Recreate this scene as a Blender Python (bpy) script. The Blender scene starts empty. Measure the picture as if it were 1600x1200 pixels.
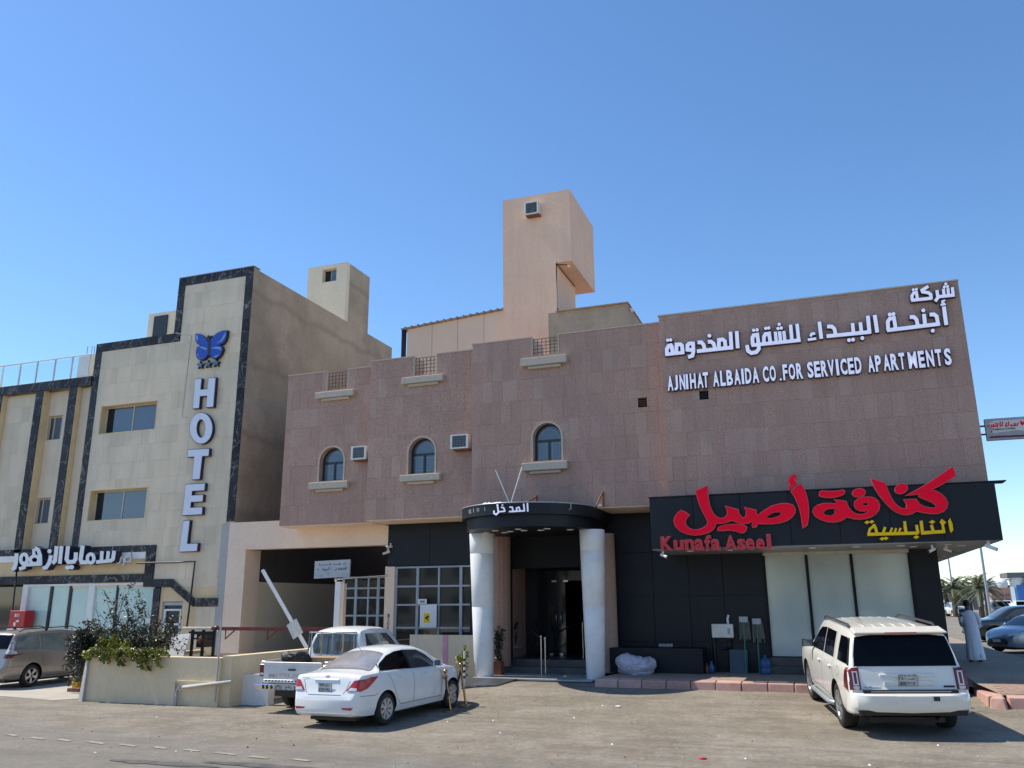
import bpy, bmesh, math, random
import numpy as np
from mathutils import Vector, Matrix, noise
from mathutils.bvhtree import BVHTree
from mathutils.geometry import tessellate_polygon
random.seed(7)
R = math.radians
S = bpy.context.scene
COL = S.collection

# ---------------------------------------------------------------- camera
F_PX, PITCH, ROLL, YAW, ZC = 1300.0, R(14.7), R(-0.38), R(20.0), 2.25
cam_d = bpy.data.cameras.new('camera')
cam_d.sensor_fit = 'HORIZONTAL'; cam_d.sensor_width = 36.0
cam_d.lens = 36.0 * F_PX / 1600.0
cam_d.clip_start = 0.1; cam_d.clip_end = 6000.0
cam = bpy.data.objects.new('camera', cam_d); COL.objects.link(cam)
_cw, _sw, _cp, _sp = math.cos(YAW), math.sin(YAW), math.cos(PITCH), math.sin(PITCH)
FW = Vector((-_sw*_cp, _cw*_cp, _sp)); RT = Vector((_cw, _sw, 0)); UPV = RT.cross(FW)
R2 = RT*math.cos(ROLL) + UPV*math.sin(ROLL); U2 = -RT*math.sin(ROLL) + UPV*math.cos(ROLL)
cam.matrix_world = Matrix(((R2.x, U2.x, -FW.x, 0), (R2.y, U2.y, -FW.y, 0), (R2.z, U2.z, -FW.z, ZC), (0, 0, 0, 1)))
S.camera = cam

# ---------------------------------------------------------------- sky, sun, exposure
SUN_EL = R(57.0)
SUN_AZ = R(274.0)          # compass-like, clockwise from +Y: the sun stands to the west (-X), a hair in front of the facades
sun_dir = Vector((math.sin(SUN_AZ)*math.cos(SUN_EL), math.cos(SUN_AZ)*math.cos(SUN_EL), math.sin(SUN_EL)))
sun_dir = Vector((-0.543, -0.020, 0.839)).normalized()
SUN_AZ = math.atan2(sun_dir.x, sun_dir.y); SUN_EL = math.asin(sun_dir.z)
W = bpy.data.worlds.new('World'); S.world = W; W.use_nodes = True
nt = W.node_tree
sky = nt.nodes.new('ShaderNodeTexSky'); sky.sky_type = 'NISHITA'; sky.sun_disc = False
sky.sun_elevation = SUN_EL; sky.sun_rotation = SUN_AZ
sky.altitude = 600.0; sky.air_density = 1.0; sky.dust_density = 0.15; sky.ozone_density = 3.2
bg = nt.nodes['Background']; bg.inputs['Strength'].default_value = 0.12
hs = nt.nodes.new('ShaderNodeHueSaturation'); hs.inputs['Saturation'].default_value = 1.13; hs.inputs['Value'].default_value = .90
nt.links.new(sky.outputs[0], hs.inputs['Color']); nt.links.new(hs.outputs[0], bg.inputs[0])
sd = bpy.data.lights.new('sun', 'SUN'); sd.energy = 3.1; sd.angle = R(0.53); sd.color = (1.0, 0.93, 0.82)
so = bpy.data.objects.new('sun', sd); COL.objects.link(so)
so.rotation_euler = sun_dir.to_track_quat('Z', 'Y').to_euler(); so.location = (-30, -5, 40)
S.view_settings.view_transform = 'Standard'; S.view_settings.look = 'None'
S.view_settings.gamma = 1.0; S.view_settings.use_curve_mapping = False
S.view_settings.exposure = 0.90
S.render.engine = 'CYCLES'
S.cycles.max_bounces = 8; S.cycles.diffuse_bounces = 5; S.cycles.transparent_max_bounces = 12

# ---------------------------------------------------------------- survey: a point of the photograph on a known plane of the place
def _ray(x, y): return FW + R2*((x-800)/F_PX) + U2*((600-y)/F_PX)
def PY(x, y, Y):
    d = _ray(x, y); t = Y/d.y; return Vector((d.x*t, Y, ZC+d.z*t))
def PX(x, y, X):
    d = _ray(x, y); t = X/d.x; return Vector((X, d.y*t, ZC+d.z*t))
def PZ(x, y, Z):
    d = _ray(x, y); t = (Z-ZC)/d.z; return Vector((d.x*t, d.y*t, Z))

# ---------------------------------------------------------------- materials
def smooth01(t):
    t = max(0.0, min(1.0, t)); return t*t*(3-2*t)
class NB:
    """tiny node builder"""
    def __init__(s, name):
        s.m = bpy.data.materials.new(name); s.m.use_nodes = True
        s.t = s.m.node_tree; s.b = s.t.nodes['Principled BSDF']
    def n(s, typ, **kw):
        nd = s.t.nodes.new(typ)
        for k, v in kw.items():
            if k in ('blend_type', 'data_type', 'operation', 'feature', 'distance', 'noise_dimensions', 'interpolation', 'wave_type', 'bands_direction'):
                setattr(nd, k, v)
            else:
                nd.inputs[k].default_value = v
        return nd
    def l(s, a, b): s.t.links.new(a, b)
    def noise(s, scale, detail=4, rough=.55, coord='pos', vec=None, dist=0.0):
        nd = s.n('ShaderNodeTexNoise'); nd.inputs['Scale'].default_value = scale
        nd.inputs['Detail'].default_value = detail; nd.inputs['Roughness'].default_value = rough; nd.inputs['Distortion'].default_value = dist
        s.l(vec if vec is not None else s.pos(), nd.inputs['Vector']); return nd.outputs['Fac']
    def pos(s):
        if not hasattr(s, '_pos'): s._pos = s.n('ShaderNodeNewGeometry')
        return s._pos.outputs['Position']
    def mapping(s, scale=(1,1,1), rot=(0,0,0)):
        mp = s.n('ShaderNodeMapping'); mp.inputs['Scale'].default_value = scale; mp.inputs['Rotation'].default_value = rot
        s.l(s.pos(), mp.inputs['Vector']); return mp.outputs[0]
    def ramp(s, fac, stops):
        nd = s.n('ShaderNodeValToRGB'); cr = nd.color_ramp
        while len(cr.elements) < len(stops): cr.elements.new(0.5)
        for e, (p, c) in zip(cr.elements, stops):
            e.position = p; e.color = (c, c, c, 1) if isinstance(c, (int, float)) else (*c, 1)
        s.l(fac, nd.inputs[0]); return nd.outputs[0]
    def mix(s, fac, a, b, bt='MIX'):
        nd = s.n('ShaderNodeMix', data_type='RGBA', blend_type=bt)
        for sock, v in ((nd.inputs[0], fac), (nd.inputs[6], a), (nd.inputs[7], b)):
            if isinstance(v, (int, float)): sock.default_value = v
            elif isinstance(v, tuple): sock.default_value = (*v, 1)
            else: s.l(v, sock)
        return nd.outputs[2]
    def math(s, op, a, b=0.0):
        nd = s.n('ShaderNodeMath', operation=op)
        for sock, v in ((nd.inputs[0], a), (nd.inputs[1], b)):
            if isinstance(v, (int, float)): sock.default_value = v
            else: s.l(v, sock)
        return nd.outputs[0]
    def piece(s):
        """random value per piece: per object and per island"""
        oi = s.n('ShaderNodeObjectInfo'); g = s.n('ShaderNodeNewGeometry')
        return s.math('FRACT', s.math('ADD', oi.outputs['Random'], g.outputs['Random Per Island']))
    def out(s, col=None, rough=None, bump=None, bstr=.3, bdist=.01, metal=None):
        if col is not None:
            if isinstance(col, tuple): s.b.inputs['Base Color'].default_value = (*col, 1)
            else: s.l(col, s.b.inputs['Base Color'])
        if rough is not None:
            if isinstance(rough, (int, float)): s.b.inputs['Roughness'].default_value = rough
            else: s.l(rough, s.b.inputs['Roughness'])
        if metal is not None: s.b.inputs['Metallic'].default_value = metal
        if bump is not None:
            bn = s.n('ShaderNodeBump'); bn.inputs['Strength'].default_value = bstr; bn.inputs['Distance'].default_value = bdist
            s.l(bump, bn.inputs['Height']); s.l(bn.outputs[0], s.b.inputs['Normal'])
        return s.m

def plain(name, col, rough=.5, metal=0., var=.12, scale=6., bump=.0, coat=0.0, spec=None, dirt=0.0):
    k = NB(name); f = k.noise(scale, 5)
    c = k.mix(k.ramp(f, [(.3, 0.), (.7, 1.)]), tuple(max(0, v*(1-var)) for v in col), tuple(min(1, v*(1+var)) for v in col))
    if dirt > 0:
        g = k.noise(2.2, 7, .65)
        c = k.mix(k.ramp(g, [(.48, 0.), (.75, dirt)]), c, (.19, .155, .115))
    m = k.out(c, rough, k.noise(scale*6, 4) if bump else None, bump, .01, metal)
    if coat: k.b.inputs['Coat Weight'].default_value = coat; k.b.inputs['Coat Roughness'].default_value = .04
    if spec is not None: k.b.inputs['Specular IOR Level'].default_value = spec
    return m

M = {}
# pink granite cladding (speckled)
k = NB('pink_granite'); r = k.piece()
sp = k.noise(42, 3, .8); sp2 = k.noise(19, 2, .6); big = k.noise(.5, 5, .6)
c = k.mix(k.ramp(sp, [(.35, 0.), (.62, 1.)]), (.225, .133, .102), (.60, .39, .305))
c = k.mix(k.ramp(sp2, [(.42, 0.), (.58, .5)]), c, (.43, .275, .215))
c = k.mix(k.ramp(r, [(0., 0.), (.74, .0), (.80, .20), (1., .30)]), c, (.50, .385, .315))
c = k.mix(k.ramp(r, [(0., .20), (.35, 0.), (1., 0.)]), c, (.27, .17, .13))
c = k.mix(k.ramp(big, [(.35, .25), (.62, 0.)]), c, (.27, .185, .145))
c = k.mix(k.ramp(k.noise(1.0, 6, .7, vec=k.mapping((3.0, 3.0, .3))), [(.54, 0.), (.8, .4)]), c, (.20, .14, .11))
M['granite'] = k.out(c, .62, sp, .15, .004)
k.b.inputs['Specular IOR Level'].default_value = .25
k = NB('granite_trim'); sp = k.noise(45, 3, .8)
c = k.mix(k.ramp(sp, [(.35, 0.), (.65, 1.)]), (.33, .28, .22), (.62, .54, .43))
M['granite_trim'] = k.out(c, .6, sp, .12, .004)
# hotel limestone
k = NB('hotel_limestone'); r = k.piece(); g = k.noise(1.3, 6, .6); fine = k.noise(30, 4)
c = k.mix(r, (.73, .605, .445), (.765, .64, .475))
c = k.mix(k.ramp(k.piece(), [(0., .55), (.22, 0.), (.88, 0.), (1., .25)]), c, (.58, .485, .345))
st = k.noise(1.0, 6, .7, vec=k.mapping((2.2, 2.2, .35)))
c = k.mix(k.ramp(st, [(.45, 0.), (.8, .45)]), c, (.46, .385, .28))
c = k.mix(k.ramp(g, [(.3, .3), (.6, 0.)]), c, (.52, .44, .32))
M['limestone'] = k.out(c, .7, fine, .15, .004)
M['cream_reveal'] = plain('cream_reveal', (.70, .53, .31), .8, var=.08, scale=2, bump=.1)
# black marble with white veins
k = NB('black_marble')
v = k.noise(1.7, 7, .55, dist=.9, vec=k.mapping((1, 1, .6), (0, .5, 0))); v = k.math('ABSOLUTE', k.math('SUBTRACT', v, .5))
v2 = k.noise(3.6, 5, .5, dist=1.0); v2 = k.math('ABSOLUTE', k.math('SUBTRACT', v2, .5))
c = k.mix(k.ramp(k.piece(), [(0., 0.), (1., 1.)]), (.012, .013, .017), (.034, .035, .042))
c = k.mix(k.ramp(v, [(0., .85), (.009, 0.)]), c, (.36, .34, .31))
c = k.mix(k.ramp(v2, [(0., .5), (.007, 0.)]), c, (.24, .20, .16))
M['marble'] = k.out(c, .5); k.b.inputs['Specular IOR Level'].default_value = .25
# render / plaster
def plaster(name, a, b, stain=(.2, .16, .12), amt=.3, sc=.6, streak=.0, bump=.3, bands=False):
    k = NB(name); g = k.noise(sc, 7, .62); f = k.noise(9, 6, .6); st = k.noise(1.1, 6, .7, vec=k.mapping((2.6, 2.6, .22)))
    c = k.mix(k.ramp(g, [(.32, 0.), (.68, 1.)]), a, b)
    c = k.mix(k.ramp(f, [(.35, .22), (.6, 0.)]), c, stain)
    if streak: c = k.mix(k.ramp(st, [(.42, 0.), (.78, streak)]), c, stain)
    c = k.mix(k.ramp(k.noise(.33, 5, .6), [(.42, 0.), (.72, amt)]), c, stain)
    if bands:      # stained floor lines and course lines of the blockwork under the thin render
        sep = k.n('ShaderNodeSeparateXYZ'); k.l(k.pos(), sep.inputs[0])
        wz = k.math('ADD', sep.outputs[2], k.math('MULTIPLY', k.math('SUBTRACT', k.noise(.55, 5), .5), .9))
        fr = k.math('FRACT', k.math('MULTIPLY', wz, 1/2.6)); c = k.mix(k.ramp(fr, [(0., .55), (.09, 0.), (.93, 0.), (1., .5)]), c, stain)
        f2 = k.math('FRACT', k.math('MULTIPLY', sep.outputs[2], 5.0)); c = k.mix(k.math('MULTIPLY', k.ramp(f2, [(0., .35), (.12, 0.), (1., 0.)]), k.ramp(g, [(.4, 0.), (.6, 1.)])), c, stain)
        c = k.mix(k.ramp(k.noise(.25, 6, .7), [(.45, 0.), (.65, .6)]), c, tuple(v*.8 for v in stain))
    return k.out(c, .85, f, bump, .012)
M['concrete'] = plaster('bare_cement_render', (.42, .34, .235), (.53, .43, .305), (.25, .20, .14), .45, .45, .22, .4, True)
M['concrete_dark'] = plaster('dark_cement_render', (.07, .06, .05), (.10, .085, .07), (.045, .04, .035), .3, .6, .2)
M['cream'] = plaster('cream_render', (.74, .65, .48), (.80, .71, .54), (.56, .47, .34), .2, .5, .2)
M['pinkrender'] = plaster('pink_render', (.84, .56, .39), (.90, .62, .44), (.55, .39, .29), .35, .5, .4)
M['peach'] = plaster('peach_paint', (.90, .68, .51), (.92, .73, .56), (.66, .50, .38), .25, .8, .15, .6)
M['beige'] = plaster('beige_paint', (.78, .67, .48), (.82, .71, .53), (.66, .55, .39), .25, .6, .25)
M['planter'] = plaster('planter_render', (.74, .60, .38), (.80, .66, .44), (.56, .44, .28), .35, .7, .3)
M['greyplaster'] = plaster('grey_plaster', (.42, .42, .40), (.5, .49, .46), (.3, .28, .25), .3)
M['blackpanel'] = plain('black_composite_panel', (.010, .013, .018), .45, var=.12, scale=1.2, spec=.3, dirt=.03)
M['joint'] = plain('panel_joint', (.006, .007, .009), .8)
M['column'] = plain('white_column_cladding', (.79, .79, .76), .38, var=.06, scale=1.5, dirt=.18)
M['white'] = plain('white_paint', (.78, .78, .76), .5, var=.04, scale=2, dirt=.15)
M['whiteplastic'] = plain('ac_white_plastic', (.76, .73, .65), .5, var=.06, dirt=.25)
M['grille'] = plain('dark_grille', (.035, .035, .035), .6)
M['darkvoid'] = plain('dark_interior', (.012, .012, .013), .8)
M['frame_dark'] = plain('dark_window_frame', (.018, .022, .024), .35)
M['frame_gray'] = plain('grey_aluminium', (.34, .38, .41), .4, .4, var=.08, dirt=.1)
M['frame_cream'] = plain('cream_window_frame', (.60, .54, .40), .45)
M['steel'] = plain('stainless_steel', (.62, .62, .60), .22, 1.0, var=.05)
M['brass'] = plain('brass', (.40, .25, .11), .28, 1.0, var=.15)
M['rust'] = plain('rusty_steel', (.20, .09, .055), .75, .1, var=.35, scale=14)
M['darkredmetal'] = plain('dark_red_metal', (.14, .022, .022), .5, .0, var=.25)
M['brownmetal'] = plain('brown_lattice_metal', (.13, .08, .06), .5, .1)
M['letterface'] = plain('white_letter_face', (.78, .78, .92), .42, var=.02)
M['hotelface'] = plain('pale_blue_letter_face', (.66, .70, .82), .42, var=.03)
_lf = M['letterface'].node_tree.nodes['Principled BSDF']; _lf.inputs['Emission Color'].default_value = (.78, .78, 1, 1); _lf.inputs['Emission Strength'].default_value = .14   # lit channel letters
M['letterside'] = plain('navy_letter_return', (.015, .017, .045), .4)
M['redface'] = plain('red_acrylic', (.93, .003, .030), .55, var=.05, spec=.12)
M['rededge'] = plain('red_letter_trim', (.42, .12, .13), .35)
M['redweather'] = plain('weathered_red', (.55, .02, .035), .5, var=.35, scale=25)
M['yellowface'] = plain('yellow_acrylic', (.90, .58, .012), .5, var=.04, spec=.15)
M['butterfly'] = plain('blue_acrylic', (.014, .065, .42), .3, var=.1)
M['butterfly2'] = plain('light_blue_acrylic', (.18, .30, .62), .3, var=.1)
M['boardblue'] = plain('grey_blue_board', (.07, .095, .12), .6)
M['board_white'] = plain('white_square_board', (.60, .60, .56), .6, dirt=.1)
M['ropebrown'] = plain('brown_rope', (.07, .03, .02), .8)
M['green_wall'] = plain('grey_green_wall', (.18, .24, .21), .7)
M['greensign'] = plain('green_sign', (.02, .25, .13), .5)
M['darkfar'] = plain('dark_grey_cladding', (.15, .15, .155), .7)
M['pinkfar'] = plain('salmon_render', (.62, .36, .26), .8)
M['bluefar'] = plain('pale_blue_cladding', (.30, .42, .52), .4)
M['bluesign'] = plain('blue_sign_band', (.06, .20, .55), .4)
M['star'] = plain('star_blue_grey', (.10, .17, .30), .4)
M['flowerface'] = plain('white_flower_letter', (.74, .77, .80), .4, var=.03)
M['brokenface'] = plain('broken_clear_letter', (.50, .52, .52), .3, var=.2, scale=20)
M['signgray'] = plain('faded_sign_board', (.42, .44, .47), .5, dirt=.15)
M['clothwhite'] = plain('white_cotton', (.80, .82, .88), .8, var=.05, scale=5)
M['skin'] = plain('skin', (.16, .085, .055), .55)
M['hair'] = plain('black_hair', (.012, .011, .010), .6)
M['black'] = plain('black_plastic', (.014, .014, .015), .45)
M['rubber'] = plain('tyre_rubber', (.018, .018, .018), .75, var=.3, scale=20, dirt=.2)
M['chrome'] = plain('chrome', (.75, .76, .77), .1, 1.0, var=.03)
M['alloy'] = plain('alloy_rim', (.52, .53, .54), .28, .85, var=.06)
M['hubcap'] = plain('hubcap_silver', (.50, .51, .50), .35, .5, var=.06)
M['tail'] = plain('tail_light_maroon', (.15, .010, .014), .2, coat=.4)
M['tailred'] = plain('tail_light_red', (.42, .010, .016), .25, coat=.25)
M['tailwhite'] = plain('tail_light_clear', (.62, .60, .60), .12, coat=1.0)
M['headlight'] = plain('headlight_clear', (.55, .58, .60), .08, coat=1.0)
M['plate'] = plain('number_plate', (.58, .58, .55), .5, dirt=.1)
M['print'] = plain('black_print', (.02, .02, .025), .6)
M['carwhite'] = plain('car_paint_white', (.80, .82, .81), .22, var=.02, scale=1.5, coat=.7, dirt=.06)
M['carcream'] = plain('car_paint_pearl', (.82, .79, .70), .2, var=.02, scale=1.5, coat=.8, dirt=.07)
M['pickwhite'] = plain('pickup_paint_white', (.64, .66, .65), .35, var=.03, scale=1.5, coat=.4, dirt=.16)
M['cargold'] = plain('car_paint_champagne', (.30, .27, .235), .28, .35, var=.03, coat=.8, dirt=.08)
M['carsilver'] = plain('car_paint_silver', (.34, .36, .40), .26, .5, var=.03, coat=.8)
M['cardark'] = plain('car_paint_dark_green', (.018, .026, .032), .2, .2, var=.05, coat=1.)
M['tint'] = plain('tinted_glass', (.002, .002, .004), .08, spec=.15)
k = NB('car_glass_clear'); M['carglass'] = k.out((.055, .065, .068), .03); k.b.inputs['Specular IOR Level'].default_value = .9
M['carglasspale'] = plain('pale_car_glass', (.13, .17, .16), .04, spec=.9, var=.35, scale=2.5)
k = NB('dusty_rear_glass'); g = k.noise(1.6, 6, .6)  # pale patches paint the rear window's reflections into its colour
M['dustglass'] = k.out(k.mix(k.ramp(g, [(.3, 0.), (.7, 1.)]), (.16, .15, .155), (.34, .33, .33)), .18); k.b.inputs['Coat Weight'].default_value = .6
# window glass of the buildings
k = NB('window_glass_blue'); M['glass'] = k.out((.09, .125, .17), .06); k.b.inputs['Specular IOR Level'].default_value = .9
k = NB('window_glass_dark'); M['glassdark'] = k.out((.02, .022, .024), .05); k.b.inputs['Specular IOR Level'].default_value = .8
k = NB('frosted_film_glass'); g = k.noise(.35, 3, .5, vec=k.mapping((1.6, 1, .8), (0, .4, 0)))  # film tint, with broad paler areas coloured in for reflections
M['frost'] = k.out(k.mix(k.ramp(g, [(.35, 0.), (.65, 1.)]), (.43, .51, .48), (.58, .66, .61)), .08); k.b.inputs['Specular IOR Level'].default_value = .7
k = NB('frosted_film_glass_hotel'); g = k.noise(.8, 4, .5)
M['frosthotel'] = k.out(k.mix(k.ramp(g, [(.3, 0.), (.7, 1.)]), (.42, .60, .57), (.52, .70, .66)), .15)
k = NB('door_glass'); gm = k.n('ShaderNodeBsdfGlass'); gm.inputs['Roughness'].default_value = 0.0; gm.inputs['IOR'].default_value = 1.3; gm.inputs['Color'].default_value = (.55, .58, .58, 1)
k.l(gm.outputs[0], k.t.nodes['Material Output'].inputs[0]); M['doorglass'] = k.m
k = NB('rail_glass'); tr = k.n('ShaderNodeBsdfTransparent'); tr.inputs[0].default_value = (.93, .97, 1, 1)
gl = k.n('ShaderNodeBsdfGlossy'); gl.inputs['Roughness'].default_value = .03
ms = k.n('ShaderNodeMixShader'); ms.inputs[0].default_value = .12; k.l(tr.outputs[0], ms.inputs[1]); k.l(gl.outputs[0], ms.inputs[2])
k.l(ms.outputs[0], k.t.nodes['Material Output'].inputs[0]); M['railglass'] = k.m
# asphalt: dusty forecourt with patches, tyre marks and pale wear
k = NB('dusty_asphalt')
big = k.noise(.16, 6, .6); mid = k.noise(.9, 7, .65); fine = k.noise(14, 6, .7); spk = k.noise(60, 3, .8)
strk = k.noise(1.0, 6, .65, vec=k.mapping((.16, 1.4, 1), (0, 0, R(-8))))
c = k.mix(k.ramp(big, [(.36, 0.), (.64, 1.)]), (.158, .131, .094), (.228, .192, .142))
c = k.mix(k.ramp(mid, [(.44, 0.), (.62, .75)]), c, (.285, .25, .195))
c = k.mix(k.ramp(strk, [(.50, 0.), (.64, .55)]), c, (.295, .26, .205))
c = k.mix(k.ramp(k.noise(1.1, 6, .6, vec=k.mapping((.22, 1.6, 1), (0, 0, R(12)))), [(.56, 0.), (.70, .6)]), c, (.105, .094, .08))
c = k.mix(k.ramp(k.noise(3.2, 7, .75), [(.36, .35), (.52, 0.)]), c, (.12, .105, .086))
c = k.mix(k.ramp(fine, [(.40, .38), (.52, 0.)]), c, (.10, .088, .07))
c = k.mix(k.ramp(k.noise(7, 6, .8), [(.55, 0.), (.66, .5)]), c, (.33, .295, .235))
c = k.mix(k.ramp(spk, [(.6, 0.), (.78, .45)]), c, (.40, .36, .30))
vo = k.n('ShaderNodeTexVoronoi', feature='DISTANCE_TO_EDGE'); vo.inputs['Scale'].default_value = .33
ad = k.n('ShaderNodeVectorMath', operation='ADD'); cn = k.n('ShaderNodeTexNoise'); cn.inputs['Scale'].default_value = 1.6; cn.inputs['Detail'].default_value = 6; k.l(k.pos(), cn.inputs['Vector'])
k.l(k.pos(), ad.inputs[0]); k.l(cn.outputs['Color'], ad.inputs[1]); k.l(ad.outputs[0], vo.inputs['Vector'])
crk = k.math('MULTIPLY', k.ramp(vo.outputs[0], [(0., 1.), (.007, 0.)]), k.ramp(k.noise(.35, 3), [(.48, 0.), (.58, .7)]))
c = k.mix(crk, c, (.07, .06, .05))
# the carriageway in front is darker, its edge wavers
sep = k.n('ShaderNodeSeparateXYZ'); k.l(k.pos(), sep.inputs[0])
yy = k.math('ADD', sep.outputs[1], k.math('MULTIPLY', k.math('SUBTRACT', k.noise(.5, 5), .5), 2.2))
yy = k.math('ADD', yy, k.math('MULTIPLY', sep.outputs[0], .10))
rd = k.ramp(k.math('MULTIPLY', yy, .05), [(.545, 1.), (.625, 0.)])
c = k.mix(k.math('MULTIPLY', rd, .48), c, (.135, .127, .113))
M['asphalt'] = k.out(c, .92, k.math('ADD', k.math('MULTIPLY', fine, .6), spk), .5, .012)
M['oil'] = plain('oil_stain', (.085, .078, .07), .7, var=.4, scale=5)
M['paintmark'] = plain('worn_paint', (.30, .265, .205), .85, var=.3, scale=8)
k = NB('pale_concrete_slab'); g = k.noise(1.2, 7, .65)
M['apron'] = k.out(k.mix(k.ramp(g, [(.3, 0.), (.7, 1.)]), (.34, .31, .26), (.47, .43, .36)), .9, k.noise(12, 6), .4, .01)
k = NB('kerb_red_paint'); g = k.noise(5, 7, .7); g2 = k.noise(1.3, 5)
c = k.mix(k.ramp(g, [(.3, 0.), (.7, 1.)]), (.46, .25, .20), (.60, .38, .31)); c = k.mix(k.ramp(g2, [(.45, 0.), (.75, .6)]), c, (.55, .42, .35))
c = k.mix(k.ramp(k.piece(), [(0., .0), (1., .3)]), c, (.20, .09, .08))
M['kerb'] = k.out(c, .85, g, .4, .01)
k = NB('pavement_bricks'); bt = k.n('ShaderNodeTexBrick'); bt.inputs['Scale'].default_value = 5.0
k.l(k.pos(), bt.inputs['Vector']); bt.inputs['Color1'].default_value = (.40, .29, .21, 1); bt.inputs['Color2'].default_value = (.31, .225, .165, 1); bt.inputs['Mortar'].default_value = (.16, .13, .1, 1); bt.inputs['Mortar Size'].default_value = .03
c = k.mix(k.ramp(k.noise(1.0, 6), [(.4, 0.), (.7, .5)]), bt.outputs['Color'], (.37, .30, .23))
M['pavers'] = k.out(c, .9, k.noise(20, 4), .3, .01)
M['paver_a'] = plain('paver_red', (.33, .22, .165), .9, var=.2, scale=9, bump=.3)
M['slab'] = plain('marble_step', (.40, .40, .385), .35, var=.18, scale=3, dirt=.25)
M['darktile'] = plain('dark_step_tile', (.055, .06, .065), .35, var=.3, scale=3, dirt=.15)
M['sheet'] = plain('corrugated_sheet', (.46, .40, .33), .55, .1)
M['shedpanel'] = plain('sandwich_panel', (.74, .56, .40), .55, var=.04, scale=1)
M['board'] = plain('beige_board', (.56, .48, .36), .7, var=.05, scale=1.5)
M['pinkfoam'] = plain('pink_strip', (.50, .27, .36), .7)
M['soffit'] = plain('aluminium_soffit', (.34, .33, .31), .4, .3, var=.08)
M['cardboard'] = plain('cardboard', (.36, .24, .14), .8)
M['blacksheet'] = plain('black_tarp', (.014, .014, .014), .6)
M['plasticbag'] = plain('translucent_bag', (.46, .44, .50), .25, var=.15, scale=9)
M['redcab'] = plain('red_cabinet', (.42, .018, .02), .4, var=.08, dirt=.06)
M['bark'] = plain('bark', (.10, .075, .05), .9, var=.3, scale=12, bump=.5)
M['terracotta'] = plain('terracotta', (.22, .075, .045), .75, var=.15)
M['green'] = plain('green_paint', (.03, .22, .11), .5)
M['yellow'] = plain('yellow_paint', (.55, .32, .02), .6, dirt=.2)
M['blue'] = plain('blue_plastic', (.03, .10, .22), .4)
M['mop'] = plain('grey_mop_yarn', (.17, .16, .14), .9, var=.3, scale=30)
def leafmat(name, a, b, d):
    k = NB(name); r = k.piece(); f = k.noise(3, 3)
    c = k.mix(r, a, b); c = k.mix(k.ramp(f, [(.4, 0.), (.65, .6)]), c, d)
    m = k.out(c, .42); k.b.inputs['Subsurface Weight'].default_value = 0.0
    k.b.inputs['Transmission Weight'].default_value = 0.0
    return m
M['leafdark'] = leafmat('dark_leaf', (.022, .030, .014), (.060, .058, .034), (.035, .030, .028))
M['leafyellow'] = leafmat('yellow_green_leaf', (.20, .22, .018), (.38, .36, .035), (.10, .14, .015))
M['leafpalm'] = leafmat('palm_leaf', (.085, .105, .045), (.15, .16, .075), (.06, .075, .035))

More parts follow.
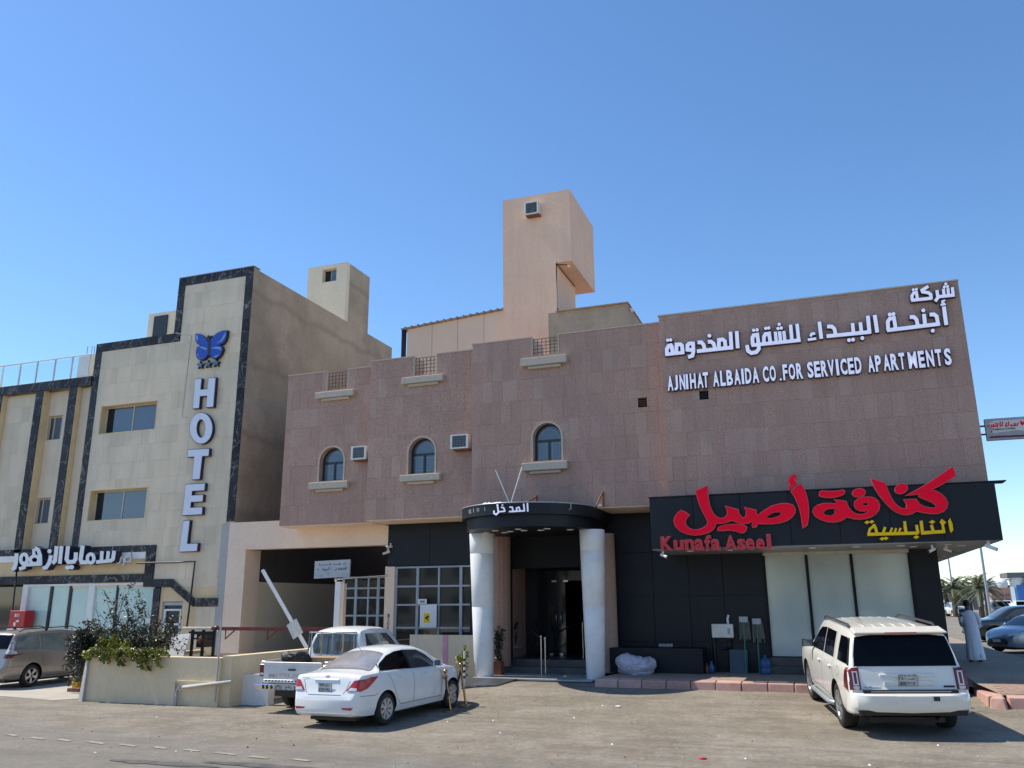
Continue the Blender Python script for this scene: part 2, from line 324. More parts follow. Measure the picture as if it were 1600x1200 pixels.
# ---------------------------------------------------------------- geometry helpers
class MB:
    def __init__(s): s.v = []; s.f = []; s.mi = []; s.mats = []; s.cur = 0; s.sm = []
    def mat(s, m):
        if m not in s.mats: s.mats.append(m)
        s.cur = s.mats.index(m); return s
    def add(s, vs, fs, smooth=False):
        b = len(s.v); s.v += [tuple(v) for v in vs]
        for f in fs: s.f.append(tuple(i+b for i in f)); s.mi.append(s.cur); s.sm.append(smooth)
        return s
    def box(s, x0, x1, y0, y1, z0, z1):
        if x0 > x1: x0, x1 = x1, x0
        if y0 > y1: y0, y1 = y1, y0
        if z0 > z1: z0, z1 = z1, z0
        return s.add([(x0,y0,z0),(x1,y0,z0),(x1,y1,z0),(x0,y1,z0),(x0,y0,z1),(x1,y0,z1),(x1,y1,z1),(x0,y1,z1)],
                     [(0,3,2,1),(4,5,6,7),(0,1,5,4),(1,2,6,5),(2,3,7,6),(3,0,4,7)])
    def hexa(s, p):    # 8 points, bottom ring then top ring
        return s.add(p, [(0,3,2,1),(4,5,6,7),(0,1,5,4),(1,2,6,5),(2,3,7,6),(3,0,4,7)])
    def tube(s, pts, r, n=8, cap=True, r1=None, smooth=True):
        pts = [Vector(p) for p in pts]; rings = []; L = len(pts)
        for i, p in enumerate(pts):
            d = (pts[min(i+1, L-1)] - pts[max(i-1, 0)]).normalized()
            a = Vector((0,0,1)) if abs(d.z) < .9 else Vector((1,0,0))
            u = d.cross(a).normalized(); w = d.cross(u)
            rr = r if r1 is None else r + (r1-r)*i/(L-1)
            rings.append([p + (u*math.cos(2*math.pi*j/n) + w*math.sin(2*math.pi*j/n))*rr for j in range(n)])
        vs = [q for ring in rings for q in ring]; fs = []
        for i in range(L-1):
            for j in range(n):
                fs.append((i*n+j, i*n+(j+1)%n, (i+1)*n+(j+1)%n, (i+1)*n+j))
        s.add(vs, fs, smooth)
        if cap:
            s.add(rings[0], [tuple(range(n))]); s.add(rings[-1], [tuple(reversed(range(n)))])
        return s
    def lathe(s, prof, c=(0,0,0), n=24, axis='z', smooth=True, a0=0, a1=2*math.pi):
        full = abs(a1-a0-2*math.pi) < 1e-6; vs = []; m = n if full else n+1
        for (r, h) in prof:
            for j in range(m):
                a = a0+(a1-a0)*j/n; x, y = r*math.cos(a), r*math.sin(a)
                if axis == 'z': q = (c[0]+x, c[1]+y, c[2]+h)
                elif axis == 'y': q = (c[0]+x, c[1]+h, c[2]+y)
                else: q = (c[0]+h, c[1]+x, c[2]+y)
                vs.append(q)
        fs = []
        for i in range(len(prof)-1):
            for j in range(n):
                k2 = (j+1) % m
                fs.append((i*m+j, i*m+k2, (i+1)*m+k2, (i+1)*m+j))
        return s.add(vs, fs, smooth)
    def prism(s, poly, holes, y0, y1, axis='y', facemat=None):
        """polygon in (x,z) extruded from y0 (front) to y1 (back); axis 'x': polygon in (y,z) extruded in x; 'z': (x,y)"""
        loops = [poly]+list(holes or [])
        tri = tessellate_polygon([[Vector((a, b, 0)) for a, b in lp] for lp in loops])
        flat = [p for lp in loops for p in lp]
        def pt(a, b, d): return (a, d, b) if axis == 'y' else ((d, a, b) if axis == 'x' else (a, b, d))
        c0 = s.cur
        if facemat is not None: s.mat(facemat)
        def area(t): 
            (x1,y1),(x2,y2),(x3,y3) = [flat[i] for i in t]; return (x2-x1)*(y3-y1)-(x3-x1)*(y2-y1)
        tri = [t if area(t) > 0 else (t[0], t[2], t[1]) for t in tri]
        s.add([pt(a, b, y0) for a, b in flat], [tuple(t) for t in tri])
        s.cur = c0
        s.add([pt(a, b, y1) for a, b in flat], [tuple(reversed(t)) for t in tri])
        for lp in loops:
            n = len(lp); vs = [pt(a, b, y0) for a, b in lp]+[pt(a, b, y1) for a, b in lp]
            s.add(vs, [(i, (i+1) % n, n+(i+1) % n, n+i) for i in range(n)])
        return s
    def build(s, name, m=None, parent=None, loc=None, autosmooth=None):
        off = Vector((0,0,0))
        if loc is not None: off = Vector(loc)
        me = bpy.data.meshes.new(name)
        if off.length: vv = [(a-off.x, b-off.y, c-off.z) for a, b, c in s.v]
        else: vv = s.v
        me.from_pydata(vv, [], s.f)
        mats = s.mats or []
        if m is not None and not mats: mats = [m]
        for q in mats: me.materials.append(M[q] if isinstance(q, str) else q)
        if len(mats) > 1: me.polygons.foreach_set('material_index', s.mi)
        if any(s.sm): me.polygons.foreach_set('use_smooth', s.sm)
        me.update()
        bm = bmesh.new(); bm.from_mesh(me); bmesh.ops.recalc_face_normals(bm, faces=bm.faces); bm.to_mesh(me); bm.free()
        return link(name, me, parent, off if loc is not None else None)
def link(name, me, parent=None, loc=None):
    o = bpy.data.objects.new(name, me); COL.objects.link(o)
    if loc is not None: o.location = loc
    if parent is not None:
        o.parent = parent
    return o
def tag(o, label=None, cat=None, group=None, kind=None):
    if label: o['label'] = label
    if cat: o['category'] = cat
    if group: o['group'] = group
    if kind: o['kind'] = kind
    return o
def thing(name, label, cat, loc=(0,0,0), rz=0, group=None):
    o = bpy.data.objects.new(name, None); COL.objects.link(o); o.empty_display_size = .2
    o.location = loc; o.rotation_euler = (0, 0, rz)
    return tag(o, label, cat, group)
def kids(o): return [c for c in bpy.data.objects if c.parent == o]
def copy_tree(o, parent=None):
    c = o.copy(); COL.objects.link(c)
    if parent is not None: c.parent = parent
    for ch in kids(o): copy_tree(ch, c)
    return c
def rel(root, p):          # world point -> local of an unrotated root
    return tuple(Vector(p)-root.location)
class WB(MB):
    """MB in world coordinates, parented to an unrotated thing"""
    def build(s, name, m=None, parent=None, **kw):
        off = Vector((0,0,0)); q = parent
        while q is not None: off += q.location; q = q.parent
        s.v = [(a-off.x, b-off.y, c-off.z) for a, b, c in s.v]
        return MB.build(s, name, m, parent, **kw)
def text_mesh(txt, size=1.0, off=0.0, ext=0.02, space=1.0, align='LEFT', res=3):
    cu = bpy.data.curves.new('lettering', 'FONT'); cu.body = txt; cu.size = size; cu.offset = off; cu.extrude = ext
    cu.space_character = space; cu.align_x = align; cu.resolution_u = res
    o = bpy.data.objects.new('lettering', cu); COL.objects.link(o)
    dg = bpy.context.evaluated_depsgraph_get(); dg.update()
    me = bpy.data.meshes.new_from_object(o.evaluated_get(dg))
    bpy.data.objects.remove(o); bpy.data.curves.remove(cu)
    return me
def text_to(name, txt, x0, x1, z0, z1, y, depth, m, parent, off=0.0, back=None, axis='y', space=1.0):
    """lettering fitted to a rectangle of a vertical plane facing -Y; x0..z1 in the parent's world"""
    me = text_mesh(txt, 1.0, off, .5, space)
    co = np.empty(len(me.vertices)*3); me.vertices.foreach_get('co', co); co = co.reshape(-1, 3)
    mn, mx = co.min(0), co.max(0); sc = mx-mn; sc[sc == 0] = 1
    t = (co-mn)/sc
    X = x0+t[:, 0]*(x1-x0); Z = z0+t[:, 1]*(z1-z0); Y = y-t[:, 2]*depth
    wo = Vector((0,0,0)); q = parent
    while q is not None: wo += q.location; q = q.parent
    out = np.stack([X-wo.x, Y-wo.y, Z-wo.z], 1)
    me.vertices.foreach_set('co', out.astype(np.float32).ravel()); me.materials.clear(); me.materials.append(M[m]); me.name = name; me.update()
    return link(name, me, parent)
def ribbon(pts, w, closed=False):
    """mitred band polygon round a centre line in 2D"""
    pts = [Vector((p[0], p[1])) for p in pts]; n = len(pts); Lf = []; Rt = []
    for i in range(n):
        if closed: a, b = pts[i-1], pts[(i+1) % n]
        else: a, b = pts[max(i-1, 0)], pts[min(i+1, n-1)]
        d1 = (pts[i]-a); d2 = (b-pts[i])
        if d1.length < 1e-9: d1 = d2
        if d2.length < 1e-9: d2 = d1
        d1 = d1.normalized(); d2 = d2.normalized(); t = (d1+d2)
        t = t.normalized() if t.length > 1e-6 else d1
        nn = Vector((-t.y, t.x)); cosm = max(.45, nn.dot(Vector((-d1.y, d1.x))))
        Lf.append(pts[i]+nn*(w/2/cosm)); Rt.append(pts[i]-nn*(w/2/cosm))
    return Lf, Rt
def smoothpts(pts, sub=3):
    """Catmull-Rom through points"""
    P = [np.array(p, float) for p in pts]; out = []
    for i in range(len(P)-1):
        p0, p1, p2, p3 = P[max(i-1, 0)], P[i], P[i+1], P[min(i+2, len(P)-1)]
        for k2 in range(sub):
            t = k2/sub
            out.append(.5*((2*p1)+(-p0+p2)*t+(2*p0-5*p1+4*p2-p3)*t*t+(-p0+3*p1-3*p2+p3)*t**3))
    out.append(P[-1]); return [tuple(q) for q in out]
def ell(cx, cy, rx, ry, n=20, tilt=0):
    return [(cx+rx*math.cos(a)*math.cos(tilt)-ry*math.sin(a)*math.sin(tilt), cy+rx*math.cos(a)*math.sin(tilt)+ry*math.sin(a)*math.cos(tilt)) for a in [2*math.pi*i/n for i in range(n)]]
def gz(x, y):
    """height of the forecourt: it climbs towards the restaurant kerb, flat towards the hotel"""
    t = max(0.0, min(1.0, (y-14.5)/5.8))
    return .05+.29*t*t*smooth01((x+10.0)/2.5)
# ================================================================ vehicles
def mono(pts):
    xs = np.array([p[0] for p in pts], float); ys = np.array([p[1] for p in pts], float)
    h = np.diff(xs); dl = np.diff(ys)/h; m = np.zeros(len(xs)); m[0] = dl[0]; m[-1] = dl[-1]
    for i in range(1, len(xs)-1):
        m[i] = 0 if dl[i-1]*dl[i] <= 0 else 3*(h[i-1]+h[i])/((2*h[i]+h[i-1])/dl[i-1]+(h[i]+2*h[i-1])/dl[i])
    def f(x):
        x = min(max(x, xs[0]), xs[-1]); i = int(min(max(np.searchsorted(xs, x)-1, 0), len(h)-1)); t = (x-xs[i])/h[i]
        return float((2*t**3-3*t**2+1)*ys[i]+(t**3-2*t**2+t)*h[i]*m[i]+(-2*t**3+3*t**2)*ys[i+1]+(t**3-t**2)*h[i]*m[i+1])
    return f
def clip_cell(poly, x0, x1, y0, y1):
    for ax, v, sg in ((0, x0, 1), (0, x1, -1), (1, y0, 1), (1, y1, -1)):
        out = []; n = len(poly)
        for i in range(n):
            a, b = poly[i], poly[(i+1) % n]; ia = (a[ax]-v)*sg >= 0; ib = (b[ax]-v)*sg >= 0
            if ia: out.append(a)
            if ia != ib:
                t = (v-a[ax])/(b[ax]-a[ax]); out.append((a[0]+t*(b[0]-a[0]), a[1]+t*(b[1]-a[1])))
        poly = out
        if len(poly) < 3: return []
    return poly
class Shell:
    """car body lofted through cross-sections; patches are cast on to it"""
    def __init__(s, sp):
        s.sp = sp; L = sp['L']; s.W = sp['W']/2
        zb, zt, ze, w, wr = (mono(sp[q]) for q in ('zb', 'zt', 'ze', 'w', 'wr'))
        xs = sorted(set([round(v, 4) for v in list(np.linspace(0, .5, 26))+list(np.linspace(.5, L-.5, int((L-1)/.055)))+list(np.linspace(L-.5, L, 26))]))
        crown = sp.get('crown', .05); rings = []
        for x in xs:
            b, t, e, ww, r = zb(x), zt(x), ze(x), w(x), wr(x)
            e = min(e, t-.004); h = e-b
            cr = min(crown, (t-e)*.5+.01)
            key = [(0, b), (.78*ww, b), (.93*ww, b+.03*h+.01), (.985*ww, b+.20*h), (.995*ww, b+.36*h), (ww, b+.60*h), (.992*ww, b+.80*h), (.978*ww, b+.94*h), (.955*ww, e)]
            rw = min(r, .95*ww)
            up = t-cr-e
            if up > .12:
                key += [(.945*ww+(rw-.945*ww)*.10, e+up*.06), (.945*ww+(rw-.945*ww)*.50, e+up*.5), (rw+.012, e+up*.88), (rw-.03, e+up*.985)]
            else:
                key += [(.93*ww*.99, e+up*.3+.001), (.88*ww, e+up*.6+.002), (rw+.01, e+up*.85+.003), (rw-.03, e+up*.95+.003)]
            key += [(rw*.72, t-cr*.42), (rw*.38, t-cr*.12), (0, t)]
            rings.append([(x, y, z) for y, z in key]+[(x, -y, z) for y, z in reversed(key[1:-1])])
        n = len(rings[0]); vs = [p for r_ in rings for p in r_]; fs = []
        for i in range(len(rings)-1):
            for j in range(n): fs.append((i*n+j, i*n+(j+1) % n, (i+1)*n+(j+1) % n, (i+1)*n+j))
        h2 = n//2
        for base, fl in ((0, False), ((len(rings)-1)*n, True)):
            for j in range(h2):
                a, b = base+j, base+j+1; c, d = base+(n-j-1) % n, base+(n-j) % n
                q = (a, b, c, d) if j > 0 else (a, b, c)
                if j == h2-1: q = (a, b, d)
                fs.append(tuple(reversed(q)) if fl else q)
        s.vs, s.fs = vs, fs
        s.bvh = BVHTree.FromPolygons([Vector(v) for v in vs], fs)
    def hit(s, side, a, b):
        if side == 'R': o, d = Vector((a, -3, b)), Vector((0, 1, 0))
        elif side == 'Lf': o, d = Vector((a, 3, b)), Vector((0, -1, 0))
        elif side == 'rear': o, d = Vector((-2, a, b)), Vector((1, 0, 0))
        elif side == 'front': o, d = Vector((s.sp['L']+2, a, b)), Vector((-1, 0, 0))
        else: o, d = Vector((a, b, 4)), Vector((0, 0, -1))
        p, nrm, _, _ = s.bvh.ray_cast(o, d)
        if p is None: return None
        if side in ('R', 'Lf') and abs(p.y) < .62*s.W: return None
        if nrm.dot(d) > 0: nrm = -nrm
        return p, nrm
    def patch(s, side, poly, off=.006, cell=.07, rim=True, mb=None):
        """panel outline in (x,z) for sides, (y,z) for rear/front, (x,y) for top"""
        mb = mb or MB(); idx = {}; nb = []
        mb_v = []; mb_f = []
        x0, x1 = min(p[0] for p in poly), max(p[0] for p in poly); y0, y1 = min(p[1] for p in poly), max(p[1] for p in poly)
        nx, ny = max(1, int((x1-x0)/cell)), max(1, int((y1-y0)/cell))
        def vid(a, b):
            kk = (round(a, 5), round(b, 5))
            if kk not in idx:
                h = s.hit(side, a, b)
                if h is None: idx[kk] = None
                else:
                    mb_v.append(tuple(h[0]+h[1]*off)); idx[kk] = len(mb_v)-1
            return idx[kk]
        for i in range(nx):
            for j in range(ny):
                cp = clip_cell(poly, x0+(x1-x0)*i/nx, x0+(x1-x0)*(i+1)/nx, y0+(y1-y0)*j/ny, y0+(y1-y0)*(j+1)/ny)
                if len(cp) < 3: continue
                ids = [vid(a, b) for a, b in cp]; ids = [q for q in ids if q is not None]
                ids = [q for n_, q in enumerate(ids) if q != ids[n_-1]]
                if len(set(ids)) >= 3 and len(set(ids)) == len(ids): mb_f.append(tuple(ids))
        mb.add(mb_v, mb_f, True)
        return mb
    def line(s, side, pts, w=.010, off=.004, step=.06, mb=None):
        mb = mb or MB(); P = [Vector((p[0], p[1])) for p in pts]; dense = []
        for i in range(len(P)-1):
            n = max(1, int((P[i+1]-P[i]).length/step))
            for k2 in range(n): dense.append(P[i]+(P[i+1]-P[i])*k2/n)
        dense.append(P[-1]); Lf, Rt = ribbon([tuple(p) for p in dense], w); vs = []; ok = True
        for a, b in zip(Lf, Rt):
            ha, hb = s.hit(side, a.x, a.y), s.hit(side, b.x, b.y)
            if ha is None or hb is None: ok = False; break
            vs += [ha[0]+ha[1]*off, hb[0]+hb[1]*off]
        if len(vs) >= 4: mb.add(vs, [(2*i, 2*i+1, 2*i+3, 2*i+2) for i in range(len(vs)//2-1)])
        return mb
def sm_round(pts, k2=3): return smoothpts(list(pts)+[pts[0]], k2)[:-1]
def apply_arches(sh, mat_i=1):
    """body mesh with its wheel arches cut out"""
    sp = sh.sp; me = bpy.data.meshes.new('body'); me.from_pydata(sh.vs, [], sh.fs)
    me.polygons.foreach_set('use_smooth', [True]*len(me.polygons)); me.update()
    me.materials.append(M[sp['paint']]); me.materials.append(M['black'])
    bm = bmesh.new(); bm.from_mesh(me); bmesh.ops.recalc_face_normals(bm, faces=bm.faces); bm.to_mesh(me); bm.free()
    ob = bpy.data.objects.new('body', me); COL.objects.link(ob)
    cm = MB(); ra = sp['wr_']+sp.get('archgap', .055)
    for ax in sp['axles']:
        for sg in (1, -1):
            prof = [(0, 0), (ra, 0), (ra, .36), (0, .36)]
            y0 = sg*(sh.W+.08); n = 36; vs = []; fs = []
            for yy in (y0, y0-sg*.42):
                vs += [(ax+ra*math.cos(2*math.pi*j/n), yy, sp['wr_']+ra*math.sin(2*math.pi*j/n)) for j in range(n)]
            fs = [tuple(range(n)), tuple(reversed(range(n, 2*n)))]+[(j, n+j, n+(j+1) % n, (j+1) % n) for j in range(n)]
            cm.add(vs, fs)
    co = cm.build('cutter'); co.data.materials.append(M['black']); co.data.materials.append(M['black'])
    co.data.polygons.foreach_set('material_index', [1]*len(co.data.polygons))
    md = ob.modifiers.new('b', 'BOOLEAN'); md.operation = 'DIFFERENCE'; md.object = co; md.solver = 'EXACT'
    dg = bpy.context.evaluated_depsgraph_get(); dg.update()
    nm = bpy.data.meshes.new_from_object(ob.evaluated_get(dg)); nm.name = 'body'
    bpy.data.objects.remove(ob); bpy.data.objects.remove(co)
    try: nm.set_sharp_from_angle(angle=R(38))
    except Exception: pass
    return nm
def make_wheel(sp, style):
    """tyre + rim meshes, axis along y, outer face at +y = 0 side"""
    r, w = sp['wr_'], sp.get('tw', .2); rr = sp.get('rim', r*.66)
    t = MB().mat('rubber'); t.lathe([(rr-.02, -w), (rr, -w), (r-.03, -w+.005), (r-.006, -w+.03), (r, -w/2), (r-.006, -.03), (r-.03, -.005), (rr+.004, 0), (rr-.004, -.012), (rr-.02, -.05), (rr-.02, -w)], n=36, axis='y')
    m = MB(); m.mat('black').lathe([(0, -.07), (rr-.01, -.07), (rr-.01, -w)], n=30, axis='y')
    m.mat(style[1]).lathe([(rr+.003, -.012), (rr-.006, .002), (rr-.022, -.004), (rr-.03, -.05)], n=36, axis='y')
    n, wi, wo = style[0], style[2], style[3]
    for i in range(n):
        for dk in ((0,) if len(style) < 5 else (-style[4], style[4])):
            a = 2*math.pi*i/n + dk; ca, sa = math.cos(a), math.sin(a)
            def q(rad, t_, y): return (rad*ca-t_*sa, y, rad*sa+t_*ca)
            m.hexa([q(.04, -wi/2, -.045), q(rr-.012, -wo/2, -.045), q(rr-.012, wo/2, -.045), q(.04, wi/2, -.045),
                    q(.04, -wi/2, -.012), q(rr-.012, -wo/2, -.008), q(rr-.012, wo/2, -.008), q(.04, wi/2, -.012)])
    m.lathe([(0, -.004), (.05, -.006), (.062, -.014), (.065, -.04)], n=20, axis='y')
    m.mat('black').lathe([(0, .001), (.018, .001), (.02, -.004)], n=12, axis='y')
    return t, m
def put_wheels(sp, root, style):
    t, m = make_wheel(sp, style); first = {}
    for ax in sp['axles']:
        for sg in (-1, 1):
            w = bpy.data.objects.new('wheel', None); COL.objects.link(w); w.parent = root
            w.location = (ax, sg*sp['track'], sp['wr_']); w.rotation_euler = (0, 0.37*ax, 0 if sg > 0 else math.pi)
            for nm, g in (('tyre', t), ('rim', m)):
                if nm not in first: o = g.build(nm, parent=w); first[nm] = o
                else:
                    o = first[nm].copy(); COL.objects.link(o); o.parent = w
def place(root, px, py, heading, dx=0.0):
    """stand a car on the ground: (px,py) is the centre of its rear axle, heading clockwise from +Y"""
    sp = root['_sp']; del root['_sp']
CS = .936        # the survey's unit against a metre
def car_frame(root, sp, rl_xy, heading, z=None):
    """local +x is the car's nose. rl_xy: world point of the rear axle centre"""
    hx, hy = math.sin(heading), math.cos(heading); ax0, ax1 = (q_*CS for q_ in sp['axles'])
    rx, ry = rl_xy; fx, fy = rx+hx*(ax1-ax0), ry+hy*(ax1-ax0)
    g = (lambda a, b: z) if z is not None else gz
    sx, sy = hy, -hx; tr = sp['track']*CS
    zr = (g(rx+sx*tr, ry+sy*tr)+g(rx-sx*tr, ry-sy*tr))/2; zf = (g(fx+sx*tr, fy+sy*tr)+g(fx-sx*tr, fy-sy*tr))/2
    lat = (g(rx+sx*tr, ry+sy*tr)+g(fx+sx*tr, fy+sy*tr)-g(rx-sx*tr, ry-sy*tr)-g(fx-sx*tr, fy-sy*tr))/2
    nose = Vector((fx-rx, fy-ry, zf-zr)).normalized(); right = Vector((sx*2*tr, sy*2*tr, lat)).normalized()
    up = right.cross(nose).normalized(); left = up.cross(nose)
    org = Vector((rx, ry, zr+.004))-nose*ax0
    m = Matrix(((nose.x, left.x, up.x, 0), (nose.y, left.y, up.y, 0), (nose.z, left.z, up.z, 0), (0, 0, 0, 1)))
    root.matrix_world = Matrix.Translation(org) @ m
    root.location = org; root.rotation_mode = 'XYZ'; root.rotation_euler = m.to_euler(); root.scale = (CS, CS, CS)
def plate_part(root, x, z, w, h, rows, tilt=0.0, y0=0.0, nm='number_plate'):
    """Saudi style plate: facing -x"""
    b = MB().mat('plate').box(x-.012, x, y0-w/2, y0+w/2, z-h/2, z+h/2)
    b.mat('print')
    for q in ((y0-w/2+.004, y0+w/2-.004, z+h/2-.009, z+h/2-.004), (y0-w/2+.004, y0+w/2-.004, z-h/2+.004, z-h/2+.009), (y0-w/2+.004, y0-w/2+.009, z-h/2, z+h/2), (y0+w/2-.009, y0+w/2-.004, z-h/2, z+h/2)):
        b.box(x-.014, x-.011, *q)
    if h > .2: b.box(x-.014, x-.011, y0-w/2+.01, y0+w/2-.03, z-.003, z+.003)
    pl = b.build(nm, parent=root)
    for txt, ya, yb, za, zb in rows:
        me = text_mesh(txt, 1, .008, .1); co = np.empty(len(me.vertices)*3); me.vertices.foreach_get('co', co); co = co.reshape(-1, 3)
        mn, mx = co.min(0), co.max(0); t = (co-mn)/np.maximum(mx-mn, 1e-6)
        out = np.stack([x-.0125-t[:, 2]*.003, y0+ya+(yb-ya)*t[:, 0]*1.0, z+za+(zb-za)*t[:, 1]], 1)
        me.vertices.foreach_set('co', out.astype(np.float32).ravel()); me.materials.clear(); me.materials.append(M['print']); me.name = 'plate_lettering'
        link('plate_lettering', me, pl)
    return pl
def rear_text(root, name, txt, x, y0, y1, z0, z1, m, depth=.008, off=.01):
    """lettering on a face looking -x; y0 is its left edge seen from behind (larger y)"""
    me = text_mesh(txt, 1, off, .1); co = np.empty(len(me.vertices)*3); me.vertices.foreach_get('co', co); co = co.reshape(-1, 3)
    mn, mx = co.min(0), co.max(0); t = (co-mn)/np.maximum(mx-mn, 1e-6)
    out = np.stack([x-t[:, 2]*depth, y0+(y1-y0)*t[:, 0], z0+(z1-z0)*t[:, 1]], 1)
    me.vertices.foreach_set('co', out.astype(np.float32).ravel()); me.materials.clear(); me.materials.append(M[m]); me.name = name
    return link(name, me, root)
def mirror_patch(sh, root, name, m, polys, off=.006, cell=.07, sides=('R', 'Lf')):
    for sd_ in sides:
        mb = MB().mat(m)
        sh.patch(sd_, polys, off, cell, mb=mb); mb.build(name, parent=root)
def side_lines(sh, root, lines, w=.009, sides=('R', 'Lf'), name='door_seam'):
    mb = MB().mat('joint')
    for sd_ in sides:
        for ln in lines: sh.line(sd_, ln, w, .003, mb=mb)
    mb.build(name, parent=root)
def door_handle(root, x, z, y, m, L=.16):
    for sg in (1, -1):
        MB().mat(m).tube([(x-L/2, sg*y, z), (x-L/3, sg*(y+.035), z+.004), (x+L/3, sg*(y+.035), z+.004), (x+L/2, sg*y, z)], .014, 8).build('door_handle', parent=root)
def door_mirror(root, x, z, y, m, big=1.0, sides=(1, -1)):
    for sg in sides:
        b = MB().mat(m); r = []
        b.hexa([(x-.06*big, sg*(y-.02), z-.06*big), (x+.05*big, sg*(y), z-.06*big), (x+.03*big, sg*(y+.20*big), z-.07*big), (x-.05*big, sg*(y+.20*big), z-.06*big),
                (x-.06*big, sg*(y-.01), z+.06*big), (x+.04*big, sg*y, z+.05*big), (x+.02*big, sg*(y+.19*big), z+.085*big), (x-.05*big, sg*(y+.20*big), z+.09*big)])
        b.mat('glass').box(x-.064*big, x-.06*big, sg*(y+.01), sg*(y+.185*big), z-.05*big, z+.075*big)
        o = b.build('door_mirror', parent=root); bv = o.modifiers.new('b', 'BEVEL'); bv.width = .018; bv.segments = 2

def build_suv():
    sp = dict(L=5.18, W=2.04, paint='carcream', wr_=.405, axles=(1.22, 4.17), track=.985, tw=.27, rim=.27, archgap=.06, crown=.05,
        zb=[(0, .50), (.12, .42), (.6, .34), (1.6, .30), (4.6, .30), (5.0, .34), (5.18, .42)],
        zt=[(0, .74), (.05, .80), (.12, .86), (.15, .95), (.18, 1.10), (.21, 1.22), (.30, 1.52), (.37, 1.72), (.44, 1.80), (.7, 1.845), (1.5, 1.875), (2.6, 1.87), (3.1, 1.83), (3.4, 1.74), (3.9, 1.42), (4.15, 1.235), (4.3, 1.20), (4.8, 1.14), (5.0, 1.06), (5.12, .90), (5.18, .68)],
        ze=[(0, .72), (.12, .84), (.16, 1.0), (.21, 1.17), (.5, 1.19), (2.5, 1.17), (4.1, 1.15), (4.8, 1.06), (5.05, .9), (5.18, .62)],
        w=[(0, .90), (.05, .945), (.15, .985), (.4, 1.01), (1.2, 1.02), (4.2, 1.02), (4.8, .99), (5.05, .90), (5.18, .72)],
        wr=[(0, .86), (.15, .90), (.25, .86), (.42, .80), (1.5, .80), (3.2, .77), (3.6, .76), (4.2, .82), (5.18, .62)])
    sh = Shell(sp)
    root = thing('parked_suv', 'large pearl white SUV seen from behind, with dark tinted rear window, in front of the shop glass', 'car')
    link('body', apply_arches(sh), root)
    put_wheels(sp, root, (6, 'alloy', .05, .055, .12))
    # rear window, side windows
    mb = MB().mat('tint'); sh.patch('rear', sm_round([(-.86, 1.22), (.86, 1.22), (.84, 1.4), (.77, 1.70), (.5, 1.735), (-.5, 1.735), (-.77, 1.70), (-.84, 1.4)], 1), .012, .06, mb=mb); mb.build('rear_window', parent=root)
    mirror_patch(sh, root, 'quarter_window', 'tint', [(.42, 1.24), (1.12, 1.235), (1.10, 1.68), (.60, 1.68), (.50, 1.55)], .012)
    mirror_patch(sh, root, 'rear_door_window', 'tint', [(1.50, 1.23), (2.34, 1.22), (2.34, 1.70), (1.5, 1.70)], .008)
    mirror_patch(sh, root, 'front_door_window', 'tint', [(2.42, 1.22), (3.72, 1.20), (3.56, 1.34), (3.2, 1.56), (2.95, 1.66), (2.42, 1.70)], .008)
    mirror_patch(sh, root, 'rear_pillar_trim', 'black', [(.30, 1.22), (.40, 1.22), (.56, 1.68), (.48, 1.68)], .008, .05)
    mb = MB().mat('carglass'); sh.patch('top', [(3.42, -.68), (4.08, -.74), (4.08, .74), (3.42, .68)], .006, .08, mb=mb); mb.build('windscreen', parent=root)
    # spoiler with brake light
    b = MB().mat('carcream')
    b.hexa([(.27, -.80, 1.765), (.62, -.79, 1.80), (.62, .79, 1.80), (.27, .80, 1.765), (.25, -.78, 1.80), (.62, -.77, 1.862), (.62, .77, 1.862), (.25, .78, 1.80)])
    o = b.build('spoiler', parent=root); o.modifiers.new('b', 'BEVEL').width = .012
    MB().mat('rededge').box(.238, .262, -.27, .27, 1.776, 1.796).build('brake_light', parent=root)
    b = MB().mat('grille')
    for sg in (1, -1): b.tube([(.75, sg*.74, 1.84), (.9, sg*.745, 1.885), (2.9, sg*.735, 1.885), (3.15, sg*.72, 1.82)], .022, 8)
    b.build('roof_rail', parent=root)
    b = MB().mat('carcream')
    for yy in (-.45, -.27, -.09, .09, .27, .45): b.box(.85, 2.7, yy-.02, yy+.02, 1.84, 1.874-.25*abs(yy)*.1)
    b.build('roof_rib', parent=root)
    # tail lights (wrap round the corner)
    for sg in (1, -1):
        y0, y1 = (.80, .965) if sg > 0 else (-.965, -.80)
        t = MB().mat('tail'); sh.patch('rear', [(y0, .83), (y1, .83), (y1, 1.18), (y0, 1.2)], .03, .04, mb=t)
        sh.patch('Lf' if sg > 0 else 'R', [(.20, .82), (.40, .86), (.36, 1.16), (.26, 1.16)], .02, .04, mb=t)
        tl = t.build('tail_light', parent=root); tl['label'] = 'tall wrap-round red tail light with a clear reversing lamp'
        yc = sg*.875; b = MB().mat('tailwhite')
        Lp, Rp = ribbon([(yc-.035, .92), (yc-.035, 1.13), (yc+.035, 1.13), (yc+.035, .92)], .022, True)
        def rx(a, z_): 
            h = sh.hit('rear', a, z_); return (h[0]+h[1]*.036) if h else Vector((.15, a, z_))
        vs = []
        for a, c in zip(Lp, Rp): vs += [rx(a.x, a.y), rx(c.x, c.y)]
        b.add(vs, [((2*i) % 8, (2*i+1) % 8, (2*i+3) % 8, (2*i+2) % 8) for i in range(4)])
        b.box(rx(yc, .88).x-.008, rx(yc, .88).x+.01, yc-.05, yc+.05, .855, .905)
        b.build('reversing_lamp', parent=tl)
    # bumper: step pad, lower valance, centre cover, exhaust
    b = MB().mat('black'); b.box(.02, .17, -.78, .78, .795, .845); b.mat('chrome').box(.012, .03, -.66, .66, .815, .828); b.build('bumper_step', parent=root)
    b = MB().mat('carcream')
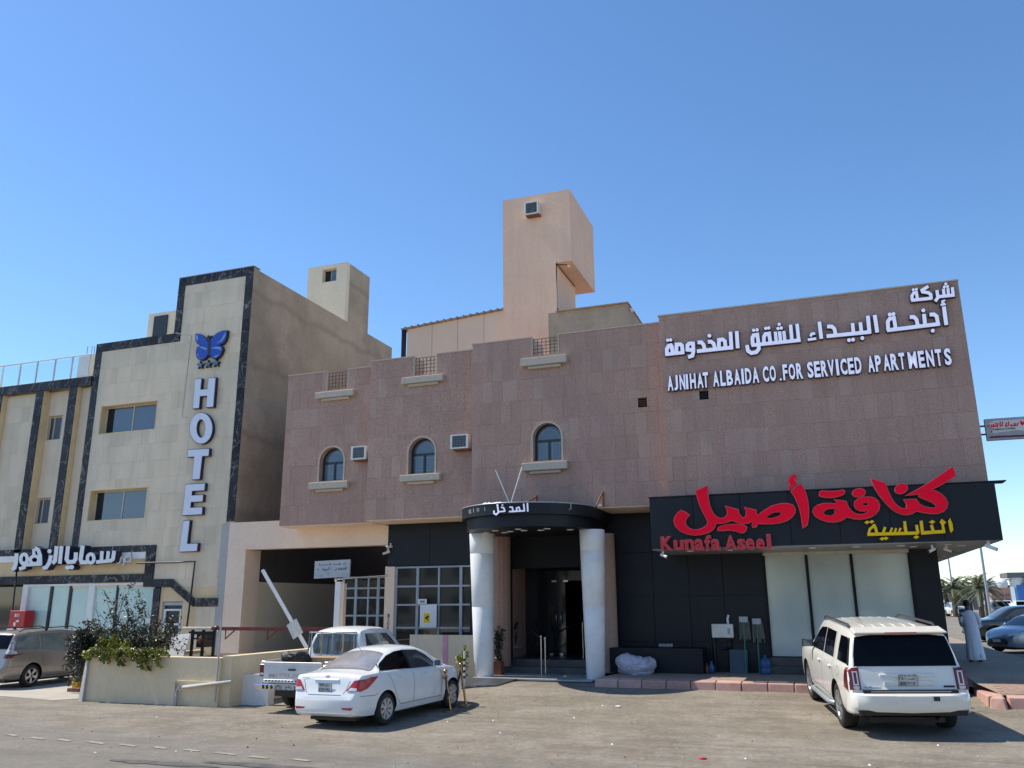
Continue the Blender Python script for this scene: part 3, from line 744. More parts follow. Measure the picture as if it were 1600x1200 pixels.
    pr = [(-.045, .52), (-.06, .60), (-.06, .76), (-.03, .79), (.12, .80), (.3, .78), (.3, .44), (.0, .46)]
    prof = []
    ys = [-1.0, -.97, -.88, -.6, 0, .6, .88, .97, 1.0]; dxs = [.30, .14, .045, .01, 0, .01, .045, .14, .30]
    vs = []; n = len(pr)
    for yy, dx in zip(ys, dxs):
        vs += [(min(px_+dx, .42) if px_ < .25 else .44, yy, pz) for px_, pz in pr]
    fs = []
    for i in range(len(ys)-1):
        for j in range(n): fs.append((i*n+j, i*n+(j+1) % n, (i+1)*n+(j+1) % n, (i+1)*n+j))
    fs += [tuple(range(n)), tuple(reversed(range((len(ys)-1)*n, len(ys)*n)))]
    b.add(vs, fs, True); bo = b.build('rear_bumper', parent=root)
    try: bo.data.set_sharp_from_angle(angle=R(40))
    except Exception: pass
    b = MB().mat('carcream').box(-.068, -.055, -.30, .26, .61, .75); b.mat('grille').box(-.066, -.055, -.44, -.34, .68, .75); b.build('tow_cover', parent=root)
    b = MB().mat('black').hexa([(.0, -.86, .43), (.4, -.92, .36), (.4, .92, .36), (.0, .86, .43), (-.02, -.90, .52), (.4, -.95, .5), (.4, .95, .5), (-.02, .90, .52)])
    b.box(.4, 4.7, -.62, .62, .24, .33); b.tube([(.3, -.45, .36), (.05, -.45, .35)], .04, 10); b.box(.95, 1.5, -.8, .8, .3, .45); b.build('underbody', parent=root)
    b = MB().mat('frame_gray')
    for sg in (1, -1): MB().mat('frame_gray').tube([(1.75, sg*.94, .34), (1.85, sg*1.03, .35), (3.55, sg*1.03, .35), (3.65, sg*.94, .34)], .045, 10).build('running_board', parent=root)
    # tailgate: chrome bar, badge, plate recess, handle, seams
    tx = lambda y, z_: sh.hit('rear', y, z_)[0].x
    b = MB().mat('carcream'); b.box(tx(0, 1.06)-.028, tx(0, 1.06), -.46, .46, 1.045, 1.10); o = b.build('tailgate_bar', parent=root); o.modifiers.new('b', 'BEVEL').width = .01
    rear_text(root, 'badge', 'GMC', tx(0, 1.06)-.030, .16, -.16, 1.035, 1.085, 'grille', .012, .03)
    rear_text(root, 'badge', 'YUKON', tx(0, .9)-.006, .76, .46, .862, .885, 'frame_gray', .006)
    b = MB().mat('grille').box(tx(0, .9)-.012, tx(0, .9), -.76, -.58, .875, .905); b.build('badge', parent=root)
    b = MB().mat('carcream'); b.box(tx(0, .93)-.02, tx(0, .93)+.02, -.42, .40, .905, .985); b.mat('frame_gray').box(tx(0, .93)-.024, tx(0, .93)-.018, -.13, .13, .905, .93); b.build('tailgate_handle', parent=root).modifiers.new('b', 'BEVEL').width = .01
    plate_part(root, tx(0, 1.0)-.03, .985, .33, .17, [('٢٨٠٠', .15, .02, .012, .07), ('2800', .15, .03, -.07, -.012), ('ﺐﻤﻧ', -.0, -.12, .01, .06), ('RGJ', .01, -.11, -.065, -.015)], y0=.0)
    mb = MB().mat('joint')
    sh.line('rear', [(-.80, .84), (-.80, 1.2)], .012, .004, mb=mb); sh.line('rear', [(.80, .84), (.80, 1.2)], .012, .004, mb=mb); mb.build('tailgate_seam', parent=root)
    side_lines(sh, root, [[(1.42, 1.2), (1.44, .95), (1.30, .86)], [(1.42, 1.72), (1.42, 1.2)], [(2.38, 1.2), (2.40, .5), (1.75, .48), (1.68, .62)], [(3.55, 1.18), (3.60, .8), (3.5, .5), (2.4, .5)]])
    mb = MB().mat('joint')
    for sd_ in ('Lf',): sh.line(sd_, sm_round([(.86, .98), (1.02, .98), (1.04, 1.08), (.94, 1.14), (.84, 1.08)], 3)+[(.86, .98)], .006, .003, mb=mb)
    mb.build('fuel_flap', parent=root)
    door_handle(root, 1.62, 1.06, 1.005, 'carcream'); door_handle(root, 2.62, 1.05, 1.01, 'carcream')
    door_mirror(root, 3.42, 1.28, .98, 'black', 1.05)
    # front
    for sg in (1, -1):
        y0, y1 = (.5, .9) if sg > 0 else (-.9, -.5)
        mb = MB().mat('headlight'); sh.patch('front', [(y0, .82), (y1, .82), (y1, 1.02), (y0, 1.02)], .01, .05, mb=mb); mb.build('headlight', parent=root)
    mb = MB().mat('black'); sh.patch('front', [(-.45, .6), (.45, .6), (.45, .98), (-.45, .98)], .012, .06, mb=mb); mb.build('grille', parent=root)
    return root, sp

def build_sedan(paint='carwhite', label='', detail=True, name='parked_sedan'):
    sp = dict(L=4.37, W=1.70, paint=paint, wr_=.305, axles=(.93, 3.50), track=.845, tw=.19, rim=.205, archgap=.05, crown=.06,
        zb=[(0, .30), (.1, .24), (.5, .20), (1.4, .18), (3.0, .18), (3.9, .19), (4.25, .22), (4.37, .30)],
        zt=[(0, .58), (.03, .66), (.07, .78), (.10, .93), (.13, 1.0), (.18, 1.025), (.45, 1.06), (.62, 1.09), (.9, 1.22), (1.3, 1.38), (1.6, 1.44), (2.0, 1.457), (2.35, 1.44), (2.7, 1.36), (3.1, 1.16), (3.38, 1.01), (3.5, .975), (3.9, .90), (4.15, .80), (4.3, .64), (4.37, .46)],
        ze=[(0, .56), (.07, .74), (.12, .93), (.2, .985), (.9, 1.0), (1.6, .97), (2.6, .935), (3.3, .91), (3.7, .86), (4.1, .73), (4.3, .56), (4.37, .42)],
        w=[(0, .68), (.05, .745), (.15, .795), (.4, .83), (.95, .85), (2.2, .845), (3.5, .85), (3.9, .80), (4.2, .67), (4.37, .45)],
        wr=[(0, .62), (.15, .68), (.6, .66), (1.0, .585), (1.6, .565), (2.3, .57), (2.8, .60), (3.3, .68), (3.5, .70), (4.37, .42)])
    sh = Shell(sp)
    root = thing(name, label, 'car')
    link('body', apply_arches(sh), root)
    put_wheels(sp, root, (8, 'hubcap', .045, .085) if detail else (5, 'alloy', .05, .07))
    mb = MB().mat('dustglass'); sh.patch('top', [(.60, -.60), (.70, -.635), (1.27, -.50), (1.31, 0), (1.27, .50), (.70, .635), (.60, .60), (.56, 0)], .008, .06, mb=mb); mb.build('rear_window', parent=root)
    mb = MB().mat('carglass'); sh.patch('top', [(2.62, -.50), (3.28, -.63), (3.34, 0), (3.28, .63), (2.62, .50), (2.56, 0)], .008, .07, mb=mb); mb.build('windscreen', parent=root)
    mirror_patch(sh, root, 'rear_door_window', 'tint', [(.74, 1.03), (1.60, 1.0), (1.85, .985), (1.80, 1.355), (1.55, 1.345), (1.25, 1.28), (.95, 1.15)], .007, .06)
    mirror_patch(sh, root, 'front_door_window', 'carglass', [(1.93, .98), (2.95, .955), (2.88, 1.03), (2.62, 1.22), (2.35, 1.33), (1.9, 1.358)], .007, .06)
    mirror_patch(sh, root, 'window_trim', 'black', [(1.85, .985), (1.93, .98), (1.90, 1.36), (1.80, 1.36)], .006, .05)
    side_lines(sh, root, [[(.98, .95), (1.08, .86), (1.30, .46), (1.40, .36)], [(1.88, .97), (1.93, .7), (1.90, .33)], [(2.93, .93), (3.05, .75), (3.0, .38)], [(1.40, .34), (3.0, .33)], [(.12, .62), (.55, .60), (.62, .63)]], .008)
    mb = MB().mat('joint')
    for sd_ in ('R', 'Lf'): sh.line(sd_, [(.72, 1.0), (.95, 1.19), (1.25, 1.315), (1.6, 1.385), (2.0, 1.39), (2.4, 1.365), (2.68, 1.25), (3.05, 1.0)], .014, .004, mb=mb)
    mb.build('roof_seal', parent=root)
    door_handle(root, 1.32, .86, .832, paint, .15); door_handle(root, 2.28, .85, .835, paint, .15)
    door_mirror(root, 2.83, 1.02, .80, paint, .9)
    # tail lights: swept into the flank
    for sg in (1, -1):
        t = MB().mat('tailred'); sd_ = 'Lf' if sg > 0 else 'R'
        sh.patch(sd_, [(.10, .70), (.28, .74), (.52, .87), (.64, .945), (.40, .945), (.12, .89)], .012, .04, mb=t)
        ya, yb = (.50, .80) if sg > 0 else (-.80, -.50)
        pl = [(.50, .71), (.80, .71), (.80, .92), (.66, .90)] if sg > 0 else [(-.50, .71), (-.66, .90), (-.80, .92), (-.80, .71)]
        sh.patch('rear', pl, .014, .035, mb=t); tl = t.build('tail_light', parent=root)
        mb = MB().mat('tailwhite'); pl = [(.55, .715), (.74, .715), (.74, .765), (.60, .775)] if sg > 0 else [(-.55, .715), (-.60, .775), (-.74, .765), (-.74, .715)]
        sh.patch('rear', pl, .02, .035, mb=mb); mb.build('reversing_lamp', parent=tl)
        mb = MB().mat('tailred'); pl = [(.46, .385), (.66, .375), (.70, .42), (.44, .415)] if sg > 0 else [(-.46, .385), (-.44, .415), (-.70, .42), (-.66, .375)]
        sh.patch('rear', pl, .012, .04, mb=mb); mb.build('rear_reflector', parent=root)
    if detail:
        h = lambda y, z_: sh.hit('rear', y, z_)[0].x
        plate_part(root, h(0, .76)-.012, .775, .33, .165, [('٦٧٧٩', .15, .02, .012, .07), ('5779', .15, .03, -.07, -.012), ('ﺢﻛﺪ', -.0, -.12, .01, .06), ('DKJ', .01, -.11, -.065, -.015)])
        b = MB().mat('carwhite').hexa([(h(0, .9)-.02, -.30, .895), (h(0, .9)+.02, -.30, .895), (h(0, .9)+.02, .30, .895), (h(0, .9)-.02, .30, .895), (h(0, .9)-.012, -.31, .93), (h(0, .9)+.02, -.31, .93), (h(0, .9)+.02, .31, .93), (h(0, .9)-.012, .31, .93)])
        o = b.build('boot_handle_bar', parent=root); o.modifiers.new('b', 'BEVEL').width = .01
        b = MB().mat('chrome'); Lp, Rp = ribbon(ell(0, .975, .055, .028, 16), .008, True)
        vs = []
        for a, c in zip(Lp, Rp): vs += [(h(a.x, a.y)-.008, a.x, a.y), (h(c.x, c.y)-.008, c.x, c.y)]
        b.add(vs, [((2*i) % 32, (2*i+1) % 32, (2*i+3) % 32, (2*i+2) % 32) for i in range(16)])
        for sg in (-1, 1): b.box(h(0, .975)-.01, h(0, .975), sg*.018-.004, sg*.018+.004, .955, .995)
        b.box(h(0, .975)-.01, h(0, .975), -.018, .018, .971, .979); b.build('badge', parent=root)
        rear_text(root, 'badge', 'Accent', h(.5, .95)-.012, .62, .44, .935, .960, 'frame_gray', .004)
        mb = MB().mat('joint')
        sh.line('rear', [(-.40, .64), (.40, .64)], .008, .004, mb=mb); sh.line('rear', [(-.44, .66), (-.50, .75), (-.56, .9)], .008, .004, mb=mb); sh.line('rear', [(.44, .66), (.50, .75), (.56, .9)], .008, .004, mb=mb)
        mb.build('boot_seam', parent=root)
        MB().mat('black').tube([(1.22, .02, 1.37), (1.20, .02, 1.40), (1.05, .02, 1.52)], .004, 6).build('aerial', parent=root)
        b = MB().mat('rededge'); b.box(1.1, 1.35, -.45, -.25, .95, 1.12); 
    # front end
    for sg in (1, -1):
        mb = MB().mat('headlight'); pl = [(.40, .60), (.72, .68), (.72, .77), (.45, .68)] if sg > 0 else [(-.40, .60), (-.45, .68), (-.72, .77), (-.72, .68)]
        sh.patch('front', pl, .012, .04, mb=mb); sh.patch('Lf' if sg > 0 else 'R', [(3.82, .80), (4.02, .68), (4.16, .66), (4.10, .74)], .01, .04, mb=mb); mb.build('headlight', parent=root)
    mb = MB().mat('black'); sh.patch('front', [(-.42, .32), (.42, .32), (.50, .40), (.36, .54), (-.36, .54), (-.50, .40)], .012, .05, mb=mb); mb.build('grille', parent=root)
    MB().mat('plate').box(4.385, 4.40, -.17, .17, .41, .52).build('number_plate', parent=root)
    b = MB().mat('black'); b.box(.3, 4.1, -.55, .55, .14, .2); b.box(.7, 1.2, -.7, .7, .2, .34); b.box(3.25, 3.75, -.7, .7, .2, .34); b.build('underbody', parent=root)
    return root, sp

def build_mpv():
    sp = dict(L=4.75, W=1.80, paint='cargold', wr_=.325, axles=(.95, 3.78), track=.89, tw=.2, rim=.22, archgap=.055, crown=.05,
        zb=[(0, .34), (.1, .27), (.5, .22), (1.5, .20), (3.5, .20), (4.4, .22), (4.75, .32)],
        zt=[(0, .62), (.03, .70), (.06, .84), (.09, .98), (.14, 1.12), (.26, 1.38), (.36, 1.52), (.5, 1.585), (1.2, 1.64), (2.1, 1.66), (2.7, 1.61), (3.1, 1.48), (3.7, 1.14), (3.95, 1.03), (4.3, .93), (4.6, .76), (4.75, .5)],
        ze=[(0, .60), (.08, .94), (.16, 1.06), (.5, 1.075), (1.5, 1.03), (3.0, .98), (3.7, .96), (4.2, .87), (4.55, .7), (4.75, .46)],
        w=[(0, .78), (.05, .83), (.2, .875), (.9, .90), (3.7, .90), (4.2, .84), (4.55, .68), (4.75, .48)],
        wr=[(0, .74), (.1, .78), (.3, .70), (.5, .66), (2.2, .66), (2.9, .68), (3.8, .72), (4.75, .42)])
    sh = Shell(sp); root = thing('parked_minivan', 'champagne people carrier with roof rails, nose towards the bush by the planter wall', 'car')
    link('body', apply_arches(sh), root); put_wheels(sp, root, (5, 'alloy', .05, .095))
    mb = MB().mat('tint'); sh.patch('rear', [(-.70, 1.12), (.70, 1.12), (.62, 1.5), (-.62, 1.5)], .01, .06, mb=mb); mb.build('rear_window', parent=root)
    mirror_patch(sh, root, 'quarter_window', 'carglasspale', [(.28, 1.09), (1.20, 1.06), (1.20, 1.50), (.70, 1.46), (.46, 1.40)], .006, .06)
    mirror_patch(sh, root, 'rear_door_window', 'carglasspale', [(1.27, 1.055), (2.20, 1.02), (2.17, 1.52), (1.27, 1.505)], .006, .06)
    mirror_patch(sh, root, 'front_door_window', 'carglasspale', [(2.28, 1.015), (3.45, .99), (3.1, 1.25), (2.8, 1.42), (2.25, 1.52)], .006, .06)
    mb = MB().mat('carglass'); sh.patch('top', [(2.95, -.58), (3.75, -.68), (3.75, .68), (2.95, .58)], .006, .08, mb=mb); mb.build('windscreen', parent=root)
    for sg in (1, -1):
        t = MB().mat('tailwhite'); sh.patch('rear', [(sg*.72, .98), (sg*.87, .98), (sg*.78, 1.48), (sg*.70, 1.48)][::sg], .016, .05, mb=t)
        sh.patch('Lf' if sg > 0 else 'R', [(.05, .98), (.22, .98), (.34, 1.36), (.30, 1.44), (.18, 1.2)], .012, .05, mb=t); tl = t.build('tail_light', parent=root)
        t = MB().mat('tail'); sh.patch('rear', [(sg*.70, .86), (sg*.86, .86), (sg*.88, .97), (sg*.72, .97)][::sg], .016, .05, mb=t)
        sh.patch('Lf' if sg > 0 else 'R', [(.05, .86), (.22, .88), (.22, .97), (.05, .97)], .012, .05, mb=t); t.build('brake_light', parent=tl)
        mb = MB().mat('headlight'); sh.patch('front', [(sg*.40, .70), (sg*.70, .76), (sg*.7, .86), (sg*.42, .80)][::sg], .012, .05, mb=mb); mb.build('headlight', parent=root)
    b = MB().mat('black')
    for sg in (1, -1):
        b.tube([(.55, sg*.62, 1.59), (.75, sg*.63, 1.66), (2.5, sg*.63, 1.70), (2.75, sg*.62, 1.63)], .016, 8); b.box(1.5, 1.58, sg*.62-.02, sg*.62+.02, 1.6, 1.69)
    b.build('roof_rail', parent=root)
    side_lines(sh, root, [[(1.23, 1.04), (1.30, .7), (1.5, .42), (1.55, .32)], [(2.24, 1.0), (2.27, .3)], [(3.42, .97), (3.45, .4)], [(1.55, .30), (3.45, .30)], [(.08, .62), (.62, .62)]], .008)
    door_handle(root, 1.45, .93, .885, 'cargold'); door_handle(root, 2.45, .91, .89, 'cargold'); door_mirror(root, 3.1, 1.08, .86, 'cargold', 1.1)
    b = MB().mat('black'); b.box(.3, 4.4, -.6, .6, .16, .24); b.box(.7, 1.2, -.75, .75, .2, .36); b.build('underbody', parent=root)
    return root, sp

def build_darksuv(paint='cardark', label='', name='parked_suv'):
    sp = dict(L=4.9, W=1.88, paint=paint, wr_=.37, axles=(.98, 3.80), track=.92, tw=.24, rim=.25, archgap=.055, crown=.05,
        zb=[(0, .36), (.1, .3), (.5, .27), (4.4, .27), (4.9, .36)],
        zt=[(0, .66), (.05, .85), (.1, 1.05), (.28, 1.42), (.42, 1.62), (.7, 1.69), (1.8, 1.73), (2.6, 1.70), (3.0, 1.58), (3.6, 1.22), (3.8, 1.14), (4.5, 1.05), (4.75, .9), (4.9, .6)],
        ze=[(0, .63), (.09, .98), (.2, 1.12), (.6, 1.14), (2.5, 1.10), (3.7, 1.06), (4.5, .98), (4.75, .84), (4.9, .55)],
        w=[(0, .82), (.06, .88), (.3, .93), (4.0, .94), (4.5, .89), (4.75, .75), (4.9, .55)],
        wr=[(0, .78), (.2, .78), (.5, .70), (2.4, .70), (3.0, .71), (3.8, .78), (4.9, .5)])
    sh = Shell(sp); root = thing(name, label, 'car'); link('body', apply_arches(sh), root); put_wheels(sp, root, (5, 'alloy', .05, .09))
    mirror_patch(sh, root, 'quarter_window', 'tint', [(.42, 1.16), (1.05, 1.15), (1.05, 1.55), (.62, 1.54)], .006, .08)
    mirror_patch(sh, root, 'rear_door_window', 'carglass', [(1.12, 1.15), (2.05, 1.13), (2.03, 1.59), (1.12, 1.57)], .006, .08)
    mirror_patch(sh, root, 'front_door_window', 'carglass', [(2.13, 1.12), (3.3, 1.10), (2.9, 1.4), (2.65, 1.53), (2.12, 1.59)], .006, .08)
    mb = MB().mat('carglass'); sh.patch('top', [(2.85, -.6), (3.62, -.7), (3.62, .7), (2.85, .6)], .006, .09, mb=mb); mb.build('windscreen', parent=root)
    mb = MB().mat('tint'); sh.patch('rear', [(-.7, 1.14), (.7, 1.14), (.62, 1.56), (-.62, 1.56)], .01, .08, mb=mb); mb.build('rear_window', parent=root)
    for sg in (1, -1):
        mb = MB().mat('headlight'); sh.patch('front', [(sg*.5, .78), (sg*.84, .80), (sg*.84, .93), (sg*.5, .92)][::sg], .012, .05, mb=mb); mb.build('headlight', parent=root)
        mb = MB().mat('tail'); sh.patch('rear', [(sg*.66, .9), (sg*.86, .9), (sg*.84, 1.1), (sg*.66, 1.1)][::sg], .012, .05, mb=mb); mb.build('tail_light', parent=root)
    mb = MB().mat('black'); sh.patch('front', [(-.45, .5), (.45, .5), (.45, .88), (-.45, .88)], .012, .08, mb=mb); mb.build('grille', parent=root)
    side_lines(sh, root, [[(1.08, 1.1), (1.12, .7), (1.4, .36)], [(2.09, 1.08), (2.12, .4)], [(3.25, 1.06), (3.3, .5)]], .01)
    door_mirror(root, 3.0, 1.18, .88, paint, 1.1)
    b = MB().mat('black'); b.box(.3, 4.5, -.6, .6, .2, .3); b.build('underbody', parent=root)
    return root, sp

def build_pickup():
    L = 5.15
    sp = dict(L=L, W=1.76, paint='pickwhite', wr_=.37, axles=(1.20, 4.20), track=.86, tw=.22, rim=.215, archgap=.07, crown=.05,
        zb=[(1.74, .46), (2.4, .40), (4.5, .40), (5.15, .48)],
        zt=[(1.74, 1.06), (1.765, 1.20), (1.80, 1.55), (1.86, 1.68), (2.0, 1.75), (2.5, 1.79), (3.1, 1.77), (3.4, 1.70), (3.9, 1.33), (4.1, 1.18), (4.3, 1.13), (4.8, 1.06), (5.05, .92), (5.15, .7)],
        ze=[(1.74, 1.03), (1.78, 1.10), (2.5, 1.10), (3.9, 1.06), (4.8, .98), (5.05, .86), (5.15, .66)],
        w=[(1.74, .84), (1.80, .86), (2.2, .88), (4.3, .88), (4.8, .84), (5.05, .76), (5.15, .62)],
        wr=[(1.74, .70), (1.8, .66), (2.0, .63), (3.3, .62), (3.9, .67), (4.3, .74), (5.15, .5)])
    # shift so the loft starts at x=0 for the builder
    sh = Shell({**sp, 'L': L}) if False else None
    x0 = 1.74
    spc = dict(sp); spc['L'] = L-x0; spc['axles'] = (sp['axles'][1]-x0,)
    for q in ('zb', 'zt', 'ze', 'w', 'wr'): spc[q] = [(a-x0, b) for a, b in sp[q]]
    sh = Shell(spc)
    root = thing('parked_pickup', 'white pickup truck with black striped tailgate and a ladder rack over the cab window', 'car')
    cab = link('cab', apply_arches(sh), root); cab.location = (x0, 0, 0)
    def P(name, side, m, poly, off=.007, cell=.06):
        mb = MB().mat(m); sh.patch(side, [(a-x0, b) for a, b in poly] if side in ('R', 'Lf', 'top') else poly, off, cell, mb=mb)
        o = mb.build(name, parent=root); o.location = (x0, 0, 0); return o
    P('rear_window', 'rear', 'carglass', sm_round([(-.60, 1.16), (.60, 1.16), (.56, 1.56), (.48, 1.62), (-.48, 1.62), (-.56, 1.56)], 2), .010)
    for s_ in ('R', 'Lf'):
        P('rear_door_window', s_, 'carglass', [(1.92, 1.14), (2.62, 1.13), (2.62, 1.62), (2.05, 1.62)])
        P('front_door_window', s_, 'carglass', [(2.70, 1.13), (3.72, 1.10), (3.3, 1.5), (3.15, 1.6), (2.70, 1.62)])
    P('windscreen', 'top', 'carglass', [(3.42, -.58), (4.05, -.68), (4.05, .68), (3.42, .58)])
    mb = MB().mat('joint')
    for s_ in ('R', 'Lf'):
        for ln in ([(1.84, 1.1), (1.86, .6)], [(2.66, 1.65), (2.66, .5)], [(3.72, 1.08), (3.74, .5)]): sh.line(s_, [(a-x0, b) for a, b in ln], .01, .003, mb=mb)
    mb.build('door_seam', parent=root).location = (x0, 0, 0)
    put_wheels(sp, root, (6, 'hubcap', .06, .07))
    # load bed: two walls with arches, floor, front wall, tailgate
    ax, ra = sp['axles'][0], sp['wr_']+.07
    zl = .60; th = math.asin((zl-sp['wr_'])/ra) if zl < sp['wr_']+ra else 0
    arc = [(ax+ra*math.cos(a), sp['wr_']+ra*math.sin(a)) for a in np.linspace(math.pi-th, th, 16)]
    side = [(.06, zl)]+arc+[(1.70, zl-.06), (1.70, 1.06), (.06, 1.06)]
    for sg in (1, -1):
        b = MB().mat('pickwhite')
        b.prism(side, [], sg*.81, sg*.88)
        b.prism([(.06, 1.06), (1.70, 1.06), (1.70, 1.09), (.06, 1.09)], [], sg*.79, sg*.875)
        b.mat('black').prism([(ax-ra, .5), (ax-ra, .9), (ax+ra, .9), (ax+ra, .5)], [], sg*.5, sg*.53)
        o = b.build('bed_side', parent=root); o.modifiers.new('b', 'BEVEL').width = .015
        # tail lamps in the bed corner
        t = MB().mat('tail').box(.02, .16, sg*.76, sg*.885, .76, 1.02); t.mat('tailwhite').box(.018, .1, sg*.765, sg*.87, .78, .84)
        o = t.build('tail_light', parent=root); o.modifiers.new('b', 'BEVEL').width = .01
    b = MB().mat('pickwhite').box(.1, 1.7, -.81, .81, .60, .64); b.box(1.66, 1.72, -.81, .81, .6, 1.06); b.build('bed_floor', parent=root)
    tg = MB().mat('pickwhite').box(.0, .05, -.755, .755, .64, 1.07); tg.box(-.012, .0, -.755, .755, .64, .70); tg.box(-.012, .0, -.755, .755, 1.01, 1.075)
    tgo = tg.build('tailgate', parent=root); tgo.modifiers.new('b', 'BEVEL').width = .012
    MB().mat('black').box(-.03, .0, -.09, .09, .895, .93).build('tailgate_handle', parent=tgo)
    b = MB().mat('print')
    for i in range(17):
        yy = .70-i*.087; b.add([(-.0135, yy, .652), (-.0135, yy-.04, .652), (-.0135, yy-.062, .688), (-.0135, yy-.022, .688)], [(0, 1, 2, 3)])
    b.build('reflective_strip', parent=tgo)
    me = rear_text(root, 'faded_lettering', 'MITSUBISHI', -.0015, .62, -.62, .735, .825, 'faded', .002, .03); me.parent = tgo
    b = MB().mat('chrome'); b.hexa([(-.16, -.86, .50), (.02, -.84, .50), (.02, .84, .50), (-.16, .86, .50), (-.18, -.88, .61), (.02, -.86, .62), (.02, .86, .62), (-.18, .88, .61)])
    o = b.build('rear_bumper', parent=root); o.modifiers.new('b', 'BEVEL').width = .02
    b = MB().mat('black')
    for yy in (.62, .52, .40, -.62, -.52, -.40): b.box(-.186, -.17, yy-.02, yy+.02, .515, .60)
    b.box(.25, 4.9, -.42, .42, .30, .44); b.box(1.1, 1.3, -.75, .75, .32, .44); b.box(.05, .3, -.42, .42, .36, .48); b.box(.62, .66, -.86, -.60, .28, .58); b.box(.62, .66, .60, .86, .28, .58)
    b.build('chassis', parent=root)
    plate_part(root, -.18, .555, .52, .115, [('٨٣٧٨', .24, .06, -.05, .05), ('ﺢﻗﺮ', -.02, -.20, -.05, .05)], y0=.05)
    b = MB().mat('frame_gray')
    for yy in (-.60, -.30, .0, .30, .60): b.tube([(1.62, yy, 1.08), (1.64, yy, 1.66)], .014, 6)
    b.tube([(1.62, -.68, 1.08), (1.64, -.66, 1.66), (1.64, .66, 1.66), (1.62, .68, 1.08)], .018, 8); b.build('cab_guard', parent=root)
    b = MB().mat('yellow')
    for yy, s_ in ((.30, 1), (-.28, -1)): b.tube([(1.60, yy, 1.68), (1.585, yy+.03*s_, 1.5), (1.60, yy-.02, 1.3), (1.585, yy+.02, 1.1)], .008, 5)
    b.build('tie_strap', parent=root)
    door_mirror(root, 3.45, 1.22, .86, 'black', 1.3)
    for sg in (1, -1):
        mb = MB().mat('headlight'); sh.patch('front', [(sg*.5, .8), (sg*.76, .8), (sg*.76, .93), (sg*.5, .93)][::sg], .01, .06, mb=mb); mb.build('headlight', parent=root).location = (x0, 0, 0)
    return root, sp
M['faded'] = plain('faded_orange_print', (.55, .42, .32), .8, var=.25, scale=8)
# ================================================================ ground, kerbs, pavement
def axis_pts(lo, hi, step): return [-3000, -800, -200]+list(np.arange(lo, hi+.01, step))+[200, 800, 3000]
xs = axis_pts(-60, 60, .75); ys = axis_pts(-14, 60, .75)
g = MB(); vs = [(x, y, gz(x, y)) for y in ys for x in xs]; n = len(xs)
g.add(vs, [(j*n+i, j*n+i+1, (j+1)*n+i+1, (j+1)*n+i) for j in range(len(ys)-1) for i in range(n-1)], True)
tag(g.build('ground', 'asphalt'), kind='structure')

def sheet_on_ground(poly, off, m, name, step=.5):
    """a thin sheet following the ground"""
    x0, x1 = min(p[0] for p in poly), max(p[0] for p in poly); y0, y1 = min(p[1] for p in poly), max(p[1] for p in poly)
    nx, ny = max(1, math.ceil((x1-x0)/step)), max(1, math.ceil((y1-y0)/step)); b = MB()
    for i in range(nx):
        for j in range(ny):
            c = clip_cell(poly, x0+(x1-x0)*i/nx, x0+(x1-x0)*(i+1)/nx, y0+(y1-y0)*j/ny, y0+(y1-y0)*(j+1)/ny)
            if len(c) >= 3: b.add([(p[0], p[1], gz(p[0], p[1])+off) for p in c], [tuple(range(len(c)))])
    return b.build(name, m)
rr = random.Random(3)
def blob(cx, cy, rx, ry, n=18, j=.35): return [(cx+rx*math.cos(2*math.pi*i/n)*(1+rr.uniform(-j, j)), cy+ry*math.sin(2*math.pi*i/n)*(1+rr.uniform(-j, j))) for i in range(n)]
# concrete apron beside the planter, worn dashes at the road edge, oily patches
tag(sheet_on_ground([(-24, 16.3), (-19.5, 16.4), (-17.6, 16.1), (-16.9, 17.1), (-16.9, 22.8), (-29, 22.8), (-29, 16.5)], .006, 'apron', 'pavement'), kind='structure')
for i, (px, py, w) in enumerate([(18, 1149, 30), (58, 1154, 34), (100, 1157, 36), (150, 1161, 40), (200, 1165, 36), (250, 1169, 34), (300, 1173, 42), (352, 1178, 44), (405, 1184, 48), (470, 1188, 40)]):
    p = PZ(px, py, .05); q = PZ(px+w*.5, py+3, .05); d = (q-p); d.z = 0; d.normalize(); L = .16+.1*rr.random(); nn = Vector((-d.y, d.x, 0))*.055
    o = sheet_on_ground([tuple((p-d*L-nn)[:2]), tuple((p+d*L-nn*.6)[:2]), tuple((p+d*L*.9+nn)[:2]), tuple((p-d*L*.9+nn*.8)[:2])], .008, 'paintmark', 'painted_dash', 5)
    tag(o, 'worn pale paint dash on the road edge, %s from the left' % ['first', 'second', 'third', 'fourth', 'fifth', 'sixth', 'seventh', 'eighth', 'ninth', 'tenth'][i], 'road marking', 'worn paint dashes along the road edge')
for px, py, rx, ry in ((250, 1193, .8, .14), (420, 1198, 1.0, .12)):
    p = PZ(px, py, .05); o = sheet_on_ground(blob(p.x, p.y, rx, ry), .008, 'oil', 'oil_stain', 5); tag(o, kind='structure')
# added unseen behind the camera: a broad pale walk bouncing sunlight onto the facades
tag(MB().mat('apron').box(-90, 90, -30, 1.5, -.2, .10).build('pavement'), kind='structure')
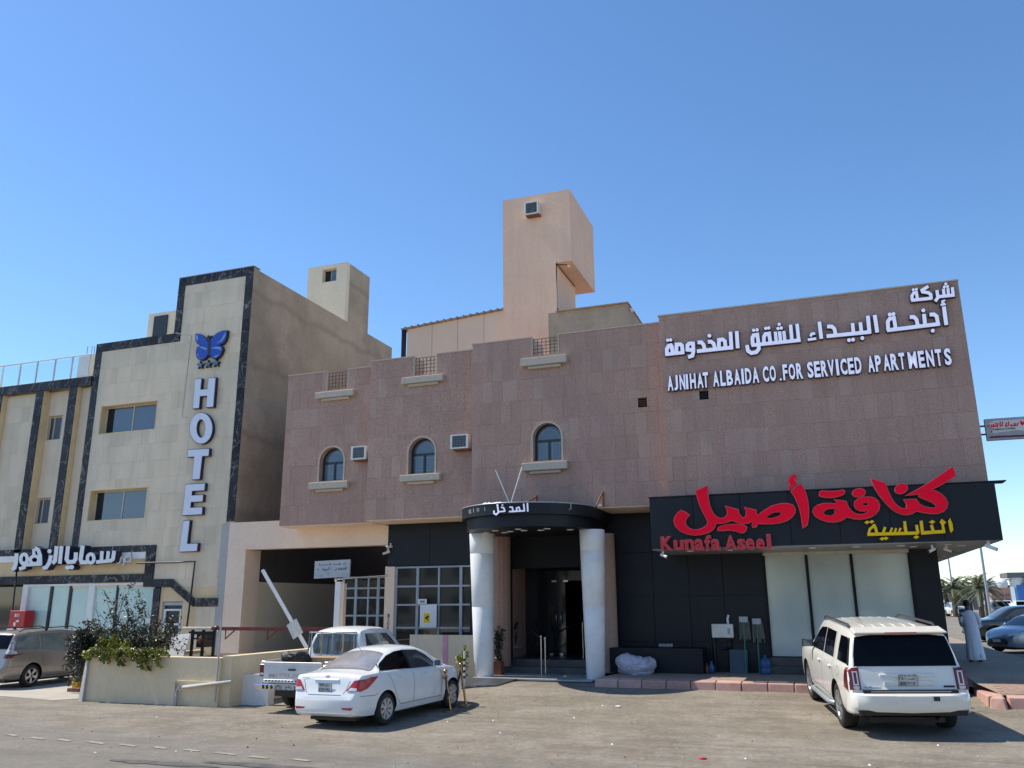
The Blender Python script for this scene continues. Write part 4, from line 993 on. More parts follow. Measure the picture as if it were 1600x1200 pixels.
# scattered litter and small stones
b = MB().mat('white')
for i in range(260):
    x, y = rr.uniform(-16, 5), rr.uniform(9.5, 19); s_ = rr.uniform(.008, .028); z = gz(x, y)
    b.cur = 0
    b.mat(rr.choice(['apron', 'paintmark', 'paintmark', 'bark', 'rust', 'asphalt', 'white']) if i % 5 else 'paintmark')
    b.add([(x-s_, y, z), (x+s_*.6, y-s_, z), (x+s_, y+s_*.7, z), (x-s_*.3, y+s_, z), (x, y, z+s_*rr.uniform(.4, 1.1))], [(0, 1, 4), (1, 2, 4), (2, 3, 4), (3, 0, 4)])
tag(b.build('ground_litter'), 'small stones and scraps lying about the forecourt', 'litter', kind='stuff')

PZT = .50      # pavement height
KY = 20.10      # kerb line of the forecourt
pv = MB().mat('pavers')
pv.add([(-5.25, KY+.3, PZT), (2.70, KY+.3, PZT), (2.70, 23.0, PZT), (-5.0, 23.0, PZT)], [(0, 1, 2, 3)])
EZ0, EZ1 = .455, .62     # the corner pavement climbs from its kerb
pv.add([(3.02, 19.30, EZ0), (6.5, 19.30, EZ0), (6.5, 20.6, EZ1), (2.705, 20.6, EZ1), (2.705, 20.3, EZ1-.03)], [(0, 1, 2, 3, 4)])
pv.prism([(2.706, 20.601), (6.5, 20.601), (5.1, 26.5), (5.0, 60), (2.706, 60)], [], .1, EZ1, axis='z')
pvo = tag(pv.build('pavement'), kind='structure')
# pavers that can be told apart in the near corner of the pavement
me_p = MB().mat('paver_a').box(-.098, .098, -.048, .048, -.03, .012).build('x').data
bpy.data.objects.remove(bpy.data.objects['x'])
cnt = 0
for j in range(16):
    for i in range(16):
        x = 3.1+i*.205+(j % 2)*.1; y = 19.42+j*.105
        if cnt < 290:
            o = link('paver', me_p, pvo, (x, y, EZ0+(EZ1-EZ0)*min(1, (y-19.3)/1.3))); o.rotation_euler = (.126 if y < 20.6 else 0, 0, rr.uniform(-.01, .01)); cnt += 1
kb = tag(MB().mat('joint').box(-5.3, 2.5, KY+.10, KY+.30, .1, PZT-.06).build('kerb'), kind='structure')
def kerb_block(x0, x1, y0, side='y', tilt=0):
    b = MB().mat('kerb'); h = .004
    if side == 'y':
        za, zb_ = gz(x0, y0)-.06, gz(x1, y0)-.06
        b.hexa([(x0+.008, y0, za), (x1-.008, y0, zb_), (x1-.008, y0+.32, zb_), (x0+.008, y0+.32, za), (x0+.008, y0+.03, PZT-.015), (x1-.008, y0+.03, PZT-.015), (x1-.008, y0+.32, PZT+.008), (x0+.008, y0+.32, PZT+.008)])
    o = b.build('kerb_block', parent=kb); bv = o.modifiers.new('b', 'BEVEL'); bv.width = .02; bv.segments = 2; return o
for i in range(14): kerb_block(-5.31+i*.56, -5.31+(i+1)*.56, KY+rr.uniform(-.008, .008))
def kerb_seg(p, q, n, parent, zt=PZT):
    d = (Vector(q)-Vector(p)); L = d.length; d.normalize(); nn = Vector((-d.y, d.x))
    for i in range(n):
        a = Vector(p)+d*(L*i/n+.008); c = Vector(p)+d*(L*(i+1)/n-.008)
        za, zc = gz(*a)-.08, gz(*c)-.08; w1 = nn*.03; w2 = nn*.30
        b = MB().mat('kerb'); b.hexa([(a.x, a.y, za), (c.x, c.y, zc), (c.x+w2.x, c.y+w2.y, zc), (a.x+w2.x, a.y+w2.y, za), (a.x+w1.x, a.y+w1.y, zt-.015), (c.x+w1.x, c.y+w1.y, zt-.015), (c.x+w2.x, c.y+w2.y, zt+.008), (a.x+w2.x, a.y+w2.y, zt+.008)])
        o = b.build('kerb_block', parent=parent); bv = o.modifiers.new('b', 'BEVEL'); bv.width = .02; bv.segments = 2
kb2 = tag(MB().mat('joint').box(3.1, 6.5, 19.16, 19.32, .1, PZT-.12).build('kerb'), kind='structure')
kerb_seg((2.68, 20.5), (2.72, 19.16), 2, kb2, .46); kerb_seg((3.08, 19.04), (6.5, 19.04), 6, kb2, .45)
b = MB().mat('kerb').hexa([(2.70, 19.02, .1), (3.05, 18.92, .1), (3.07, 19.35, .1), (2.98, 19.40, .1), (2.76, 19.10, PZT-.06), (3.01, 19.00, PZT-.05), (3.05, 19.35, PZT-.04), (2.98, 19.38, PZT-.04)])
o = b.build('kerb_block', parent=kb2); o['label'] = 'broken corner kerb stone'; o.modifiers.new('b', 'BEVEL').width = .04

# ================================================================ cladding
def rect_minus(rects, hole):
    hx0, hx1, hz0, hz1 = hole; out = []
    for x0, x1, z0, z1 in rects:
        if hx1 <= x0 or hx0 >= x1 or hz1 <= z0 or hz0 >= z1: out.append((x0, x1, z0, z1)); continue
        if hz0 > z0: out.append((x0, x1, z0, hz0))
        if hz1 < z1: out.append((x0, x1, hz1, z1))
        a, c = max(z0, hz0), min(z1, hz1)
        if hx0 > x0: out.append((x0, hx0, a, c))
        if hx1 < x1: out.append((hx1, x1, a, c))
    return [r_ for r_ in out if r_[1]-r_[0] > .012 and r_[3]-r_[2] > .012]
def tile_rects(X0, X1, Z0, Z1, holes, tw, th, seed, top=None):
    r_ = random.Random(seed); out = []; z = Z0
    while z < Z1-.02:
        z1 = min(z+th, Z1); x = X0-r_.uniform(0, tw*.8)
        while x < X1-.01:
            w = tw*r_.choice([1, 1, 1, 1.0, 1.5]); a, c = max(x, X0), min(x+w, X1)
            if c-a > .02:
                rs = [(a, c, z, z1)]
                for h in holes: rs = rect_minus(rs, h)
                out += rs
            x += w
        z = z1
    return out
unit = MB(); unit.box(-.5, .5, 0, 1, -.5, .5)
UNIT = {}
def unit_mesh(m):
    if m not in UNIT:
        u = MB().mat(m); u.box(-.5, .5, 0, 1, -.5, .5); o = u.build('tile'); UNIT[m] = o.data; bpy.data.objects.remove(o)
    return UNIT[m]
def lay_tiles(rects, Y, th, m, parent, nobj, seed, order=None, gap=.0028):
    """the nobj nearest tiles are objects, the others one joined part"""
    r_ = random.Random(seed); rects = sorted(rects, key=order or (lambda q: math.hypot((q[0]+q[1])/2, Y)+abs((q[2]+q[3])/2-2)*.3))
    pw = Vector((0, 0, 0)); q = parent
    while q is not None: pw += q.location; q = q.parent
    for x0, x1, z0, z1 in rects[:nobj]:
        j = r_.uniform(-.0015, .0015)
        o = link('tile', unit_mesh(m), parent, ((x0+x1)/2-pw.x, Y-th+j-pw.y, (z0+z1)/2-pw.z)); o.scale = (x1-x0-gap, th, z1-z0-gap)
    if rects[nobj:]:
        b = WB().mat(m)
        for x0, x1, z0, z1 in rects[nobj:]:
            j = r_.uniform(-.0015, .0015); g2 = gap/2; b.box(x0+g2, x1-g2, Y-th+j, Y-.0005, z0+g2, z1-g2)
        tag(b.build('tile_field', parent=parent), kind='stuff')

# ================================================================ main building
D2 = 22.87
bld = thing('apartment_building', 'two storey pink granite apartment building with stepped bays above the black clad restaurant front', 'building', (-6, 22, 0))
YP = [22.0, 21.65, 21.30, 20.95]
xL = [PY(437, 818, YP[0]).x, PY(576, 700, YP[1]).x, PY(738, 660, YP[2]).x, PY(1037, 640, YP[3]).x, PY(1520, 594, YP[3]).x]
zT = [PY(482, 585, YP[0]).z, PY(614, 562, YP[1]).z, PY(785, 534, YP[2]).z, PY(1264, 467, YP[3]).z]
zB = [PY(505, 819, YP[0]).z, PY(635, 810, YP[1]).z, PY(985, 790, YP[2]).z, PY(1045, 778, YP[3]).z-.2]
zT = [zT[0], zT[1], zT[2], zT[3]]
# top notch (x0,x1,ledge y px), arched window px, vents
notch = {0: ((511, 545, 607), (493, 556, 611, 620), (502, 549)), 1: ((646.5, 683.5, 584), (628, 696, 587.5, 597), (637, 687)), 2: ((831, 874, 553), (814, 889, 557, 569), (824, 880))}
arch = {0: ((500, 537.5, 699, 751.5), (482.5, 547, 753, 763)), 1: ((639, 680, 684, 740), (625, 691, 741, 751)), 2: ((833, 877.5, 661, 720), (815.5, 890, 722, 734))}
def px_rect(x0, x1, yt, yb, Y):
    ym = (yt+yb)/2; xm = (x0+x1)/2
    return PY(x0, ym, Y).x, PY(x1, ym, Y).x, PY(xm, yb, Y).z, PY(xm, yt, Y).z
tile_left = 300
wallp = None; all_holes = []
for i in range(4):
    X0, X1, Z0, Z1, Y = xL[i], xL[i+1], zB[i], zT[i], YP[i]
    if i < 3: X1 = PY([0, 582, 738, 1037][i+1] if i < 2 else 1037, 660, YP[i]).x; X1 = xL[i+1]
    holes = []; poly = [(X0, Z0), (X1, Z0), (X1, Z1), (X0, Z1)]; inner = []
    if i in notch:
        a, b_, c = notch[i][0]; nx0, nx1 = PY(a, 595-15*i, Y).x, PY(b_, 592-15*i, Y).x; nz = PY((a+b_)/2, c+1, Y).z
        poly = [(X0, Z0), (X1, Z0), (X1, Z1), (nx1, Z1), (nx1, nz), (nx0, nz), (nx0, Z1), (X0, Z1)]
        holes.append((nx0, nx1, nz, Z1+1))
        ax0, ax1, az0, az1 = px_rect(*arch[i][0], Y); r_a = (ax1-ax0)/2; xc = (ax0+ax1)/2
        ap = [(ax0, az0), (ax1, az0)]+[(xc+r_a*math.cos(t), az1-r_a+r_a*math.sin(t)) for t in np.linspace(0, math.pi, 21)]
        inner.append(ap); holes.append((ax0, ax1, az0, az1))
    if i == 2: v = px_rect(994.5, 1011, 621.5, 636.5, Y)
    if i == 3: v = px_rect(1090.5, 1107, 610, 624.5, Y)
    if i >= 2: holes.append(v); inner.append([(v[0], v[2]), (v[1], v[2]), (v[1], v[3]), (v[0], v[3])])
    wb = WB().mat('granite'); wb.prism(poly, inner, Y, 22.38)
    wall = wb.build('wall', parent=bld)
    lay_tiles(tile_rects(X0, X1, Z0, Z1, holes, .305, .61, 11+i), Y, .018, 'granite', wall, {3: 215, 2: 85}.get(i, 0), 5+i)
    # coping
    c = WB().mat('granite_trim'); segs = [(X0, X1)] if i == 3 else [(X0, holes[0][0]), (holes[0][1], X1)]
    for k_, (a, b_) in enumerate(segs): 
        cc = WB().mat('granite_trim').box(a-.02, b_+.012, Y-.045, 22.36-.02*k_, Z1, Z1+.035); cc.build('coping', parent=bld)
    if i in notch:
        # notch cheeks, lattice, ledge
        (a, b_, c_), (l0, l1, lt, lb), (s0, s1) = notch[i]
        Yl = Y-.16; lx0, lx1, lz0, lz1 = px_rect(l0, l1-4, lt, lb, Yl)
        def ledge(x0, x1, z0, z1, sx0, sx1):
            o = WB().mat('granite_trim').box(x0, x1, Y-.19, Y-.019, z0, z1).build('ledge', parent=bld); o.modifiers.new('b', 'BEVEL').width = .008
            o = WB().mat('granite_trim').box(sx0, sx1, Y-.12, Y-.019, z0-.085, z0-.002).build('ledge_moulding', parent=bld); o.modifiers.new('b', 'BEVEL').width = .02
        ledge(lx0, lx1, lz0, lz1, lx0+.18, lx1-.18)
        for sx in (nx0, nx1-.03): WB().mat('granite_trim').box(sx, sx+.03, Y-.02, 22.3, nz, Z1+.02).build('notch_cheek', parent=bld)
        g = WB().mat('brownmetal'); yy = Y+.07; zt2 = Z1-.03; n_ = 6
        for q in range(n_+1): xq = nx0+.03+(nx1-nx0-.06)*q/n_; g.box(xq-.008, xq+.008, yy-.01, yy+.01, nz, zt2)
        m_ = 5
        for q in range(1, m_+1): zq = nz+(zt2-nz)*q/m_; g.box(nx0+.02, nx1-.02, yy-.022, yy-.011, zq-.008, zq+.008)
        g.build('lattice', parent=bld)
        # arched window: surround trim, frame, panes, sill
        t = WB().mat('granite_trim')
        oa = [(xc+(r_a+.05)*math.cos(t_), az1-r_a+(r_a+.05)*math.sin(t_)) for t_ in np.linspace(0, math.pi, 21)]
        ia = [(xc+(r_a-.002)*math.cos(t_), az1-r_a+(r_a-.002)*math.sin(t_)) for t_ in np.linspace(0, math.pi, 21)]
        ring = [(ax1+.05, az0)]+oa+[(ax0-.05, az0), (ax0+.002, az0)]+ia[::-1]+[(ax1-.002, az0)]
        t.prism(ring, [], Y-.04, Y-.019); t.build('window_surround', parent=bld)
        # spandrel pieces between the tiles and the arch
        for sg in (-1, 1):
            cx_ = xc+sg*r_a; pts = [(cx_, az1-r_a), (cx_, az1), (xc, az1)]+[(xc+sg*(r_a-.004)*math.cos(t_), az1-r_a+r_a*math.sin(t_)) for t_ in np.linspace(math.pi/2, 0, 10)]
            if sg < 0: pts = pts[::-1]
            WB().mat('granite').prism(pts, [], Y-.018, Y-.001).build('tile', parent=wall)
        fy = Y+.17; r2 = r_a-.001; fo = [(ax0+.001, az0)]+[(xc-r2*math.cos(t_), az1-r_a+r2*math.sin(t_)) for t_ in np.linspace(0, math.pi, 21)]+[(ax1-.001, az0)]
        win = WB().mat('cream_reveal').prism([(ax0-.0, az0), (ax1, az0), (ax1, az0+.01), (ax0, az0+.01)], [], Y-.01, fy)
        r3 = r_a-.055; zs = az0+(az1-az0)*.56
        top = [(xc-r3*math.cos(t_), az1-r_a+r3*math.sin(t_)) for t_ in np.linspace(0.0, math.pi, 19)]
        top = [(xc-r3, zs+.03)]+top+[(xc+r3, zs+.03)]
        top = [p for p in top if p[1] >= zs+.029]
        lo1 = [(ax0+.055, az0+.05), (xc-.03, az0+.05), (xc-.03, zs-.03), (ax0+.055, zs-.03)]; lo2 = [(xc+.03, az0+.05), (ax1-.055, az0+.05), (ax1-.055, zs-.03), (xc+.03, zs-.03)]
        win.mat('frame_dark').prism(fo, [top[::-1], lo1, lo2], fy, fy+.06)
        wo = win.build('arched_window', parent=bld)
        for nm, pl in (('pane', top), ('pane', lo1), ('pane', lo2)):
            WB().mat('glass').prism([(x*1.0, z) for x, z in pl], [], fy+.03, fy+.036).build(nm, parent=wo)
        gb = WB().mat('frame_gray')   # glazing beads
        for lo in (lo1, lo2):
            for xx in (lo[0][0]+.055, lo[1][0]-.055): gb.box(xx-.004, xx+.004, fy+.022, fy+.029, lo[0][1], lo[2][1])
            for zz in (lo[0][1]+.07, lo[2][1]-.07): gb.box(lo[0][0], lo[1][0], fy+.016, fy+.0215, zz-.004, zz+.004)
        Lp, Rp = ribbon([(xc-(r3-.07)*math.cos(t_), zs+.03+(r3-.07)*math.sin(t_)) for t_ in np.linspace(.05, math.pi-.05, 15)], .01)
        vs = []
        for p_, q_ in zip(Lp, Rp): vs += [(p_.x, fy+.024, p_.y), (q_.x, fy+.024, q_.y)]
        gb.add(vs, [(2*j, 2*j+1, 2*j+3, 2*j+2) for j in range(14)]); gb.build('glazing_bar', parent=wo)
        (l0, l1, lt, lb) = arch[i][1]; sx0, sx1, sz0, sz1 = px_rect(l0, l1-4, lt, lb, Y-.16); ledge(sx0, sx1, sz0, sz1, sx0+.2, sx1-.2)
    if i >= 2:
        vt = WB().mat('darkvoid').box(v[0]+.001, v[1]-.001, Y+.12, Y+.14, v[2]+.001, v[3]-.001); vt.mat('granite_trim')
        vt.box(v[0]+.001, v[0]+.03, Y-.012, Y+.119, v[2]+.001, v[3]-.001)
        vt.mat('rust' if i == 2 else 'grille')
        for q in range(4): zq = v[2]+.05+(v[3]-v[2]-.08)*q/4; vt.hexa([(v[0]+.06, Y+.05, zq), (v[1]-.03, Y+.05, zq), (v[1]-.03, Y+.1, zq+.03), (v[0]+.06, Y+.1, zq+.03), (v[0]+.06, Y+.05, zq+.01), (v[1]-.03, Y+.05, zq+.01), (v[1]-.03, Y+.1, zq+.04), (v[0]+.06, Y+.1, zq+.04)])
        vt.build('vent', parent=bld)
    # underside of the bay
    if i < 3: WB().mat('peach').box(X0+.005, X1-.002, Y+.02, D2-.002, Z0-.03, Z0-.002).build('soffit', parent=bld)
    else: WB().mat('peach').box(X0+.005, X1-.002, Y+.02, D2-.002, 4.55, Z0-.002).build('soffit', parent=bld)
XR = xL[4]
ROOF = 8.75
m_ = WB().mat('granite').box(xL[0]+.01, XR-.003, 22.381, 37.0, 4.62, ROOF); m_.box(XR-.25, XR-.002, 22.39, 37, ROOF, zT[3]-.01); m_.box(xL[0]+.012, xL[0]+.25, 22.39, 37, ROOF, zT[0]-.01); m_.box(xL[0]+.26, XR-.26, 36.7, 36.98, ROOF, 9.3)
m_.build('upper_storey', parent=bld)
# ground floor walls
XPR = PY(1470, 907, D2).x
gx0 = PY(607, 840, D2).x            # left edge of the black cladding
ex0, ex1 = PY(795, 900, D2).x, PY(946, 900, D2).x     # entrance recess
sx0, sx1 = PY(1195, 900, D2).x, PY(1424, 900, D2).x   # shop window
sz1 = PY(1300, 866, D2).z; sz0 = PZT+.40
g = WB().mat('joint')
g.box(PY(735, 900, D2).x, ex0, D2, D2+.3, .2, 4.6); g.box(ex1, sx0, D2, D2+.3, .2, 4.6); g.box(sx1, XPR, D2, D2+.3, .2, 4.6); g.box(sx0, sx1, D2, D2+.3, sz1+.14, 4.6); g.box(sx0, sx1, D2, D2+.3, .2, sz0)
g.box(gx0, PY(735, 900, D2).x, D2, D2+.3, PY(670, 884, D2).z, 4.6)
g.box(XPR-.3, XPR, D2+.301, 37, .2, 4.6); g.box(ex0-.3, XPR, 36.7, 37, .2, 4.6); g.box(ex0, ex1, D2, D2+.3, PY(860, 881, D2).z-.1, 4.6)
gf = g.build('ground_floor_wall', parent=bld)
def panels(x0, x1, z0, z1, xcuts, zcuts, y=D2, m='blackpanel', parent=None, nm='cladding_panel', gap=.006, ax='y'):
    X = [x0]+[c for c in xcuts if x0+.05 < c < x1-.05]+[x1]; Z = [z0]+[c for c in zcuts if z0+.05 < c < z1-.05]+[z1]
    for a, c in zip(X[:-1], X[1:]):
        for e, f in zip(Z[:-1], Z[1:]):
            o = WB().mat(m).box(a+gap, c-gap, y-.03, y-.001, e+gap, f-gap).build(nm, parent=parent or gf)
zc = [PY(1060, 862, D2).z, PY(1060, 931, D2).z, PY(1060, 1003, D2).z]; zc.append(zc[0]+1.05); zc.sort()
vx = [PY(1020, 900, D2).x, PY(1076, 900, D2).x, PY(1132, 940, D2).x]
panels(ex1, sx0-.02, PZT+.001, 4.60, vx, zc)
panels(sx1+.02, XPR, PZT+.001, 4.60, [], zc[:1]); panels(PY(735, 900, D2).x, ex0, .46, 4.55, [], zc)
panels(gx0, PY(735, 900, D2).x, PY(670, 883, D2).z, 4.55, [PY(672, 850, D2).x], [])
# shop glazing
sh_ = WB().mat('frame_cream').box(sx0, sx1, D2-.10, D2+.05, sz1, sz1+.14); sh_.mat('joint')
mull = [sx0, PY(1266, 940, D2).x, PY(1337, 940, D2).x, sx1]
for xm in mull: sh_.box(xm-.035, xm+.035, D2-.05, D2+.06, sz0, sz1)
sh_.box(sx0, sx1, D2-.045, D2+.05, sz0-.06, sz0)
sf = sh_.build('shop_window', parent=bld)
for a, c in zip(mull[:-1], mull[1:]): WB().mat('frost').box(a+.036, c-.036, D2+.0, D2+.012, sz0+.001, sz1-.001).build('pane', parent=sf)
for q, (dz, dy) in enumerate(((0, .42), (.19, .26))): WB().mat('darktile').box(sx0-.02, sx1+.3, D2-dy, D2-.031, PZT+dz, PZT+dz+.186).build('plinth_step', parent=bld)

# sign fascia and soffit of the restaurant
FY = 20.3
fx0, fx1 = PY(1016, 820, FY).x, PY(1561, 800, FY).x
fz0, fz1 = (PY(1018, 862, FY).z+PY(1565, 840, FY).z)/2, (PY(1015, 779, FY).z+PY(1557, 752, FY).z)/2
fas = thing('fascia_sign', 'long dark fascia with large red calligraphy above the restaurant windows', 'shop sign', (0, FY, fz0))
fb = WB().mat('joint').box(fx0+.02, fx1-.02, FY+.03, 20.9, fz0+.02, fz1-.02); fb.box(XR+.03, fx1-.03, 20.9, 36.9, fz0+.02, fz1-.02); fbo = fb.build('fascia_box', parent=fas)
cuts = [PY(px, 820, FY).x for px in (1084, 1158, 1235, 1312, 1392, 1474)]
panels(fx0, fx1, fz0, fz1, cuts, [], y=FY+.03, parent=fbo)
for j in range(13): WB().mat('blackpanel').box(fx1-.03, fx1, FY+.01+j*1.27, FY+1.26+j*1.27, fz0, fz1).build('cladding_panel', parent=fbo)
WB().mat('blackpanel').box(fx0, fx0+.02, FY+.031, 20.9, fz0, fz1).build('cladding_panel', parent=fbo)
WB().mat('joint').box(fx0-.01, fx1+.22, FY-.03, FY+.4, fz1+.001, fz1+.025).build('cap_flashing', parent=fas)
sfb = WB().mat('soffit').box(fx0+.01, XPR-.001, FY+.035, D2-.035, fz0-.012, fz0+.018).build('soffit', parent=bld)
yy = FY+.05
for j in range(70):   # strip ceiling along the side walk
    WB().mat('soffit').box(XPR+.01, fx1-.035, yy, yy+.19, fz0-.004-(j % 2)*.012, fz0+.012).build('soffit_strip', parent=sfb); yy += .20
    if yy > 34.2: break
for i_ in range(7):
    xx = fx0+.8+i_*.95; yl = 21.1
    o = WB().mat('white').lathe([(.085, 0), (.085, -.012), (.06, -.016), (0, -.008)], (xx, yl, fz0-.0125), n=18).build('downlight', parent=sfb)
for xx, yl in ((2.0, 21.6), (3.0, 21.6), (3.2, 24), (3.2, 27)): WB().mat('white').lathe([(.085, 0), (.085, -.012), (.06, -.016), (0, -.008)], (xx, yl, fz0-.0165), n=18).build('downlight', parent=sfb)

# ================================================================ entrance: canopy drum, columns, recess
CX, CYc, CR = -7.18, 21.0, 1.78
cz1, cz0, cz2 = 4.63, 4.34, 4.05
can = thing('entrance_canopy', 'round black canopy drum over the entrance carried by two white columns', 'canopy', (CX, CYc, 4.0))
b = WB().mat('blackpanel'); a0, a1 = math.pi, 2*math.pi
def drum(b, r0, r1, z0, z1, yb, m):
    pts = [(r1*math.cos(t), r1*math.sin(t)) for t in np.linspace(a0, a1, 41)]
    b.mat(m); P = [(CX+x, CYc+y) for x, y in pts]; P = [(P[0][0], yb)]+P+[(P[-1][0], yb)]
    b.prism(P, [], z0, z1, axis='z')
drum(b, 0, CR, cz0, cz1, D2-.04, 'blackpanel'); b.build('canopy_ring', parent=can)
b = WB(); drum(b, 0, CR-.13, cz2, cz0-.002, D2-.04, 'blackpanel'); b.build('canopy_drum', parent=can)
b = WB(); b.mat('frame_gray')
b.lathe([(CR+.004, -.025), (CR+.012, -.025), (CR+.012, 0), (CR+.004, 0)], (CX, CYc, cz1+.0), n=44, a0=a0, a1=a1); b.build('drip_edge', parent=can)
for k_ in range(9):
    t = math.pi*(1.12+.19*(k_ % 5)); r_ = 1.25-.5*(k_//5); 
    WB().mat('white').lathe([(.09, 0), (.09, -.012), (.06, -.016), (0, -.008)], (CX+r_*math.cos(t)*1.0, CYc+.25+r_*math.sin(t)*.9, cz2-.001), n=18).build('downlight', parent=can)
cols = [((735, 772), (742.5, 770), 1052, 826), ((905.5, 944), (917, 945), 1057, 822)]
CYP = 21.2
for i, ((tl, tr), (bl, br), yb, yt) in enumerate(cols):
    xb0, xb1 = PY(bl, yb, CYP).x, PY(br, yb, CYP).x; xt0, xt1 = PY(tl, yt, CYP).x, PY(tr, yt, CYP).x
    xb, rb, xt, rt = (xb0+xb1)/2, (xb1-xb0)/2, (xt0+xt1)/2, (xt1-xt0)/2
    c = thing('entrance_column', ['round white clad column left of the entrance, beside the potted plant', 'round white clad column right of the entrance, beside the black wall'][i], 'column', (xb, CYP, .40), group='columns carrying the entrance canopy')
    zz = [.401, 2.14, 3.52, cz2-.001]
    for z0_, z1_ in zip(zz[:-1], zz[1:]):
        f0, f1 = (z0_-.40)/(cz2-.40), (z1_-.40)/(cz2-.40)
        cb = WB().mat('column'); xa, xc_ = xb+(xt-xb)*f0, xb+(xt-xb)*f1; ra_, rc = rb+(rt-rb)*f0, rb+(rt-rb)*f1; vs = []
        nseg = 28
        for (xx, rr_, zq) in ((xa, ra_-.006, z0_+.0), (xa, ra_, z0_+.008), (xc_, rc, z1_-.008), (xc_, rc-.006, z1_)):
            vs += [(xx+rr_*math.cos(2*math.pi*q/nseg), CYP+rr_*math.sin(2*math.pi*q/nseg), zq) for q in range(nseg)]
        cb.add(vs, [(r_*nseg+q, r_*nseg+(q+1) % nseg, (r_+1)*nseg+(q+1) % nseg, (r_+1)*nseg+q) for r_ in range(3) for q in range(nseg)], True)
        o = cb.build('shaft_panel', parent=c)
        try: o.data.set_sharp_from_angle(angle=R(50))
        except Exception: pass
    cb = WB().mat('column').lathe([(0, cz2-.1), (0.01, cz2-.05)], (xt, CYP, 0), n=4)
# granite pilasters behind the columns
for i, (a, c) in enumerate(((773, 794), (945, 961))):
    X0_, X1_ = PY(a-12, 930, 22.3).x, PY(c, 930, 22.3).x
    p_ = WB().mat('granite').lathe([((X1_-X0_)/2, 0), ((X1_-X0_)/2, cz2-.47)], ((X0_+X1_)/2, 22.45, .46), n=14, smooth=False)
    p_.build('granite_pilaster', parent=bld)
# platform and ramp
pl = thing('entrance_platform', 'low polished stone platform at the foot of the entrance columns', 'step', (CX, 20.5, .3))
px0, px1 = PY(737, 1058, 20.75).x, PY(926, 1062, 20.75).x
for j in range(5):
    a, c = px0+(px1-px0)*j/5, px0+(px1-px0)*(j+1)/5
    WB().mat('slab').box(a+.003, c-.003, 20.72, 22.2, .365, .40).build('slab', parent=pl)
WB().mat('darktile').box(px0+.02, px1-.02, 20.76, 22.2, .2, .364).build('riser', parent=pl)
rp = thing('tiled_ramp', 'small dark tiled ramp up to the left end of the entrance platform', 'ramp', (px0+.4, 20.3, .3))
for j in range(5):
    a, c = px0-.1+j*.27, px0-.1+(j+1)*.27-.008
    z0_ = gz(a, 19.85)+.01
    WB().mat('darktile').hexa([(a-.22, 19.85, z0_-.05), (c-.22, 19.85, z0_-.05), (c, 20.71, .2), (a, 20.71, .2), (a-.22, 19.85, z0_+.01), (c-.22, 19.85, z0_+.01), (c, 20.71, .395), (a, 20.71, .395)]).build('ramp_tile', parent=rp)
# recess behind: side walls, steps, floor, doors
RY = 24.3
rc = WB().mat('granite').box(ex0-.29, ex0-.001, D2+.301, RY, .2, 3.4); rc.mat('blackpanel').box(ex1+.001, ex1+.25, D2+.301, RY, .2, 4.6); rc.box(ex0, ex1, D2+.301, RY, 3.42, 3.5)
rc.mat('granite').box(ex0-.002, PY(817, 950, RY).x, RY-.1, RY+.1, .75, 3.42)
rc.mat('darktile').box(ex0, ex1, 22.21, 22.6, .2, .57); rc.box(ex0, ex1, 22.601, 27.8, .2, .74); rc.mat('darkvoid').box(ex0-.3, ex1+.3, 27.8, 28.0, .2, 4); rc.box(ex0-.3, ex0-.28, RY+.12, 27.8, .7, 4); rc.box(ex1+.28, ex1+.3, RY+.12, 27.8, .7, 4); rc.box(ex0-.3, ex1+.3, RY+.12, 27.8, 4.0, 4.1)
rc.mat('blackpanel').box(ex0, ex1, RY-.05, RY+.05, 3.25, 3.42)
rc.build('entrance_recess', parent=bld)
dx0, dx1 = PY(818, 950, RY).x, ex1; dzt = PY(860, 885, RY).z; dzm = PY(860, 908, RY).z; dzb = .745
dr = WB().mat('steel'); dr.box(dx0, dx1, RY-.02, RY+.02, dzt, dzt+.03); dr.box(dx0-.01, dx0+.02, RY-.02, RY+.02, dzb, dzt)
for px in (866, 884): x_ = PY(px, 908, RY).x; dr.box(x_-.07, x_+.07, RY-.03, RY+.03, dzm-.03, dzm+.02)
for px in (862, 878): x_ = PY(px, 1022, RY).x; dr.box(x_-.05, x_+.05, RY-.03, RY+.03, dzb, dzb+.07)
gd = dr.build('glass_entrance', parent=bld)
for a, c, z0_, z1_ in ((819, 861, dzb+.02, dzm), (819, 886, dzm+.01, dzt), (886.5, 930, dzm+.01, dzt), (861.6, 884, dzb+.02, dzm)):
    o = WB().mat('glassdark').box(PY(a, 950, RY).x+.004, PY(c, 950, RY).x-.004, RY-.006, RY+.006, z0_, z1_).build('pane', parent=gd)
hd = WB().mat('steel'); x_ = PY(875, 960, RY).x; hz = PY(875, 955, RY).z; hz2 = PY(875, 974, RY).z
for q in (-.09, .05): hd.tube([(x_+q, RY-.02, hz), (x_+q, RY-.08, hz), (x_+q, RY-.08, hz2), (x_+q, RY-.02, hz2)], .014, 8)
hd.build('door_handle', parent=gd)
rl = thing('stair_handrail', 'pair of stainless steel posts with a sloping dark handrail in the entrance', 'handrail', (-6.3, 21.8, .45))
pp = [PY(846, 1046, 21.9), PY(851, 1046, 21.9)]
b = WB().mat('steel'); b.tube([(pp[0].x, 21.9, .40), (pp[0].x, 21.9, 1.32)], .022, 8); b.lathe([(0, .05), (.03, .03), (.03, -.03), (0, -.05)], (pp[0].x, 21.9, 1.36), n=10); b.build('post', parent=rl)
